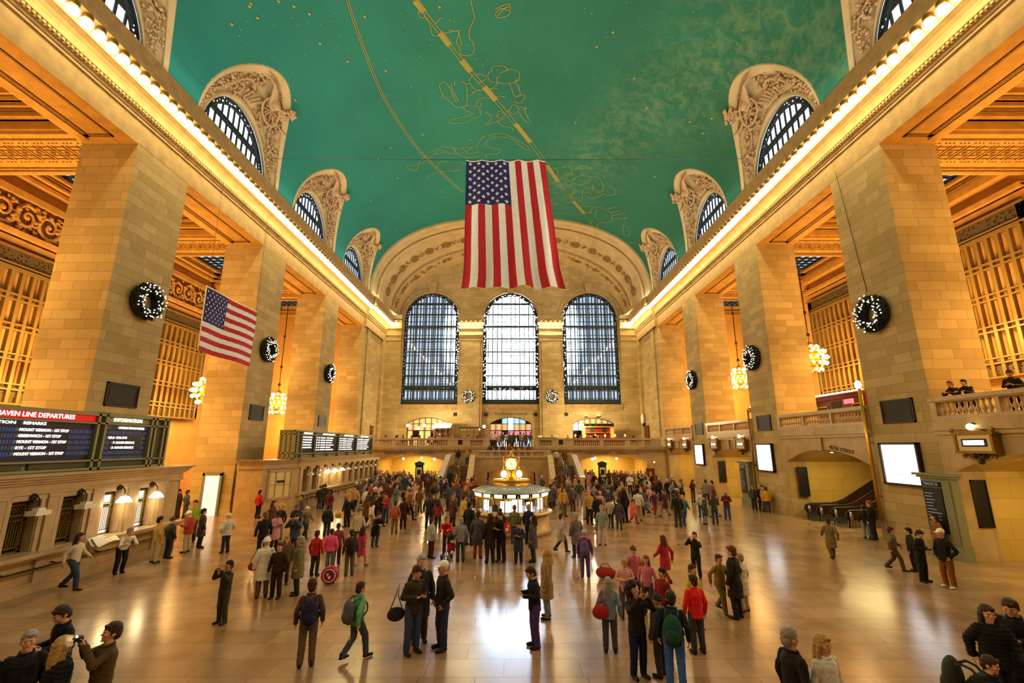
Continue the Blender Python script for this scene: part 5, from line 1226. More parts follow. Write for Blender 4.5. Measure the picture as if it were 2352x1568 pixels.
for k in range(4):
    mt=Matrix.Rotation(k*PI/2,4,'Z')@Matrix.Translation((0,-.4,.82))@Matrix.Rotation(PI/2,4,'X')
    b=MB(); vs=[(0,0,.05)]+[(.33*math.cos(2*PI*j/28),.33*math.sin(2*PI*j/28),.03) for j in range(28)]; b.add([tuple(mt@Vector(v)) for v in vs],[(0,1+j,1+(j+1)%28) for j in range(28)],True); f=b.build('clock_face',M['clockface'],root)
    b=MB(); b.tube([tuple(mt@Vector((.34*math.cos(2*PI*j/28),.34*math.sin(2*PI*j/28),.03))) for j in range(28)],.035,6,closed=True); b.build('bezel',M['goldmetal'],f)
    b=MB()
    for j in range(12): a=PI*j/6; b.tube([tuple(mt@Vector((q*math.sin(a),q*math.cos(a),.055))) for q in (.25,.3)],.008,4)
    b.build('hour_mark',M['iron'],f)
    b=MB(); b.tube([tuple(mt@Vector(v)) for v in ((0,-.03,.065),(0,.17,.065))],[.016,.008],5); b.tube([tuple(mt@Vector(v)) for v in ((-.02,.03,.07),(.13,-.22,.07))],[.012,.006],5); b.build('hand',M['iron'],f)
# ---------------------------------------------------------------- escalators in the 45th Street arch
def escalator(ya,yb,x0,label):
    root=empty('escalator',(x0,(ya+yb)/2,0),0,label,'escalator','escalators under the 45th Street arch'); hwid=abs(yb-ya)/2
    T=math.tan(math.radians(29)); path=lambda h:[(.0,h),(1.5,h),(1.9,h+.05),(2.4,h+.24)]+[(2.4+.8*k,h+.24+.8*k*T) for k in range(1,6)]
    def strip(za,zb,y0,y1,n,m):
        lo,hi=path(za),path(zb); b=MB()
        for p,q,r,s in zip(lo,lo[1:],hi,hi[1:]): b.prism([p,q,s,r],lambda u,v,d:(u,d,v),y0,y1)
        return b.build(n,m,root)
    for s in (-1,1):
        y=s*hwid; strip(.0,.84,y-.05,y+.05,'side_panel',M['escside']); strip(.0,.4,y-.13,y+.13,'skirt',M['steel'])
        b=MB(); hp=path(.92); pts=[(.55,y,.3),(.2,y,.32),(-.05,y,.42),(-.16,y,.6),(-.08,y,.8),(.12,y,.9)]+[(u,y,v) for u,v in hp[1:]]
        b.tube(pts,.055,8); b.build('handrail',M['rubber'],root)
        b=MB(); b.tube([(.0,y,.6),(.1,y,.6)],.26,16); b.build('newel',M['steel'],root)
    b=MB(); b.box(-.5,-hwid+.14,0,1.3,hwid-.14,.03); b.build('landing_plate',M['steel'],root)
    b=MB()
    for k in range(14): x=1.5+.36*k; z=max(.03,(x-1.9)*T); b.box(x,-hwid+.14,z-.2 if z>.2 else 0.,x+.37,hwid-.14,z+.05)
    b.build('step',M['olive_dark'],root)
escalator(30.9,29.75,19.0,'dark escalator rising under the 45th Street arch, farther of the two'); escalator(28.75,27.5,19.2,'dark escalator rising under the 45th Street arch, nearer of the two')
for k in range(3):
    r2=empty('ceiling_lamp',(20.2+.5*k,29.6-1.2*k,4.1),0,'small shaded ceiling lamp inside the 45th Street arch','lamp','lamps inside the 45th Street arch')
    b=MB(); b.lathe([(.04,.16),(.06,.12),(.2,0),(.18,0.),(0,.02)],n=12); b.build('shade',M['bronze'],r2); b=MB(); b.ell((0,0,-.01),.1,.1,.04,8,5); b.build('bulb',M['bulb_soft'],r2)
for y,nm in ((17.3,'nearest'),(39.6,'third'),(51.5,'last')):
    r2=empty('ceiling_lamp',(20.3,y,3.95),0,'shaded spot lamp inside the %s track arch'%nm,'lamp'); b=MB(); b.lathe([(.05,.3),(.05,.16),(.16,-.02),(0,0)],n=12); b.build('shade',M['bronze'],r2); b=MB(); b.ell((0,0,-.02),.1,.1,.03,8,5); b.build('bulb',M['bulb_soft'],r2)
# red restaurant pavilions on the gallery
def pavilion(y0,y1,x,label):
    root=empty('restaurant_pavilion',(x+.8,(y0+y1)/2,5.6),0,label,'pavilion','red wooden pavilions on the gallery'); h=(y1-y0)/2
    b=MB(); b.box(-.7,-h,0,.8,h,2.1); b.build('body',M['redwood'],root)
    b=MB(); b.box(-.9,-h-.15,2.1,.9,h+.15,2.3); b.box(-1.0,-h-.25,2.3,1.,h+.25,2.42); b.build('cornice',M['redwood'],root)
    b=MB(); b.box(-.72,-.1,0,-.68,.9,1.95); b.build('door',M['black'],root)
    b=MB()
    for ya in (-h+.35,1.3):
        if ya+1.2<h: b.box(-.76,ya,.6,-.68,ya+1.1,1.7)
    b.build('picture_frame',M['goldmetal'],root)
    b=MB()
    for ya in (-h+.42,1.37):
        if ya+1.2<h: b.box(-.78,ya,.68,-.75,ya+.96,1.62)
    b.build('picture',M['black'],root)
    n=int((y1-y0)/.22)
    b=MB(); b.ell((0,0,0),.06,.06,.07,6,5); p=b.build('tmp',M['bulb_soft'])
    for k in range(n): c=p.copy(); c.name='bulb'; COL.objects.link(c); c.parent=root; c.location=(-.95,-h+.1+(2*h-.2)*k/(n-1),2.5)
    bpy.data.objects.remove(p)
pavilion(29.9,35.2,23.2,'red wooden restaurant pavilion with a row of bulbs above the 45th Street arch'); pavilion(41.5,44.5,23.2,'small red wooden pavilion on the gallery in the third bay')
r2=empty('oval_lamp',(23.3,30.6,8.1),0,'white oval glowing lamp on top of the red pavilion','lamp'); b=MB(); b.ell((0,0,.35),.2,.2,.3,10,8); b.build('globe',M['yellowlit'],r2); b=MB(); b.lathe([(0,-.08),(.12,-.08),(.06,.08),(0,.08)],n=8); b.build('base',M['brass'],r2)
b=MB(); b.box(22.3,30.,7.2,22.4,30.8,7.5); tag(b.build('lit_sign',M['pinkpane']),'small pink glowing sign in front of the red pavilion','sign')
for o in (bot,): bpy.data.objects.remove(o)
# open newspaper sheets on the ticket counter
b=MB(); rr=random.Random(3)
b.grid(lambda u,v:(-14.75+.5*u,17.2+.9*v,1.27+.05*math.sin(u*5+v*4)-.35*max(0,u-.5)),8,8); b.grid(lambda u,v:(-14.7+.35*u,17.1+.6*v,1.29+.04*math.sin(u*7)-.4*max(0,u-.4)),6,6)
tag(b.build('newspaper',M['fabric_white'],recalc=False),'crumpled newspaper sheets on the near ticket counter','newspaper')
# ---------------------------------------------------------------- people: shared sculpted figures in a few poses
def remesh(mb,voxel,smooth=2,mats=()):
    o=mb.build('tmp_solid',M['black']); 
    md=o.modifiers.new('r','REMESH'); md.mode='VOXEL'; md.voxel_size=voxel; md.use_smooth_shade=True
    if smooth: ms_=o.modifiers.new('s','SMOOTH'); ms_.factor=.5; ms_.iterations=smooth
    dg=bpy.context.evaluated_depsgraph_get(); me=bpy.data.meshes.new_from_object(o.evaluated_get(dg)); bpy.data.objects.remove(o)
    me.materials.clear()
    for m in mats: me.materials.append(m)
    me.polygons.foreach_set('use_smooth',[True]*len(me.polygons)); me.polygons.foreach_set('material_index',[0]*len(me.polygons)); me.update()
    return me
def cap(b,p,q,r0,r1,n=10):
    """tapered limb with round ends"""
    p,q=Vector(p),Vector(q); b.tube([p,q],[r0,r1],n); b.ell(p,r0,r0,r0,n,6); b.ell(q,r1,r1,r1,n,6)
def limb(b,pts,rs):
    for i in range(len(pts)-1): cap(b,pts[i],pts[i+1],rs[i],rs[i+1])
def loft(b,rings,n=18):
    """rings: (x,y,z,rx,ry)"""
    vs=[]
    for x,y,z,rx,ry in rings:
        for j in range(n):
            t=2*PI*j/n; vs.append((x+rx*math.cos(t),y+ry*math.sin(t),z))
    k=len(rings); fs=[(i*n+j,i*n+(j+1)%n,(i+1)*n+(j+1)%n,(i+1)*n+j) for i in range(k-1) for j in range(n)]+[tuple(range(n))[::-1],tuple((k-1)*n+j for j in range(n))]
    b.add(vs,fs,True)
SKINS=[mat('skin_'+n,c,.55) for n,c in (('fair','#d09a78'),('tan','#b57c56'),('brown','#7d4e33'),('pale','#dcae92'))]
LIPS=mat('lips','#8e4a40',.5); EYE=mat('eye_dark','#1a1310',.3)
class Pose: pass
from mathutils import noise as mnoise
def wrinkle(me,amp,f,quilt=0.):
    me.calc_loop_triangles() if False else None
    ns=[v.normal.copy() for v in me.vertices]
    for v,n in zip(me.vertices,ns):
        c=v.co; d=amp*(mnoise.noise(Vector((c.x*f,c.y*f,c.z*f*1.6)))+.6*mnoise.noise(Vector((c.x*f*2.3,c.y*f*2.3,c.z*f*3.4+7))))
        if quilt: d+=quilt*(abs(math.sin(c.z*48))-.6)
        v.co=c+n*d
    me.update(); return me
def mkpose(name,elb,wri,hand,legs,lean=0.,hpitch=0.,hyaw=0.,hipz=.93,hipy=0.,seat=False):
    """elb/wri: right(-x) and left(+x) as (x,y,z); legs: ((knee),(ankle),footpitch) per side; the figure faces -Y"""
    P=Pose(); P.name=name
    ly=lambda z:hipy-math.sin(lean)*(z-hipz) if z>hipz else hipy
    lz=lambda z:hipz+(z-hipz)*math.cos(lean) if z>hipz else z
    neck=Vector((0,ly(hipz+.55),lz(hipz+.55)))
    HM=Matrix.Translation(neck)@Matrix.Rotation(hyaw,4,'Z')@Matrix.Rotation(lean*.4+hpitch,4,'X')
    HM=HM@Matrix.Scale(1.1,4); P.head=HM; P.hp=lean*.4+hpitch; P.hy=hyaw
    b=MB()
    dz=hipz-.93
    for rr in [0]:
        loft(b,[(0,ly(z+dz),lz(z+dz),rx,ry) for z,rx,ry in ((.84,.13,.09),(.9,.16,.115),(.98,.155,.11),(1.08,.135,.1),(1.18,.145,.108),(1.3,.155,.115),(1.37,.155,.1),(1.43,.1,.07),(1.48,.06,.058),(1.54,.052,.055))])
    # head in head space (origin at the neck)
    hb=MB(); hb.ell((0,.0,.16),.077,.096,.112,16,12); hb.ell((0,-.028,.095),.056,.066,.07,12,8); hb.tube([(0,.012,-.05),(0,0,.1)],[.052,.05],12)
    hb.ell((0,-.098,.125),.012,.02,.016,8,6); hb.tube([(0,-.088,.165),(0,-.1,.128)],[.007,.012],6); hb.ell((0,-.082,.178),.05,.02,.012,10,6); hb.ell((0,-.088,.083),.026,.014,.008,8,6); hb.ell((0,-.082,.047),.022,.018,.018,8,6)
    for s in (-1,1): hb.ell((s*.079,.008,.13),.011,.024,.034,8,6); hb.ell((s*.045,-.07,.125),.022,.02,.022,8,6); hb.ell((s*.03,-.085,.157),.013,.009,.008,8,5)
    b.add([tuple(HM@Vector(v)) for v in hb.v],hb.f,True)
    P.sh=[Vector((s*.162,ly(1.385+dz),lz(1.385+dz))) for s in (-1,1)]
    P.elb=[Vector(e) for e in elb]; P.wri=[Vector(w) for w in wri]; P.hip=[Vector((s*.092,hipy,hipz-.02)) for s in (-1,1)]; P.knee=[Vector(l[0]) for l in legs]; P.ank=[Vector(l[1]) for l in legs]; P.fp=[l[2] for l in legs]
    P.hand=[]
    for i,s in enumerate((-1,1)):
        limb(b,[P.sh[i],P.elb[i],P.wri[i]],[.052,.042,.028])
        w=P.wri[i]; d=Vector(hand[i][0]).normalized(); nrm=Vector(hand[i][1]).normalized(); sd=d.cross(nrm).normalized(); nrm=sd.cross(d).normalized()
        if sd.dot(Vector(hand[i][2]))<0: sd=-sd     # side on which the thumb sits
        MR=Matrix((sd,nrm,d)).transposed()
        b.ell(w+d*.05,.042,.02,.055,10,8,MR)
        for k,(off,ln) in enumerate(((.03,.07),(.01,.078),(-.011,.073),(-.031,.057))):
            p=w+d*.085+sd*off; c=d.copy(); r0=.0095
            for j,a in enumerate((.25,.5,.5)):
                ax=sd; c=(Matrix.Rotation(0,3,'X')@c); c=(c*math.cos(a)+nrm*math.sin(a)).normalized(); q=p+c*ln*(.45,.32,.25)[j]; cap(b,p,q,r0,r0*.93,6); p=q; r0*=.93
        t0=w+d*.025+sd*.03; t1=t0+(d*.6+sd*.7+nrm*.3).normalized()*.045; cap(b,t0,t1,.013,.0105,6); cap(b,t1,t1+(d+sd*.15+nrm*.35).normalized()*.035,.0105,.009,6)
        limb(b,[P.hip[i],P.knee[i],P.ank[i]],[.08,.052,.036]); b.ell(P.knee[i].lerp(P.ank[i],.3)+Vector((0,.01,0)),.047,.047,.11,10,8)
        cap(b,P.ank[i]+Vector((0,.03,-.04)),P.ank[i]+Vector((s*.015,-.13,-.055)),.036,.03,8)
    P.body=remesh(b,.0095,1,[SKINS[0],LIPS,EYE]); P.body.name='body_'+name
    inv=HM.inverted(); mi=[]
    for p in P.body.polygons:
        c=inv@p.center; m=0
        if c.y<-.078 and abs(c.x)<.022 and .077<c.z<.09: m=1
        elif c.y<-.07 and abs(abs(c.x)-.031)<.0095 and .152<c.z<.163: m=2
        mi.append(m)
    P.body.polygons.foreach_set('material_index',mi)
    # clothes
    def top(hem,flare,thick):
        b=MB(); R=[]
        for z,rx,ry in ((hem,.165+flare,.13+flare),(max(hem+.04,.9 if hem<.9 else hem+.04),.168+flare*.6,.135+flare*.5),(1.0,.165,.13),(1.1,.16,.128),(1.22,.164,.135),(1.31,.172,.136),(1.37,.165,.12),(1.42,.125,.098),(1.455,.078,.078),(1.48,.066,.07)):
            z2=z+dz; R.append((0,ly(z2),lz(z2),rx+thick,ry+thick))
        if seat: R=R[1:]
        loft(b,R)
        if thick>-.001:      # turned collar, front placket and cuffs
            zc=1.475+dz; b.tube([(.078*math.cos(2*PI*k/20),ly(zc)+.08*math.sin(2*PI*k/20)-.005,lz(zc)+.012*math.sin(2*PI*k/20)) for k in range(20)],.021,8,closed=True)
            if not seat: b.tube([(.012,ly(z+dz)-q-thick,lz(z+dz)) for z,q in ((hem+.02,.13+flare),(1.0,.13),(1.22,.135),(1.36,.118),(1.44,.088))],.014,6)
            for i in (0,1): d_=(P.wri[i]-P.elb[i]).normalized(); cap(b,P.wri[i]-d_*.035,P.wri[i]-d_*.005,.047+thick*.6,.047+thick*.6)
        for i in (0,1): limb(b,[P.sh[i]+Vector((0,0,.0)),P.elb[i],P.elb[i].lerp(P.wri[i],.96)],[.062+thick,.054+thick,.042+thick*.6])
        return b
    bm=MB if False else None
    P.top={'jacket':wrinkle(remesh(top(.8,.0,.006),.012,1,[M['black']]),.009,8),'coat':wrinkle(remesh(top(.52,.035,.012),.012,1,[M['black']]),.009,7),'puffer':wrinkle(remesh(top(.78,.02,.028),.014,2,[M['black']]),.004,7,.014),'shirt':remesh(top(.86,0.,-.003),.012,2,[M['black']])}
    b=MB(); loft(b,[(0,hipy,z+dz,rx,ry) for z,rx,ry in ((.82,.15,.11),(.9,.172,.128),(.97,.165,.122),(1.03,.152,.115))])
    for i in (0,1): limb(b,[P.hip[i]+Vector((0,0,0)),P.knee[i],P.ank[i]+Vector((0,.005,-.01))],[.1,.08,.066])
    P.trousers=wrinkle(remesh(b,.012,2,[M['black']]),.008,9)
    P.shoe=[]
    for i,s in enumerate((-1,1)):
        b=MB(); a=P.ank[i]; cap(b,a+Vector((0,.04,-.045)),a+Vector((s*.015,-.15,-.055)),.045,.038,10); b.ell(a+Vector((s*.01,-.06,-.05)),.05,.13,.042,12,8); cap(b,a+Vector((0,.015,-.02)),a+Vector((0,.02,.03)),.048,.05,10)
        lo=a.z-.09; b.v=[(x,y,max(z,lo)) for x,y,z in b.v]; P.shoe.append(remesh(b,.012,1,[M['black']]))
    return P
D=(0,0,-1)
LS=(((-.1,-.015,.5),(-.11,.02,.09),0),((.1,-.015,.5),(.11,.02,.09),0))
POSES={}
POSES['stand']=mkpose('stand',((-.25,.03,1.13),(.25,.03,1.13)),((-.26,-.05,.88),(.26,-.05,.88)),((D,(1,0,0),(0,-1,0)),(D,(-1,0,0),(0,-1,0))),LS)
POSES['phone']=mkpose('phone',((-.25,-.0,1.14),(.25,-.0,1.14)),((-.09,-.27,1.17),(.09,-.27,1.15)),(((.4,-.7,.25),(0,0,1),(0,0,1)),((-.4,-.7,.25),(0,0,1),(0,0,1))),LS,0.06,.32)
POSES['walk']=mkpose('walk',((-.25,.13,1.16),(.25,-.08,1.15)),((-.25,.12,.9),(.24,-.27,1.0)),((D,(1,0,0),(0,-1,0)),((0,-.5,-.8),(-1,0,0),(0,-1,0))),(((-.09,-.19,.52),(-.09,-.24,.1),0),((.09,.0,.5),(.09,.27,.16),0)),.07)
POSES['camera']=mkpose('camera',((-.27,-.18,1.3),(.27,-.18,1.3)),((-.09,-.27,1.55),(.09,-.27,1.55)),(((.4,-.3,.8),(0,-1,0),(1,0,0)),((-.4,-.3,.8),(0,-1,0),(-1,0,0))),LS,-.03,-.1)
POSES['pockets']=mkpose('pockets',((-.3,.07,1.13),(.3,.07,1.13)),((-.2,-.08,.95),(.2,-.08,.95)),((( .3,-.3,-.9),(1,0,0),(0,-1,0)),((-.3,-.3,-.9),(-1,0,0),(0,-1,0))),(((-.11,-.03,.5),(-.13,.02,.09),0),((.09,-.0,.5),(.1,.0,.09),0)),0.,.08)
POSES['lean']=mkpose('lean',((-.24,-.34,1.03),(.24,-.34,1.03)),((-.14,-.56,1.14),(.14,-.56,1.14)),(((.2,-1,0),(0,0,-1),(1,0,0)),((-.2,-1,0),(0,0,-1),(-1,0,0))),(((-.1,.0,.5),(-.11,.06,.09),0),((.1,.0,.5),(.11,.12,.09),0)),.62,-.1,0.,.92,.05)
POSES['sit']=mkpose('sit',((-.25,-.02,.72),(.25,-.02,.72)),((-.12,-.28,.72),(.12,-.28,.72)),(((.3,-1,.0),(0,0,-1),(1,0,0)),((-.3,-1,.0),(0,0,-1),(-1,0,0))),(((-.12,-.42,.5),(-.12,-.4,.09),0),((.12,-.42,.5),(.12,-.4,.09),0)),.06,.12,0.,.52,0.,True)
# headgear, in head space
def hmesh(fn,vox=.01):
    b=MB(); fn(b); return remesh(b,vox,2,[M['black']])
def h_short(b): b.ell((0,.012,.19),.087,.102,.102,16,10); b.ell((0,.055,.12),.074,.064,.085,12,8); [b.ell((s*.07,.0,.16),.018,.04,.05,8,6) for s in (-1,1)]; b.ell((.02,-.07,.235),.05,.035,.03,10,6)
def h_long(b): h_short(b); loft(b,[(0,.05,.2,.085,.07),(0,.065,.1,.098,.06),(0,.08,-.02,.105,.055),(0,.09,-.12,.09,.045),(0,.09,-.18,.05,.03)]); [cap(b,(s*.075,-.01,.15),(s*.09,.01,-.02),.03,.03) for s in (-1,1)]
def h_curly(b):
    r=random.Random(1)
    for _ in range(60):
        v=Vector((r.gauss(0,1),r.gauss(0,1),r.gauss(0,1))).normalized()
        if v.y<-.45 and v.z<.6: continue
        b.ell((v.x*.12,.03+v.y*.12,.15+v.z*.13),.05,.05,.05,8,6)
    b.ell((0,.04,.17),.1,.1,.12,12,8)
def h_beanie(b): b.ell((0,.012,.2),.09,.108,.095,16,10); b.tube([(.087*math.cos(2*PI*k/20),.012+.103*math.sin(2*PI*k/20),.18) for k in range(20)],.018,8,closed=True); b.ell((0,.015,.3),.025,.025,.025,8,6)
def h_cap(b): b.ell((0,.012,.2),.085,.103,.085,16,10); b.ell((0,-.1,.19),.07,.08,.014,14,6)
def h_hood(b): b.ell((0,.035,.16),.11,.115,.14,16,10); loft(b,[(0,.05,-.08,.15,.12),(0,.045,.02,.13,.12),(0,.04,.1,.11,.11)])
HEADS={'short':(hmesh(h_short),'hair'),'long':(hmesh(h_long),'hair'),'curly':(hmesh(h_curly),'hair'),'beanie':(hmesh(h_beanie),'knit_hat'),'cap':(hmesh(h_cap),'cap'),'hood':(hmesh(h_hood),'hood')}
def m_hoodcut(me):   # open the face side of the hood
    import bmesh
    bm=bmesh.new(); bm.from_mesh(me); dl=[f for f in bm.faces if f.calc_center_median().y<-.03 and abs(f.calc_center_median().x)<.075 and .04<f.calc_center_median().z<.23]; bmesh.ops.delete(bm,geom=dl,context='FACES'); bm.to_mesh(me); bm.free()
m_hoodcut(HEADS['hood'][0])
def objcolor(name,rough,bump=0.):
    m,nt,b=newmat(name); oi=N(nt,'ShaderNodeObjectInfo'); nt.links.new(oi.outputs['Color'],b.inputs['Base Color']); b.inputs['Roughness'].default_value=rough; b.inputs['Specular IOR Level'].default_value=.3
    if bump:
        tc=N(nt,'ShaderNodeTexCoord'); nz=N(nt,'ShaderNodeTexNoise'); nz.inputs['Scale'].default_value=9.; nz.inputs['Detail'].default_value=3; nt.links.new(tc.outputs['Object'],nz.inputs['Vector']); bp=N(nt,'ShaderNodeBump'); bp.inputs['Strength'].default_value=bump; bp.inputs['Distance'].default_value=.03; nt.links.new(nz.outputs['Fac'],bp.inputs['Height']); nt.links.new(bp.outputs[0],b.inputs['Normal'])
    return m
CLOTH=objcolor('dyed_cloth',.8,.5); LEATHER=objcolor('leather',.5); HAIR=objcolor('hair_fibre',.7,.8); SKIN=objcolor('skin',.55)
SKC=['#d09a78','#b57c56','#7d4e33','#dcae92']
for P in POSES.values():
    P.body.materials[0]=SKIN; P.trousers.materials[0]=CLOTH
    for k in P.top: P.top[k].materials[0]=CLOTH
    for k in P.shoe: k.materials[0]=LEATHER
for k,(me,n) in HEADS.items():
    wrinkle(me,.01 if n=='hair' else .004,22)
for me,n in HEADS.values(): me.materials[0]=HAIR if n=='hair' else CLOTH
_cm={}
def cmat(h,r=.8):
    if h not in _cm: _cm[h]=mat('cloth_'+h[1:],h,r)
    return _cm[h]
CNAME={}
def childmesh(name,me,p,m,loc=None,rot=None):
    o=bpy.data.objects.new(name,me); COL.objects.link(o); o.parent=p
    o.color=lin(m)
    if loc is not None: o.location=loc
    if rot is not None: o.rotation_euler=rot
    return o
def person(loc,rz,pose,coat,coatc,trc,head,hc,label,group=None,h=1.72,skin=0,shoec='#15110f',wx=1.,kind='person'):
    wx*=1.08
    P=POSES[pose]; o=bpy.data.objects.new('person',P.body); COL.objects.link(o); o.location=loc; o.rotation_euler=(0,0,math.radians(rz)); s=h/1.77; o.scale=(s*wx,s*wx,s)
    o.color=lin(SKC[skin]); tag(o,label,kind,group)
    childmesh('coat' if coat in('coat','puffer') else ('jacket' if coat=='jacket' else 'shirt'),P.top[coat],o,coatc); childmesh('trousers',P.trousers,o,trc)
    for i in (0,1): childmesh('shoe',P.shoe[i],o,shoec)
    if head:
        me,n=HEADS[head]; t=P.head.to_translation(); childmesh(n,me,o,hc,t,(P.hp,0,P.hy)).scale=(1.1,1.1,1.1)
    return o
def floor_at(u,v,z=0.):
    r=ray(u,v); t=(z-CH)/r.z; return Vector((CX0+r.x*t,r.y*t,z))
def head_h(u,vf,vh):
    p=floor_at(u,vf); r=ray(u,vh); return CH+r.z/r.y*p.y
def headpos(u,vh,h):   # figure whose feet are outside the frame: where a head top at height h shows at (u,vh)
    p=floor_at(u,vh,h); return Vector((p.x,p.y,0))
def backpack(who,c,label,s=1.,z=1.14):
    rz=who.rotation_euler.z; sc=who.scale.x; loc=Vector(who.location)+Matrix.Rotation(rz,3,'Z')@Vector((0,.235*sc,0))
    root=empty('backpack',loc,rz,label,'backpack'); z*=who.scale.z
    b=MB(); b.ell((0,.0,0),.16*s,.1*s,.24*s,14,10); b.ell((0,.07*s,-.08*s),.12*s,.06*s,.12*s,12,8); q=b.build('pack',M['black'],root); q.location=(0,0,z); q.data.materials[0]=CLOTH; q.color=lin(c)
    for sx in (-1,1):
        b=MB(); b.tube([(sx*.1,-.04,.2),(sx*.12,-.16,.27),(sx*.12,-.27,.24),(sx*.125,-.375,.1),(sx*.15,-.36,-.02),(sx*.2,-.2,-.12),(sx*.12,-.04,-.16)],.02,6)
        q=b.build('strap',CLOTH,root); q.location=(0,0,z); q.color=lin(c)
    return root
def shoulder_bag(loc,rz,c,label,top=.75,w=.16):
    root=empty('shoulder_bag',loc,math.radians(rz),label,'bag')
    b=MB(); b.ell((0,0,0),w,.07,w*.75,14,10); q=b.build('pouch',cmat(c),root); b=MB(); b.tube([(-w*.7,0,w*.4),(-.03,0,top*.6),(.05,0,top),(.03,0,top*.6),(w*.7,0,w*.4)],.012,6); b.build('strap',cmat(c),root)
    return root
# ---------------------------------------------------------------- people where the photograph shows them
taken=[]
LAST=[None]
def fixpos(p):
    x,y=p.x,p.y
    if x<-13.9 and 8<y<22.4: x=-13.95
    if 31.6<y<35.6 and x<-18.: y=31.45
    if x<-14.4 and 30.9<y<34.2: y=30.9
    if x<-13.9 and 33<y<54.5: x=-13.95
    if x>17.9: x=17.9
    for _ in range(6):
        for a,c in taken:
            d=math.hypot(x-a,y-c)
            if d<.46: x+=(x-a)/(d+1e-3)*(.47-d); y+=(y-c)/(d+1e-3)*(.47-d)
    return Vector((x,y,0))
def put(u,vf,vh,rz,pose,coat,cc,tc,head,hc,label,h=None,skin=0,shoec='#15110f',wx=1.,group=None):
    p=floor_at(u,vf)
    if h is None: h=min(1.9,max(1.5,head_h(u,vf,vh)))
    p=fixpos(p); taken.append((p.x,p.y)); LAST[0]=person(p,rz,pose,coat,cc,tc,head,hc,label,group,h,skin,shoec,wx); return LAST[0]
def putcut(u,vh,h,rz,pose,coat,cc,tc,head,hc,label,skin=0,wx=1.):
    p=fixpos(headpos(u,vh,h)); taken.append((p.x,p.y)); return person(p,rz,pose,coat,cc,tc,head,hc,label,None,h,skin,wx=wx)
BRN,BLK,BLD,GRY,WHT='#3a2415','#120d0a','#a98348','#8f8a84','#e8e6e2'
# cut by the lower edge
putcut(162,1386,1.76,-25,'phone','jacket','#0d0d10','#15151a','short',BRN,'man in black jacket with short dark hair at the lower left edge')
putcut(150,1462,1.66,150,'stand','puffer','#101012','#1a1a1e','long','#b08a4e','person with blond hair and black coat in the lower left corner group')
q=putcut(255,1432,1.74,-40,'camera','jacket','#4a3418','#2a251d','short',BRN,'person in brown jacket raising a flashing camera at the lower left')
cp=Vector(q.location)+Matrix.Rotation(math.radians(-40),3,'Z')@Vector((0,-.34,1.62))
root=empty('camera',cp,math.radians(-40),'small camera with bright flash held by the brown jacketed person','camera')
b=MB(); b.box(-.06,-.03,-.04,.06,.03,.04); b.tube([(0,-.03,0),(0,-.07,0)],.028,10); b.build('body',M['black'],root); b=MB(); b.ell((-.045,-.035,.03),.018,.012,.014,8,6); b.build('flash',mat('camera_flash','#ffffff',.3,emit=(.8,.9,1,1),es=60.),root)
putcut(72,1450,1.68,40,'stand','coat','#141014','#1a1a1e','short',GRY,'grey haired person in black coat at the lower left corner',wx=1.02)
putcut(18,1462,1.66,30,'stand','jacket','#241410','#1a1a1e','short',BRN,'person in dark brown jacket cut by the left picture edge')
putcut(1812,1442,1.78,100,'stand','jacket','#14100e','#1c1816','short','#8c8078','man in dark suit jacket with greying hair at the lower right edge')
putcut(1888,1458,1.66,20,'stand','jacket','#d9d2cc','#5a5a66','long',BLD,'blond woman in white open jacket beside the man in the dark suit')
putcut(2322,1372,1.8,-60,'phone','coat','#08080a','#101012','short',BRN,'tall person in long black coat at the lower right corner',wx=1.1)
putcut(2262,1388,1.74,-20,'walk','puffer','#0c0b0b','#121214','long',BRN,'person in black puffer jacket left of the tall black coat at the lower right corner')
qq=putcut(2215,1478,1.45,35,'lean','puffer','#15150d','#15130f','short',BRN,'person in dark olive jacket stooping at the lower right corner'); backpack(qq,'#2a2d14','big dark olive pack at the lower right beside the black coats',1.35,1.1)
# near and middle distance, left to right
put(102,1356,1224,100,'walk','shirt','#c9b9a6','#2a3850','long',BRN,'woman with long dark hair and light top walking past the ticket counter')
put(208,1318,1218,60,'lean','shirt','#d8d4c8','#15130f','short',GRY,'person in white shirt and black trousers bent over the near ticket counter',h=1.7)
put(300,1292,1186,150,'stand','jacket','#a88432','#b09a6a','short',BLK,'person in ochre jacket and khaki trousers at the third ticket window')
put(330,1282,1188,160,'stand','jacket','#2e3022','#2a3040','beanie','#2a2620','person in dark olive jacket at the fourth ticket window')
put(384,1268,1172,-90,'phone','puffer','#a03a22','#b0a088','cap',WHT,'person with white cap and rust vest at the end of the ticket counter')
put(408,1258,1168,140,'stand','coat','#4a3526','#2a2620','short',BLK,'person in brown coat just beyond the ticket counter end')
put(437,1245,1148,20,'stand','jacket','#8aa628','#2e2a26','short',BRN,'person in yellow green vest near the end of the near ticket office')
put(478,1178,1118,150,'stand','jacket','#3a4450','#3a3c34','short',BRN,'person in slate jacket before the lit doorway of the second pillar')
put(507,1170,1110,-30,'phone','jacket','#2a1a14','#2c241e','short',BRN,'person in dark jacket leaning by the second left pillar')
put(566,1166,1113,10,'phone','coat','#2c1a18','#1d1a18','short',BLK,'person in dark coat against the wall between pillar and far ticket office',skin=2)
put(648,1174,1116,160,'stand','jacket','#b3222c','#1a1a1e','short',BLK,'person in bright red jacket by the corner window of the far ticket office')
put(690,1165,1112,-140,'phone','jacket','#25272c','#39424e','short',BLK,'person in black jacket at the first window of the far ticket office')
put(730,1168,1116,170,'stand','puffer','#32302e','#33415a','beanie','#26221e','person with dark knit hat and jeans near the far ticket office')
put(620,1228,1150,90,'walk','coat','#5a3826','#2e2622','long',BRN,'person in brown coat striding left of the yellow scarf person')
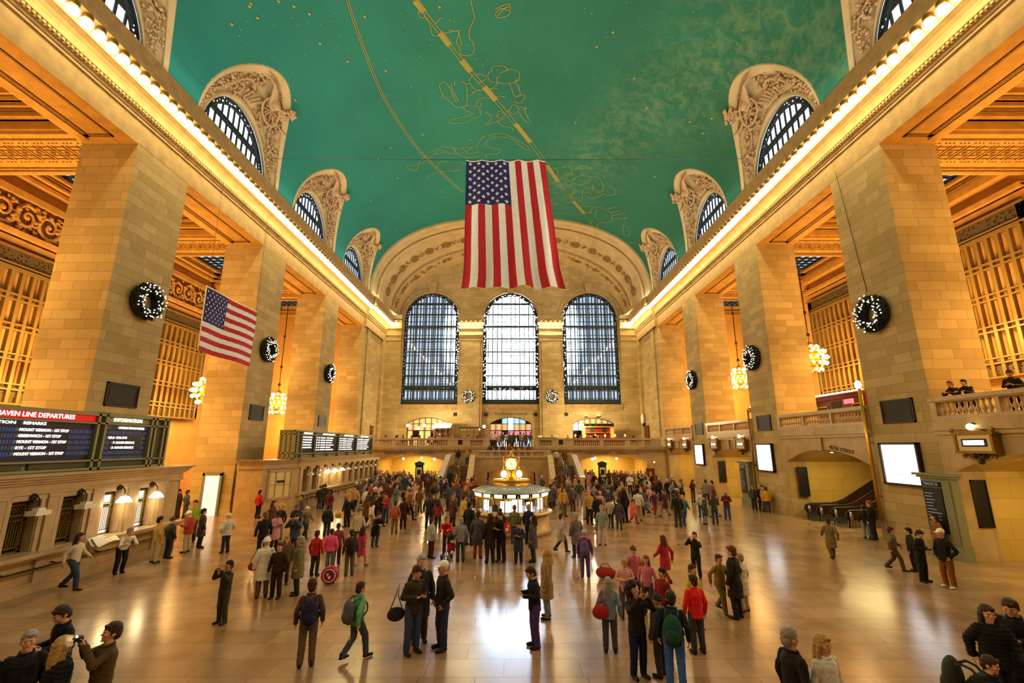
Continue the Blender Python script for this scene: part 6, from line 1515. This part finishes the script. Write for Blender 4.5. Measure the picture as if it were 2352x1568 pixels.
put(640,1238,1158,0,'stand','jacket','#2c2416','#8a8478','curly','#c8a24a','person with curly blond hair and dark olive jacket')
put(700,1236,1172,60,'walk','jacket','#6d6048','#2c2a28','cap','#d8d0c2','person in khaki jacket and white cap walking in the left crowd')
put(750,1232,1160,180,'stand','puffer','#23261a','#2b2a28','short',BLK,'person in dark green puffer jacket with yellow bag, seen from behind')
p=floor_at(775,1228); shoulder_bag((p.x,p.y,.95),0,'#c79a1c','yellow shoulder bag beside the dark green puffer jacket',.45,.2)
put(820,1262,1168,0,'stand','jacket','#c2b49a','#4a443c','cap','#3a4048','person in cream jacket with dark cap left of the stroller woman')
put(862,1256,1160,40,'lean','coat','#121114','#37435c','short',BRN,'person in black coat and jeans stooping over a pram on the left',h=1.62)
put(852,1212,1150,150,'walk','shirt','#d9d4cc','#b9b2a8','long',BRN,'person in white top near the pram')
put(906,1225,1150,180,'stand','jacket','#9a6c64','#7a5a38','short',BRN,'person in dusty pink jacket with orange backpack, back to the camera')
backpack(LAST[0],'#b3442a','orange backpack on the dusty pink jacket',1.)
put(926,1215,1142,-160,'stand','coat','#3a1418','#3a1216','short',BLK,'person in long dark red clothing left of the central crowd')
put(985,1215,1130,180,'stand','jacket','#2a2c36','#272b38','short',BRN,'man in navy jacket facing away, left of the booth')
put(1006,1218,1146,170,'stand','jacket','#8c2a3a','#2e3038','long',BRN,'woman in crimson jacket next to the navy jacket, left of the booth')
put(1040,1208,1138,150,'stand','coat','#5c3a2c','#2c2420','beanie','#8a6a4a','person in brown coat with tan knit hat left of the booth')
put(1066,1222,1136,120,'stand','puffer','#c4a258','#2c3854','short',BRN,'person in pale yellow puffer jacket left of the booth counter')
put(508,1432,1288,-20,'camera','jacket','#2e2a18','#3a361e','short',BLK,'photographer in dark olive jacket standing alone at the left',skin=1)
put(600,1372,1234,-150,'stand','coat','#e4ddd0','#6a4a34','beanie',WHT,'woman in white coat and white knit hat at the left')
p=floor_at(594,1362); shoulder_bag((p.x-.14,p.y-.22,.82),10,'#8e2a18','rust red handbag of the woman in the white coat',.5,.16)
put(632,1374,1246,0,'stand','jacket','#2c1a10','#2a1a14','short','#4a2c14','person in dark brown jacket in the left trio, middle one')
put(650,1342,1236,20,'stand','puffer','#5a4a1e','#33261a','long','#9a743a','person in olive yellow jacket behind the left trio')
put(680,1366,1232,-70,'stand','coat','#6a6446','#231c18','short',GRY,'man in grey olive coat at the right of the left trio')
put(722,1322,1226,170,'stand','jacket','#b81e22','#3a2c22','short',BRN,'person in red jacket beside the pink child')
put(757,1306,1236,180,'stand','puffer','#e8578a','#6a7078','short',BRN,'child in pink puffer jacket facing away near the round red bag',h=1.4)
put(772,1296,1226,-170,'stand','jacket','#7c3a44','#2e2422','short',BRN,'person in plum jacket right of the pink child')
put(802,1322,1216,-150,'stand','jacket','#5c2a26','#5a5248','short',BRN,'person in maroon jacket with dark backpack')
backpack(LAST[0],'#1c1418','dark backpack worn by the person in maroon',1.)
put(828,1302,1232,160,'walk','coat','#b03a5e','#cf9a94','long',BRN,'girl in magenta coat and pale pink leggings',h=1.45)
# round red rolling bag
p=floor_at(757,1342); root=empty('rolling_bag',p,math.radians(10),'round crimson rolling bag with a coloured emblem on the floor behind the pink child','bag')
b=MB(); b.tube([(0,-.12,.3),(0,-.1,.3),(0,.1,.3),(0,.12,.3)],[.22,.27,.27,.22],24); b.build('shell',mat('bag_crimson','#a30c35',.35),root)
b=MB(); b.tube([(.19*math.cos(2*PI*k/24),-.135,.3+.19*math.sin(2*PI*k/24)) for k in range(24)],.014,6,closed=True); b.build('rim_piping',M['white'],root)
for dx,dz,c in ((-.06,.03,'#d8b02a'),(.05,.05,'#2a3f9a'),(.0,-.06,'#d9d4cc')): b=MB(); b.ell((dx,-.125,.3+dz),.05,.012,.05,10,6); b.build('emblem_patch',cmat(c),root)
for dx in (-.12,.12): b=MB(); b.tube([(dx-.02,.08,.04),(dx+.02,.08,.04)],.04,10); b.build('wheel',M['rubber'],root)
b=MB(); b.tube([(-.08,.12,.5),(-.08,.14,.95),(.08,.14,.95),(.08,.12,.5)],.012,6); b.build('pull_handle',M['iron'],root)
put(702,1530,1330,-160,'stand','jacket','#54403c','#6a5444','short',BRN,'person in brown jacket with navy backpack in the lower left foreground')
backpack(LAST[0],'#1c1e3c','navy backpack on the brown jacket in the foreground',1.05)
put(815,1515,1338,140,'walk','jacket','#5fa574','#464858','short',BRN,'person in pale green jacket walking in the foreground')
backpack(LAST[0],'#5a5662','grey backpack of the person in pale green',1.05)
put(946,1500,1296,40,'phone','jacket','#3a2e22','#3c4668','short',BRN,'person in dark brown jacket and blue jeans looking at a phone')
put(962,1474,1276,20,'stand','coat','#25221f','#3a3034','short',GRY,'tall man in black coat right behind the phone user in brown')
p=floor_at(906,1502); shoulder_bag((p.x,p.y,.8),20,'#231a20','black round shoulder bag hanging left of the phone user',.62,.2)
put(1015,1492,1288,-60,'pockets','jacket','#2c211c','#2c3350','cap',WHT,'man with white cap, dark jacket and jeans in the centre foreground')
put(1230,1486,1300,-75,'phone','jacket','#12161f','#4a3070','short',BRN,'boy in navy jacket and purple trousers looking down in the bright floor patch')
put(1258,1420,1262,-100,'stand','coat','#8f7552','#6d7488','hood','#a88444','person in tan hooded coat standing behind the boy')
put(990,1282,1194,130,'stand','puffer','#a9a7ad','#3c2226','short',BRN,'child in pale grey puffer jacket and maroon trousers beside the stroller',h=1.55)
put(1026,1272,1190,0,'lean','jacket','#c2262a','#35302e','cap','#6a5c3c','person in red top leaning over the stroller',h=1.66)
# stroller
p=floor_at(1034,1288); root=empty('stroller',p,math.radians(-150),'small dark stroller with red seat in front of the red topped person','stroller')
b=MB(); b.grid(lambda u,v:((u-.5)*.34,-.05+.3*v-.25*(v>.5)*(v-.5),.35+.05*math.sin(u*PI)+.55*max(0,v-.45)),8,10); b.build('seat',cmat('#b01c26'),root,recalc=False)
b=MB()
for s in (-.22,.22): b.tube([(s,-.35,.1),(s,.05,.55),(s,.35,1.0)],.014,6); b.tube([(s,.3,.1),(s,.05,.55)],.014,6)
b.tube([(-.22,.35,1.0),(.22,.35,1.0)],.018,6); b.tube([(-.22,-.35,.1),(.22,-.35,.1)],.012,6); b.build('frame',M['iron'],root)
b=MB(); b.ell((0,.12,.95),.2,.16,.14,12,8); b.build('hood_canopy',cmat('#2a2226'),root)
for s in (-.22,.22):
    for y in (-.35,.3): b=MB(); b.tube([(s-.02,y,.1),(s+.02,y,.1)],.1,14); b.build('wheel',M['rubber'],root)
put(1058,1290,1188,-170,'stand','jacket','#8a8490','#3c4052','short',GRY,'person in pale lilac jacket right of the stroller')
put(1078,1252,1150,150,'stand','coat','#1a1b22','#2a1c1e','short',BLK,'person in long navy coat between the stroller and the booth')
put(1098,1282,1174,170,'stand','coat','#4a4c58','#9a5434','short',BRN,'person in slate coat with orange trousers in front of the booth')
put(1126,1292,1180,-160,'stand','coat','#2a1a20','#2c2e3c','long','#2a1a14','long haired person in dark plum coat in front of the booth')
put(1152,1290,1172,-30,'phone','jacket','#17141a','#2a1c20','short',BRN,'person in black jacket holding a red and white bag before the booth')
p=floor_at(1162,1290); root=empty('shopping_bag',(p.x+.06,p.y-.2,1.12),0,'red shopping bag with white pattern held before the booth','bag'); b=MB(); b.box(-.13,-.06,0,.13,.06,.36); b.build('bag_body',cmat('#d8201c'),root); b=MB(); b.ell((0,-.065,.12),.08,.01,.07,10,6); b.ell((.05,-.065,.26),.04,.01,.05,10,6); b.build('print',cmat('#f0e8e4'),root); b=MB(); b.tube([(-.07,0,.36),(0,0,.48),(.07,0,.36)],.01,6); b.build('handle',cmat('#d8201c'),root)
put(1192,1294,1196,-10,'phone','coat','#2c3350','#232a44','short',BLK,'person in navy coat looking at a glowing phone before the booth')
put(1226,1290,1184,-100,'stand','coat','#4c4854','#25303c','hood','#2a2226','person in grey hooded coat at the right front of the booth')
put(1216,1250,1158,150,'stand','jacket','#141c3c','#1c2030','short',GRY,'grey haired man in dark blue jacket at the booth counter')
put(1183,1248,1160,170,'stand','jacket','#6a6a48','#4a4a3c','short','#8a4a28','person in sage green jacket at the booth counter')
put(1150,1246,1168,180,'stand','coat','#3a2c34','#2a2428','short',BLK,'person in aubergine coat directly at the booth counter')
put(1290,1268,1180,110,'walk','coat','#a29aa4','#33422a','short',BRN,'person in pale lavender coat right of the booth')
put(1326,1280,1178,-160,'stand','coat','#6a6270','#2e3042','short',GRY,'person in mauve grey coat in the centre right')
put(1346,1326,1216,170,'stand','jacket','#6d3a72','#54466c','beanie','#a8a0ac','person in purple jacket with light hat and backpack in the centre right')
backpack(LAST[0],'#5a4e82','violet backpack on the purple jacket',1.)
put(1386,1252,1160,-20,'stand','jacket','#7d8a8a','#b8b4b0','short','#b0785a','person in pale grey jacket and light trousers right of the booth')
put(1376,1215,1118,20,'stand','coat','#1d1a1c','#252a40','beanie','#3a2a2a','person in black coat with dark hat right of the booth')
put(1356,1204,1126,10,'stand','jacket','#b0903c','#1e1c1e','short',BLD,'blond person in mustard jacket right of the booth')
put(1404,1212,1142,150,'stand','jacket','#c8b8a0','#4a3a2c','short',BRN,'person in beige jacket between booth and right pillars')
put(1424,1216,1146,160,'stand','coat','#4a3e4e','#4a4440','short',BRN,'person in dark mauve coat between booth and right pillars')
put(1437,1200,1118,-160,'stand','jacket','#151013','#1d1a1c','long',BLK,'long haired person in black jacket beside the pink coat')
put(1456,1203,1144,100,'walk','coat','#e0566a','#a0445a','short',BRN,'child in long coral pink coat',h=1.4)
put(1469,1196,1122,170,'stand','shirt','#d2cfd2','#b49a6a','short',BLK,'person in white shirt and khaki trousers carrying a grey bag')
p=floor_at(1478,1194); shoulder_bag((p.x+.1,p.y-.25,.95),0,'#6a6a80','grey bag of the person in the white shirt',.4,.22)
put(1506,1180,1128,0,'walk','jacket','#5a2a5c','#a8202c','short',BRN,'person in violet jacket and red trousers in the right crowd')
put(1560,1210,1130,180,'stand','jacket','#1c1a14','#3a3630','short',BRN,'slim person in black jacket standing apart on the right')
put(1626,1160,1096,160,'stand','jacket','#8a7a70','#352c26','short',BRN,'person in grey brown jacket before the third bay')
put(1640,1156,1104,-140,'stand','shirt','#a4505a','#7a96b8','short',BLK,'person in dusty red shirt and light jeans before the third bay')
put(1536,1148,1100,10,'stand','jacket','#14181c','#2a3040','cap','#c8c8d0','person in black and white sports jacket before the last bay')
put(1735,1170,1114,-20,'stand','jacket','#3c4038','#3a2c26','cap','#4a5560','person in grey jacket leaning by the second right pillar')
put(1758,1171,1113,10,'stand','coat','#2a1c14','#241c1a','short',GRY,'person in dark brown coat by the second right pillar')
put(1774,1174,1114,40,'stand','jacket','#8d8a8e','#5c6074','cap','#2a2422','person in light grey jacket next to the yellow jacket')
put(1792,1176,1118,170,'stand','puffer','#d19a14','#4a3a44','short',BRN,'person in bright yellow puffer jacket by the second right pillar')
put(1404,1498,1326,170,'stand','jacket','#7a86a4','#4a4248','long',GRY,'person in pale blue jacket at the left of the right foreground group')
p=floor_at(1392,1496); shoulder_bag((p.x-.1,p.y-.15,.85),0,'#b01c24','red bag of the person in the pale blue jacket',.5,.2)
put(1470,1556,1338,20,'camera','jacket','#22140e','#141c4a','curly','#2a160c','woman with big dark curly hair and blue jeans in the right foreground')
put(1462,1380,1272,10,'stand','jacket','#b05a68','#4a3a40','beanie','#4a4030','person in rose jacket with dark knit hat behind the curly haired woman')
put(1492,1412,1306,-30,'stand','shirt','#c06a80','#4a3c44','long','#7a4a30','person in pink top with brown hair behind the right foreground group')
put(1440,1420,1318,0,'phone','jacket','#d09a90','#5a4a4a','short',BLD,'person in salmon jacket behind the pale blue jacket')
put(1530,1458,1318,-60,'stand','jacket','#7c1c14','#2a1a18','short',BLK,'person in dark red jacket in the middle of the right foreground group')
put(1532,1340,1256,-150,'walk','coat','#a82230','#8a2a2c','long','#5a2a18','woman with long hair in flowing red coat walking on the right')
put(1603,1328,1246,-40,'camera','jacket','#1e1c16','#1e1c1a','short',BRN,'photographer in black with raised arms right of the red coat')
put(1556,1580,1358,160,'stand','jacket','#1a2434','#3a66b4','short','#2a1a14','man in navy jacket and bright blue jeans in the right foreground',wx=1.05)
backpack(LAST[0],'#1c4a40','teal and black backpack on the navy jacket',1.1)
put(1518,1560,1372,-140,'stand','puffer','#4a4450','#3a3438','beanie','#3a2620','person in grey puffer jacket beside the man with bright blue jeans')
put(1606,1500,1374,-170,'stand','jacket','#e0201c','#3c3a42','short',BRN,'person in bright red jacket at the right of the foreground group',h=1.6)
put(1602,1446,1322,30,'stand','jacket','#c8c02a','#4a4a4a','short',BRN,'person in yellow jacket behind the bright red jacket')
put(1696,1420,1254,-140,'stand','coat','#221f16','#1d1b16','short','#5a3418','man in long black coat standing at the right')
put(1712,1404,1272,-150,'stand','coat','#d8cfc0','#b8a890','short',BLD,'person in cream coat half hidden behind the long black coat')
put(1668,1410,1300,20,'walk','jacket','#8a6a2c','#6a5a34','short',BRN,'person in ochre jacket left of the long black coat')
p=floor_at(1394,1330); root=empty('duffel_bag',(p.x,p.y,0),math.radians(-25),'red duffel bag on the floor in front of the right group','bag'); b=MB(); b.ell((0,0,.2),.38,.19,.2,16,10); b.build('bag_body',cmat('#9c1c22'),root); b=MB(); b.tube([(-.2,-.1,.36),(-.1,-.05,.5),(.1,-.05,.5),(.2,-.1,.36)],.016,6); b.build('handle',M['black'],root)
put(2126,1336,1216,20,'phone','jacket','#1c1512','#171310','short',BRN,'man in black jacket looking at a phone left of the white cap')
put(2104,1312,1218,-140,'stand','jacket','#2a241e','#221c18','short',BLK,'person in dark jacket behind the phone user at the right')
put(2186,1350,1214,-80,'pockets','jacket','#14110e','#7a4a18','cap','#eae4da','man in white cap, black jacket and brown trousers at the right',shoec='#e4ddd0')
put(2052,1240,1150,-150,'stand','jacket','#1d241a','#2a2620','short','#7a4a2c','man in dark green jacket against the nearest right pillar')
put(2000,1236,1160,160,'stand','jacket','#2a2426','#7c8aa4','short',BRN,'person in dark jacket and light jeans at the foot of the escalators')
put(2236,1280,1180,-100,'stand','coat','#8a5a2c','#8a6a3c','long',BRN,'person in brown coat at the nearest track doorway')
put(1915,1285,1190,160,'walk','coat','#7a6438','#5c4c32','short',BRN,'person in khaki coat walking on the open floor at the right')
put(2060,1310,1226,60,'walk','jacket','#6a5440','#4a3a30','short',BRN,'person in brown jacket crossing before the nearest right pillar')
# gallery and balcony
def up(x,y,z,rz,pose,coat,cc,tc,head,hc,label,h=1.72,skin=0,group=None): return person((x,y,z),rz,pose,coat,cc,tc,head,hc,label,group,h,skin)
up(19.5,17.65,5.6,-60,'phone','jacket','#0d0c0b','#171514','short',BLK,'man in black jacket leaning on the nearest gallery balustrade',1.76,1)
up(19.35,19.75,5.6,-85,'lean','jacket','#2a1c12','#1d1a18','short','#6a3a1c','person in brown jacket bent over the gallery rail beside the nearest right pillar',1.72)
up(19.35,19.2,5.6,-75,'lean','jacket','#12130f','#1d1a18','short',BLK,'person in black jacket bent over the gallery rail, right of the brown jacket',1.7)
up(21.2,18.9,5.6,60,'walk','jacket','#6a5a52','#3c3430','short',GRY,'grey haired person walking on the nearest gallery',1.6)
# chairs and diners on the balcony
def chair(x,y,rz,label):
    root=empty('dining_chair',(x,y,4.4),math.radians(rz),label,'chair','dining chairs on the balcony')
    b=MB(); b.box(-.21,-.22,.42,.21,.2,.46); b.build('seat',M['wood'],root); b=MB(); b.box(-.2,.18,.5,.2,.21,.9); b.build('backrest',M['wood'],root)
    for sx in (-.18,.18):
        for sy in (-.19,.18): b=MB(); b.box(sx-.02,sy-.02,0,sx+.02,sy+.02,.9 if sy>0 and False else .42); b.build('leg',M['wood'],root)
CN={'#1c1b20':'black','#5a2026':'maroon','#34405c':'navy','#8a8680':'grey','#c9bda8':'cream','#6a4a2c':'brown','#3f4a34':'olive','#a8343a':'red','#7d6a8c':'lilac','#b8894a':'tan','#4c6a78':'teal','#d3d1d6':'white','#c08a96':'rose','#574d58':'plum'}
TN={'#2a2c36':'charcoal','#3c4c70':'denim','#6d5c48':'khaki','#241f1e':'black','#8f8a84':'light grey','#4a3328':'brown'}
HN={('short','#2a1a12'):'short dark hair',('long','#4a2e1c'):'long brown hair',('short','#a8a29a'):'grey hair',('long','#b08c50'):'long blond hair',('beanie','#2a2a34'):'dark knit hat',('cap','#d8d4cc'):'white cap',('beanie','#8a2a2c'):'red knit hat',('short','#7a4a2a'):'auburn hair',('cap','#2c3a5c'):'blue cap',('curly','#1e120c'):'curly dark hair'}
used=set(); cr=random.Random(77)
def rnd_look(place,rare=True):
    for _ in range(400):
        cc=cr.choices(list(CN),weights=[9,3,5,4,2,5,3,1.6,1.5,2.5,1.5,2,1.5,4])[0]; tc=cr.choice(list(TN)); hd=cr.choices(list(HN),weights=[6,4,3,3,2,1.4,1,3,1,1])[0]; ct=cr.choices(['jacket','coat','puffer','shirt'],weights=[5,3,2,1])[0]
        key=(cc,ct,hd,place)
        if key in used: continue
        used.add(key); lab='person in %s %s, %s trousers, %s, %s'%(CN[cc],{'jacket':'jacket','coat':'coat','puffer':'puffer jacket','shirt':'sweater'}[ct],TN[tc],HN[hd],place)
        return cc,tc,hd,ct,lab
    raise RuntimeError
for x,y in ((-15.3,57.3),(-14.2,58.4),(-13.1,57.2),(-12.2,57.7),(-11.1,57.3),(-10.2,58.3),(-9.2,57.2),(-8.3,57.4),(-7.2,57.9),(-5.2,57.3),(-4.1,57.6),(5.1,57.7),(7.,57.4),(8.6,58.2),(13.9,57.4),(15.1,57.9),(10.3,57.6)):
    pl='seated at '+('left' if x<0 else 'right')+' balcony rail'
    cc,tc,hd,ct,lab=rnd_look(pl); r=cr.choice((90,-90,0,180)); up(x,y,4.4,r,'sit',ct,cc,tc,hd[0],hd[1],lab,1.72,cr.randrange(4),'diners on the balcony'); chair(x,y,r,'wooden dining chair behind the %s balcony balustrade'%('left' if x<0 else 'right'))
for k in range(14):
    x=-2.4+.37*k+cr.uniform(-.1,.1); y=57.9+cr.uniform(0,3.6); cc,tc,hd,ct,lab=rnd_look('in the centre balcony doorway'); up(x,y,4.4,cr.choice((0,10,-20,170)),cr.choice(('stand','walk','phone')),ct,cc,tc,hd[0],hd[1],lab,1.72,cr.randrange(4),'people in the balcony opening')
for k in range(7):
    x=-2.3+.72*k; y=51.2+cr.uniform(0,2.2); cc,tc,hd,ct,lab=rnd_look('on the central stair landing'); up(x,y,3.,cr.uniform(-40,40),cr.choice(('stand','camera')),ct,cc,tc,hd[0],hd[1],lab,1.7,cr.randrange(4),'people on the stair landing')
for (xa,xb),sd in zip(STX,('left','right')):
    for k,(f,st) in enumerate(((.3,14.99),(.72,14.99),(.55,5),(.25,2))):
        x=xa+.3+(xb-xa-.6)*f; st=int(st); y=46.1+.34*st+.17; cc,tc,hd,ct,lab=rnd_look('on the %s flight of stairs'%sd); up(x,y if st<14 else 52.6+.5*k,.16*(st+1),cr.choice((0,180)),'stand',ct,cc,tc,hd[0],hd[1],lab,1.72,cr.randrange(4),'people on the stairs')
# the standing crowd at the far end of the hall
zones=[(44,-13.,-3.,36,50,'before the left stairs'),(26,-12.5,-3.2,28,37,'left of the booth'),(42,3.,15.6,36,50,'before the right stairs'),(22,3.4,13.,27,38,'right of the booth'),(11,-3.,3.,31,44.8,'behind the booth'),(6,-13.,-8,20,28,'in the left middle floor'),(5,9,15,30,38,'near the right pillars')]
for n,xa,xb,ya,yb,pl in zones:
    k=0; tr=0
    while k<n and tr<n*60:
        tr+=1; x,y=cr.uniform(xa,xb),cr.uniform(ya,yb)
        if any((x-a)**2+(y-c)**2<.62**2 for a,c in taken) or (x-.14)**2+(y-26.4)**2<9 or (y>44.8 and 3.6<abs(x)<7.5) or (abs(abs(x)-10.35)<.8 and abs(y-54)<.7): continue
        taken.append((x,y)); cc,tc,hd,ct,lab=rnd_look(pl)
        person((x,y,0),cr.choice((cr.gauss(0,40),cr.gauss(180,40),cr.uniform(-180,180))),cr.choices(['stand','walk','phone','pockets','camera'],weights=[5,3,2,2,.6])[0],ct,cc,tc,hd[0],hd[1],lab,'crowd '+pl,cr.uniform(1.6,1.84),cr.choices(range(4),weights=[5,2,2,3])[0]); k+=1

# the far mass of people under the balcony: past the three hundred figures above, one countless crowd
b=MB(); r=random.Random(21); cmats=[cmat(c) for c in ('#1c1b20','#5a2026','#34405c','#8a8680','#6a4a2c','#a8343a','#241f1e','#c9bda8')]; nb=len(cmats); cmats+=[SKINS[0],cmat('#2a1a12')]
k=0
while k<90:
    x,y=r.choice((-1,1))*r.uniform(2.,15.),r.uniform(50.2,55.2)
    if (3.7<abs(x)<7.4) or abs(x)<4.3 or abs(abs(x)-10.35)<.8: 
        if not(abs(x)<3.6 and False): continue
    k+=1; s_=r.uniform(.93,1.06); b.mi=r.randrange(nb); L_=lambda R:loft(b,[(x+a*s_,y+c*s_,z*s_,p*s_,q*s_) for a,c,z,p,q in R],10)
    L_([(0,0,.75,.19,.15),(0,0,1.05,.17,.13),(0,0,1.3,.2,.13),(0,0,1.43,.13,.1),(0,0,1.5,.06,.06)])
    for sx in (-1,1): limb(b,[(x+sx*.19*s_,y,1.38*s_),(x+sx*.26*s_,y,1.1*s_),(x+sx*.24*s_,y-.1,.9*s_)],[.065,.055,.045])
    b.mi=r.randrange(nb)
    for sx in (-1,1): limb(b,[(x+sx*.1*s_,y,.85*s_),(x+sx*.11*s_,y,.1*s_)],[.095,.07])
    b.mi=nb; b.ell((x,y-.01,1.63*s_),.085,.1,.12,8,6); b.tube([(x,y,1.45*s_),(x,y,1.56*s_)],.05,6); b.mi=nb+1; b.ell((x,y+.02,1.67*s_),.09,.1,.1,8,6)
tag(b.build('crowd',cmats),'dense far crowd of people under the balcony at the end of the hall','crowd',kind='stuff')
# ---------------------------------------------------------------- light
wd=bpy.data.worlds.new('daylight'); scn.world=wd; wd.use_nodes=True; nt=wd.node_tree; L=nt.links
bg=nt.nodes['Background']; tc=N(nt,'ShaderNodeTexCoord')
sp=N(nt,'ShaderNodeSeparateXYZ'); L.new(tc.outputs['Generated'],sp.inputs[0])
dp=N(nt,'ShaderNodeVectorMath',operation='DOT_PRODUCT'); dp.inputs[1].default_value=Vector((.0,.975,.225)).normalized(); L.new(tc.outputs['Generated'],dp.inputs[0])
mr=N(nt,'ShaderNodeMapRange'); mr.inputs['From Min'].default_value=.9875; mr.inputs['From Max'].default_value=.9985; mr.interpolation_type='SMOOTHSTEP'; L.new(dp.outputs['Value'],mr.inputs['Value'])
mz=N(nt,'ShaderNodeMapRange'); mz.inputs['From Min'].default_value=.3; mz.inputs['From Max'].default_value=.6; mz.inputs['To Min'].default_value=.9; mz.inputs['To Max'].default_value=2.8; L.new(sp.outputs['Z'],mz.inputs['Value'])
ms=N(nt,'ShaderNodeMath',operation='MULTIPLY_ADD'); ms.inputs[1].default_value=70.; L.new(mr.outputs[0],ms.inputs[0]); L.new(mz.outputs[0],ms.inputs[2])
bg.inputs['Color'].default_value=(.66,.82,1.,1); L.new(ms.outputs[0],bg.inputs['Strength'])
def light(nm,typ,loc,e,c,size=.3,rot=None,sy=None,spread=None):
    l=bpy.data.lights.new(nm,typ); l.energy=e; l.color=c
    if typ=='AREA':
        l.size=size
        if sy: l.shape='RECTANGLE'; l.size_y=sy
        if spread: l.spread=spread
    else: l.shadow_soft_size=size
    o=bpy.data.objects.new(nm,l); COL.objects.link(o); o.location=loc
    if rot: o.rotation_euler=rot
    return o
WARM=(1.,.77,.4); ORG=(1.,.55,.14); YEL=(1.,.76,.3)
for sg,nm in SIDES:
    # cornice lamp row: long strips throw the lamps' light into the hall and up at the vault
    light('cornice_strip','AREA',(sg*(W-1.1),26,21.75),5600,((1.,.8,.42) if sg<0 else (1.,.88,.64)),.3,(0,sg*PI/2,0),84.)
    light('cornice_downlight','AREA',(sg*(W-1.02),26,21.5),1500,(1.,.74,.3),.2,(0,-sg*math.radians(18),0),84.)
    light('vault_uplight','AREA',(sg*(W-.95),26,23.3),2700,(1.,.95,.85),.3,(0,sg*math.radians(140),0),84.)
    for y0,y1 in BAYS:
        yc=(y0+y1)/2
        z=9.0 if sg<0 else 11.8
        light('aisle_lamp','POINT',(sg*25.6,yc,z),(1900 if sg<0 else 1700),ORG,1.2)
        light('aisle_lamp','AREA',(sg*25.6,yc,z),1500,ORG,4.6,(0,0,0),4.6); light('aisle_lamp','AREA',(sg*25.6,yc,z+.3),(1300 if sg<0 else 850),ORG,4.6,(PI,0,0),4.6)
    for i,(y0,y1) in enumerate(BAYS):
        if sg>0: light('passage_lamp','AREA',(20.4,(y0+y1)/2,4.1),420,YEL,3.,(0,0,0),6.)
for x in (-11.7,12.15):
    light('passage_lamp','AREA',(x,59.3,3.3),700,YEL,5.,(0,0,0),3.)
for y in (18.35,19.97): light('counter_bulb','POINT',(-14.62,y+.1,2.32),28,(1.,.74,.34),.12)
for y in (38.2,39.8,41.4): light('counter_bulb','POINT',(-14.62,y+.1,2.32),28,(1.,.74,.34),.12)
light('arch_lamp','POINT',(.1,51.2,.9),120,(1.,.6,.16),.15)
for x in (-5.8,5.8): light('capital_strip','AREA',(x,YE-1.05,21.5),420,WARM,3.4,(math.radians(-14),0,0),.2)
light('balcony_lamp','POINT',(-10,61,7.3),1700,WARM,.3); light('balcony_lamp','POINT',(10,61,7.6),1700,WARM,.3)
vs=scn.view_settings; scn.display_settings.display_device='sRGB'; vs.view_transform='Standard'; vs.look='None'; vs.gamma=1.; vs.use_curve_mapping=False; vs.exposure=.16
cy=scn.cycles; cy.use_denoising=True; cy.max_bounces=6; cy.diffuse_bounces=4; cy.glossy_bounces=3; cy.transmission_bounces=4; cy.transparent_max_bounces=12; cy.sample_clamp_indirect=25.; cy.caustics_reflective=False; cy.caustics_refractive=False
try: cy.denoiser='OPENIMAGEDENOISE'; cy.use_light_tree=True
except Exception: pass
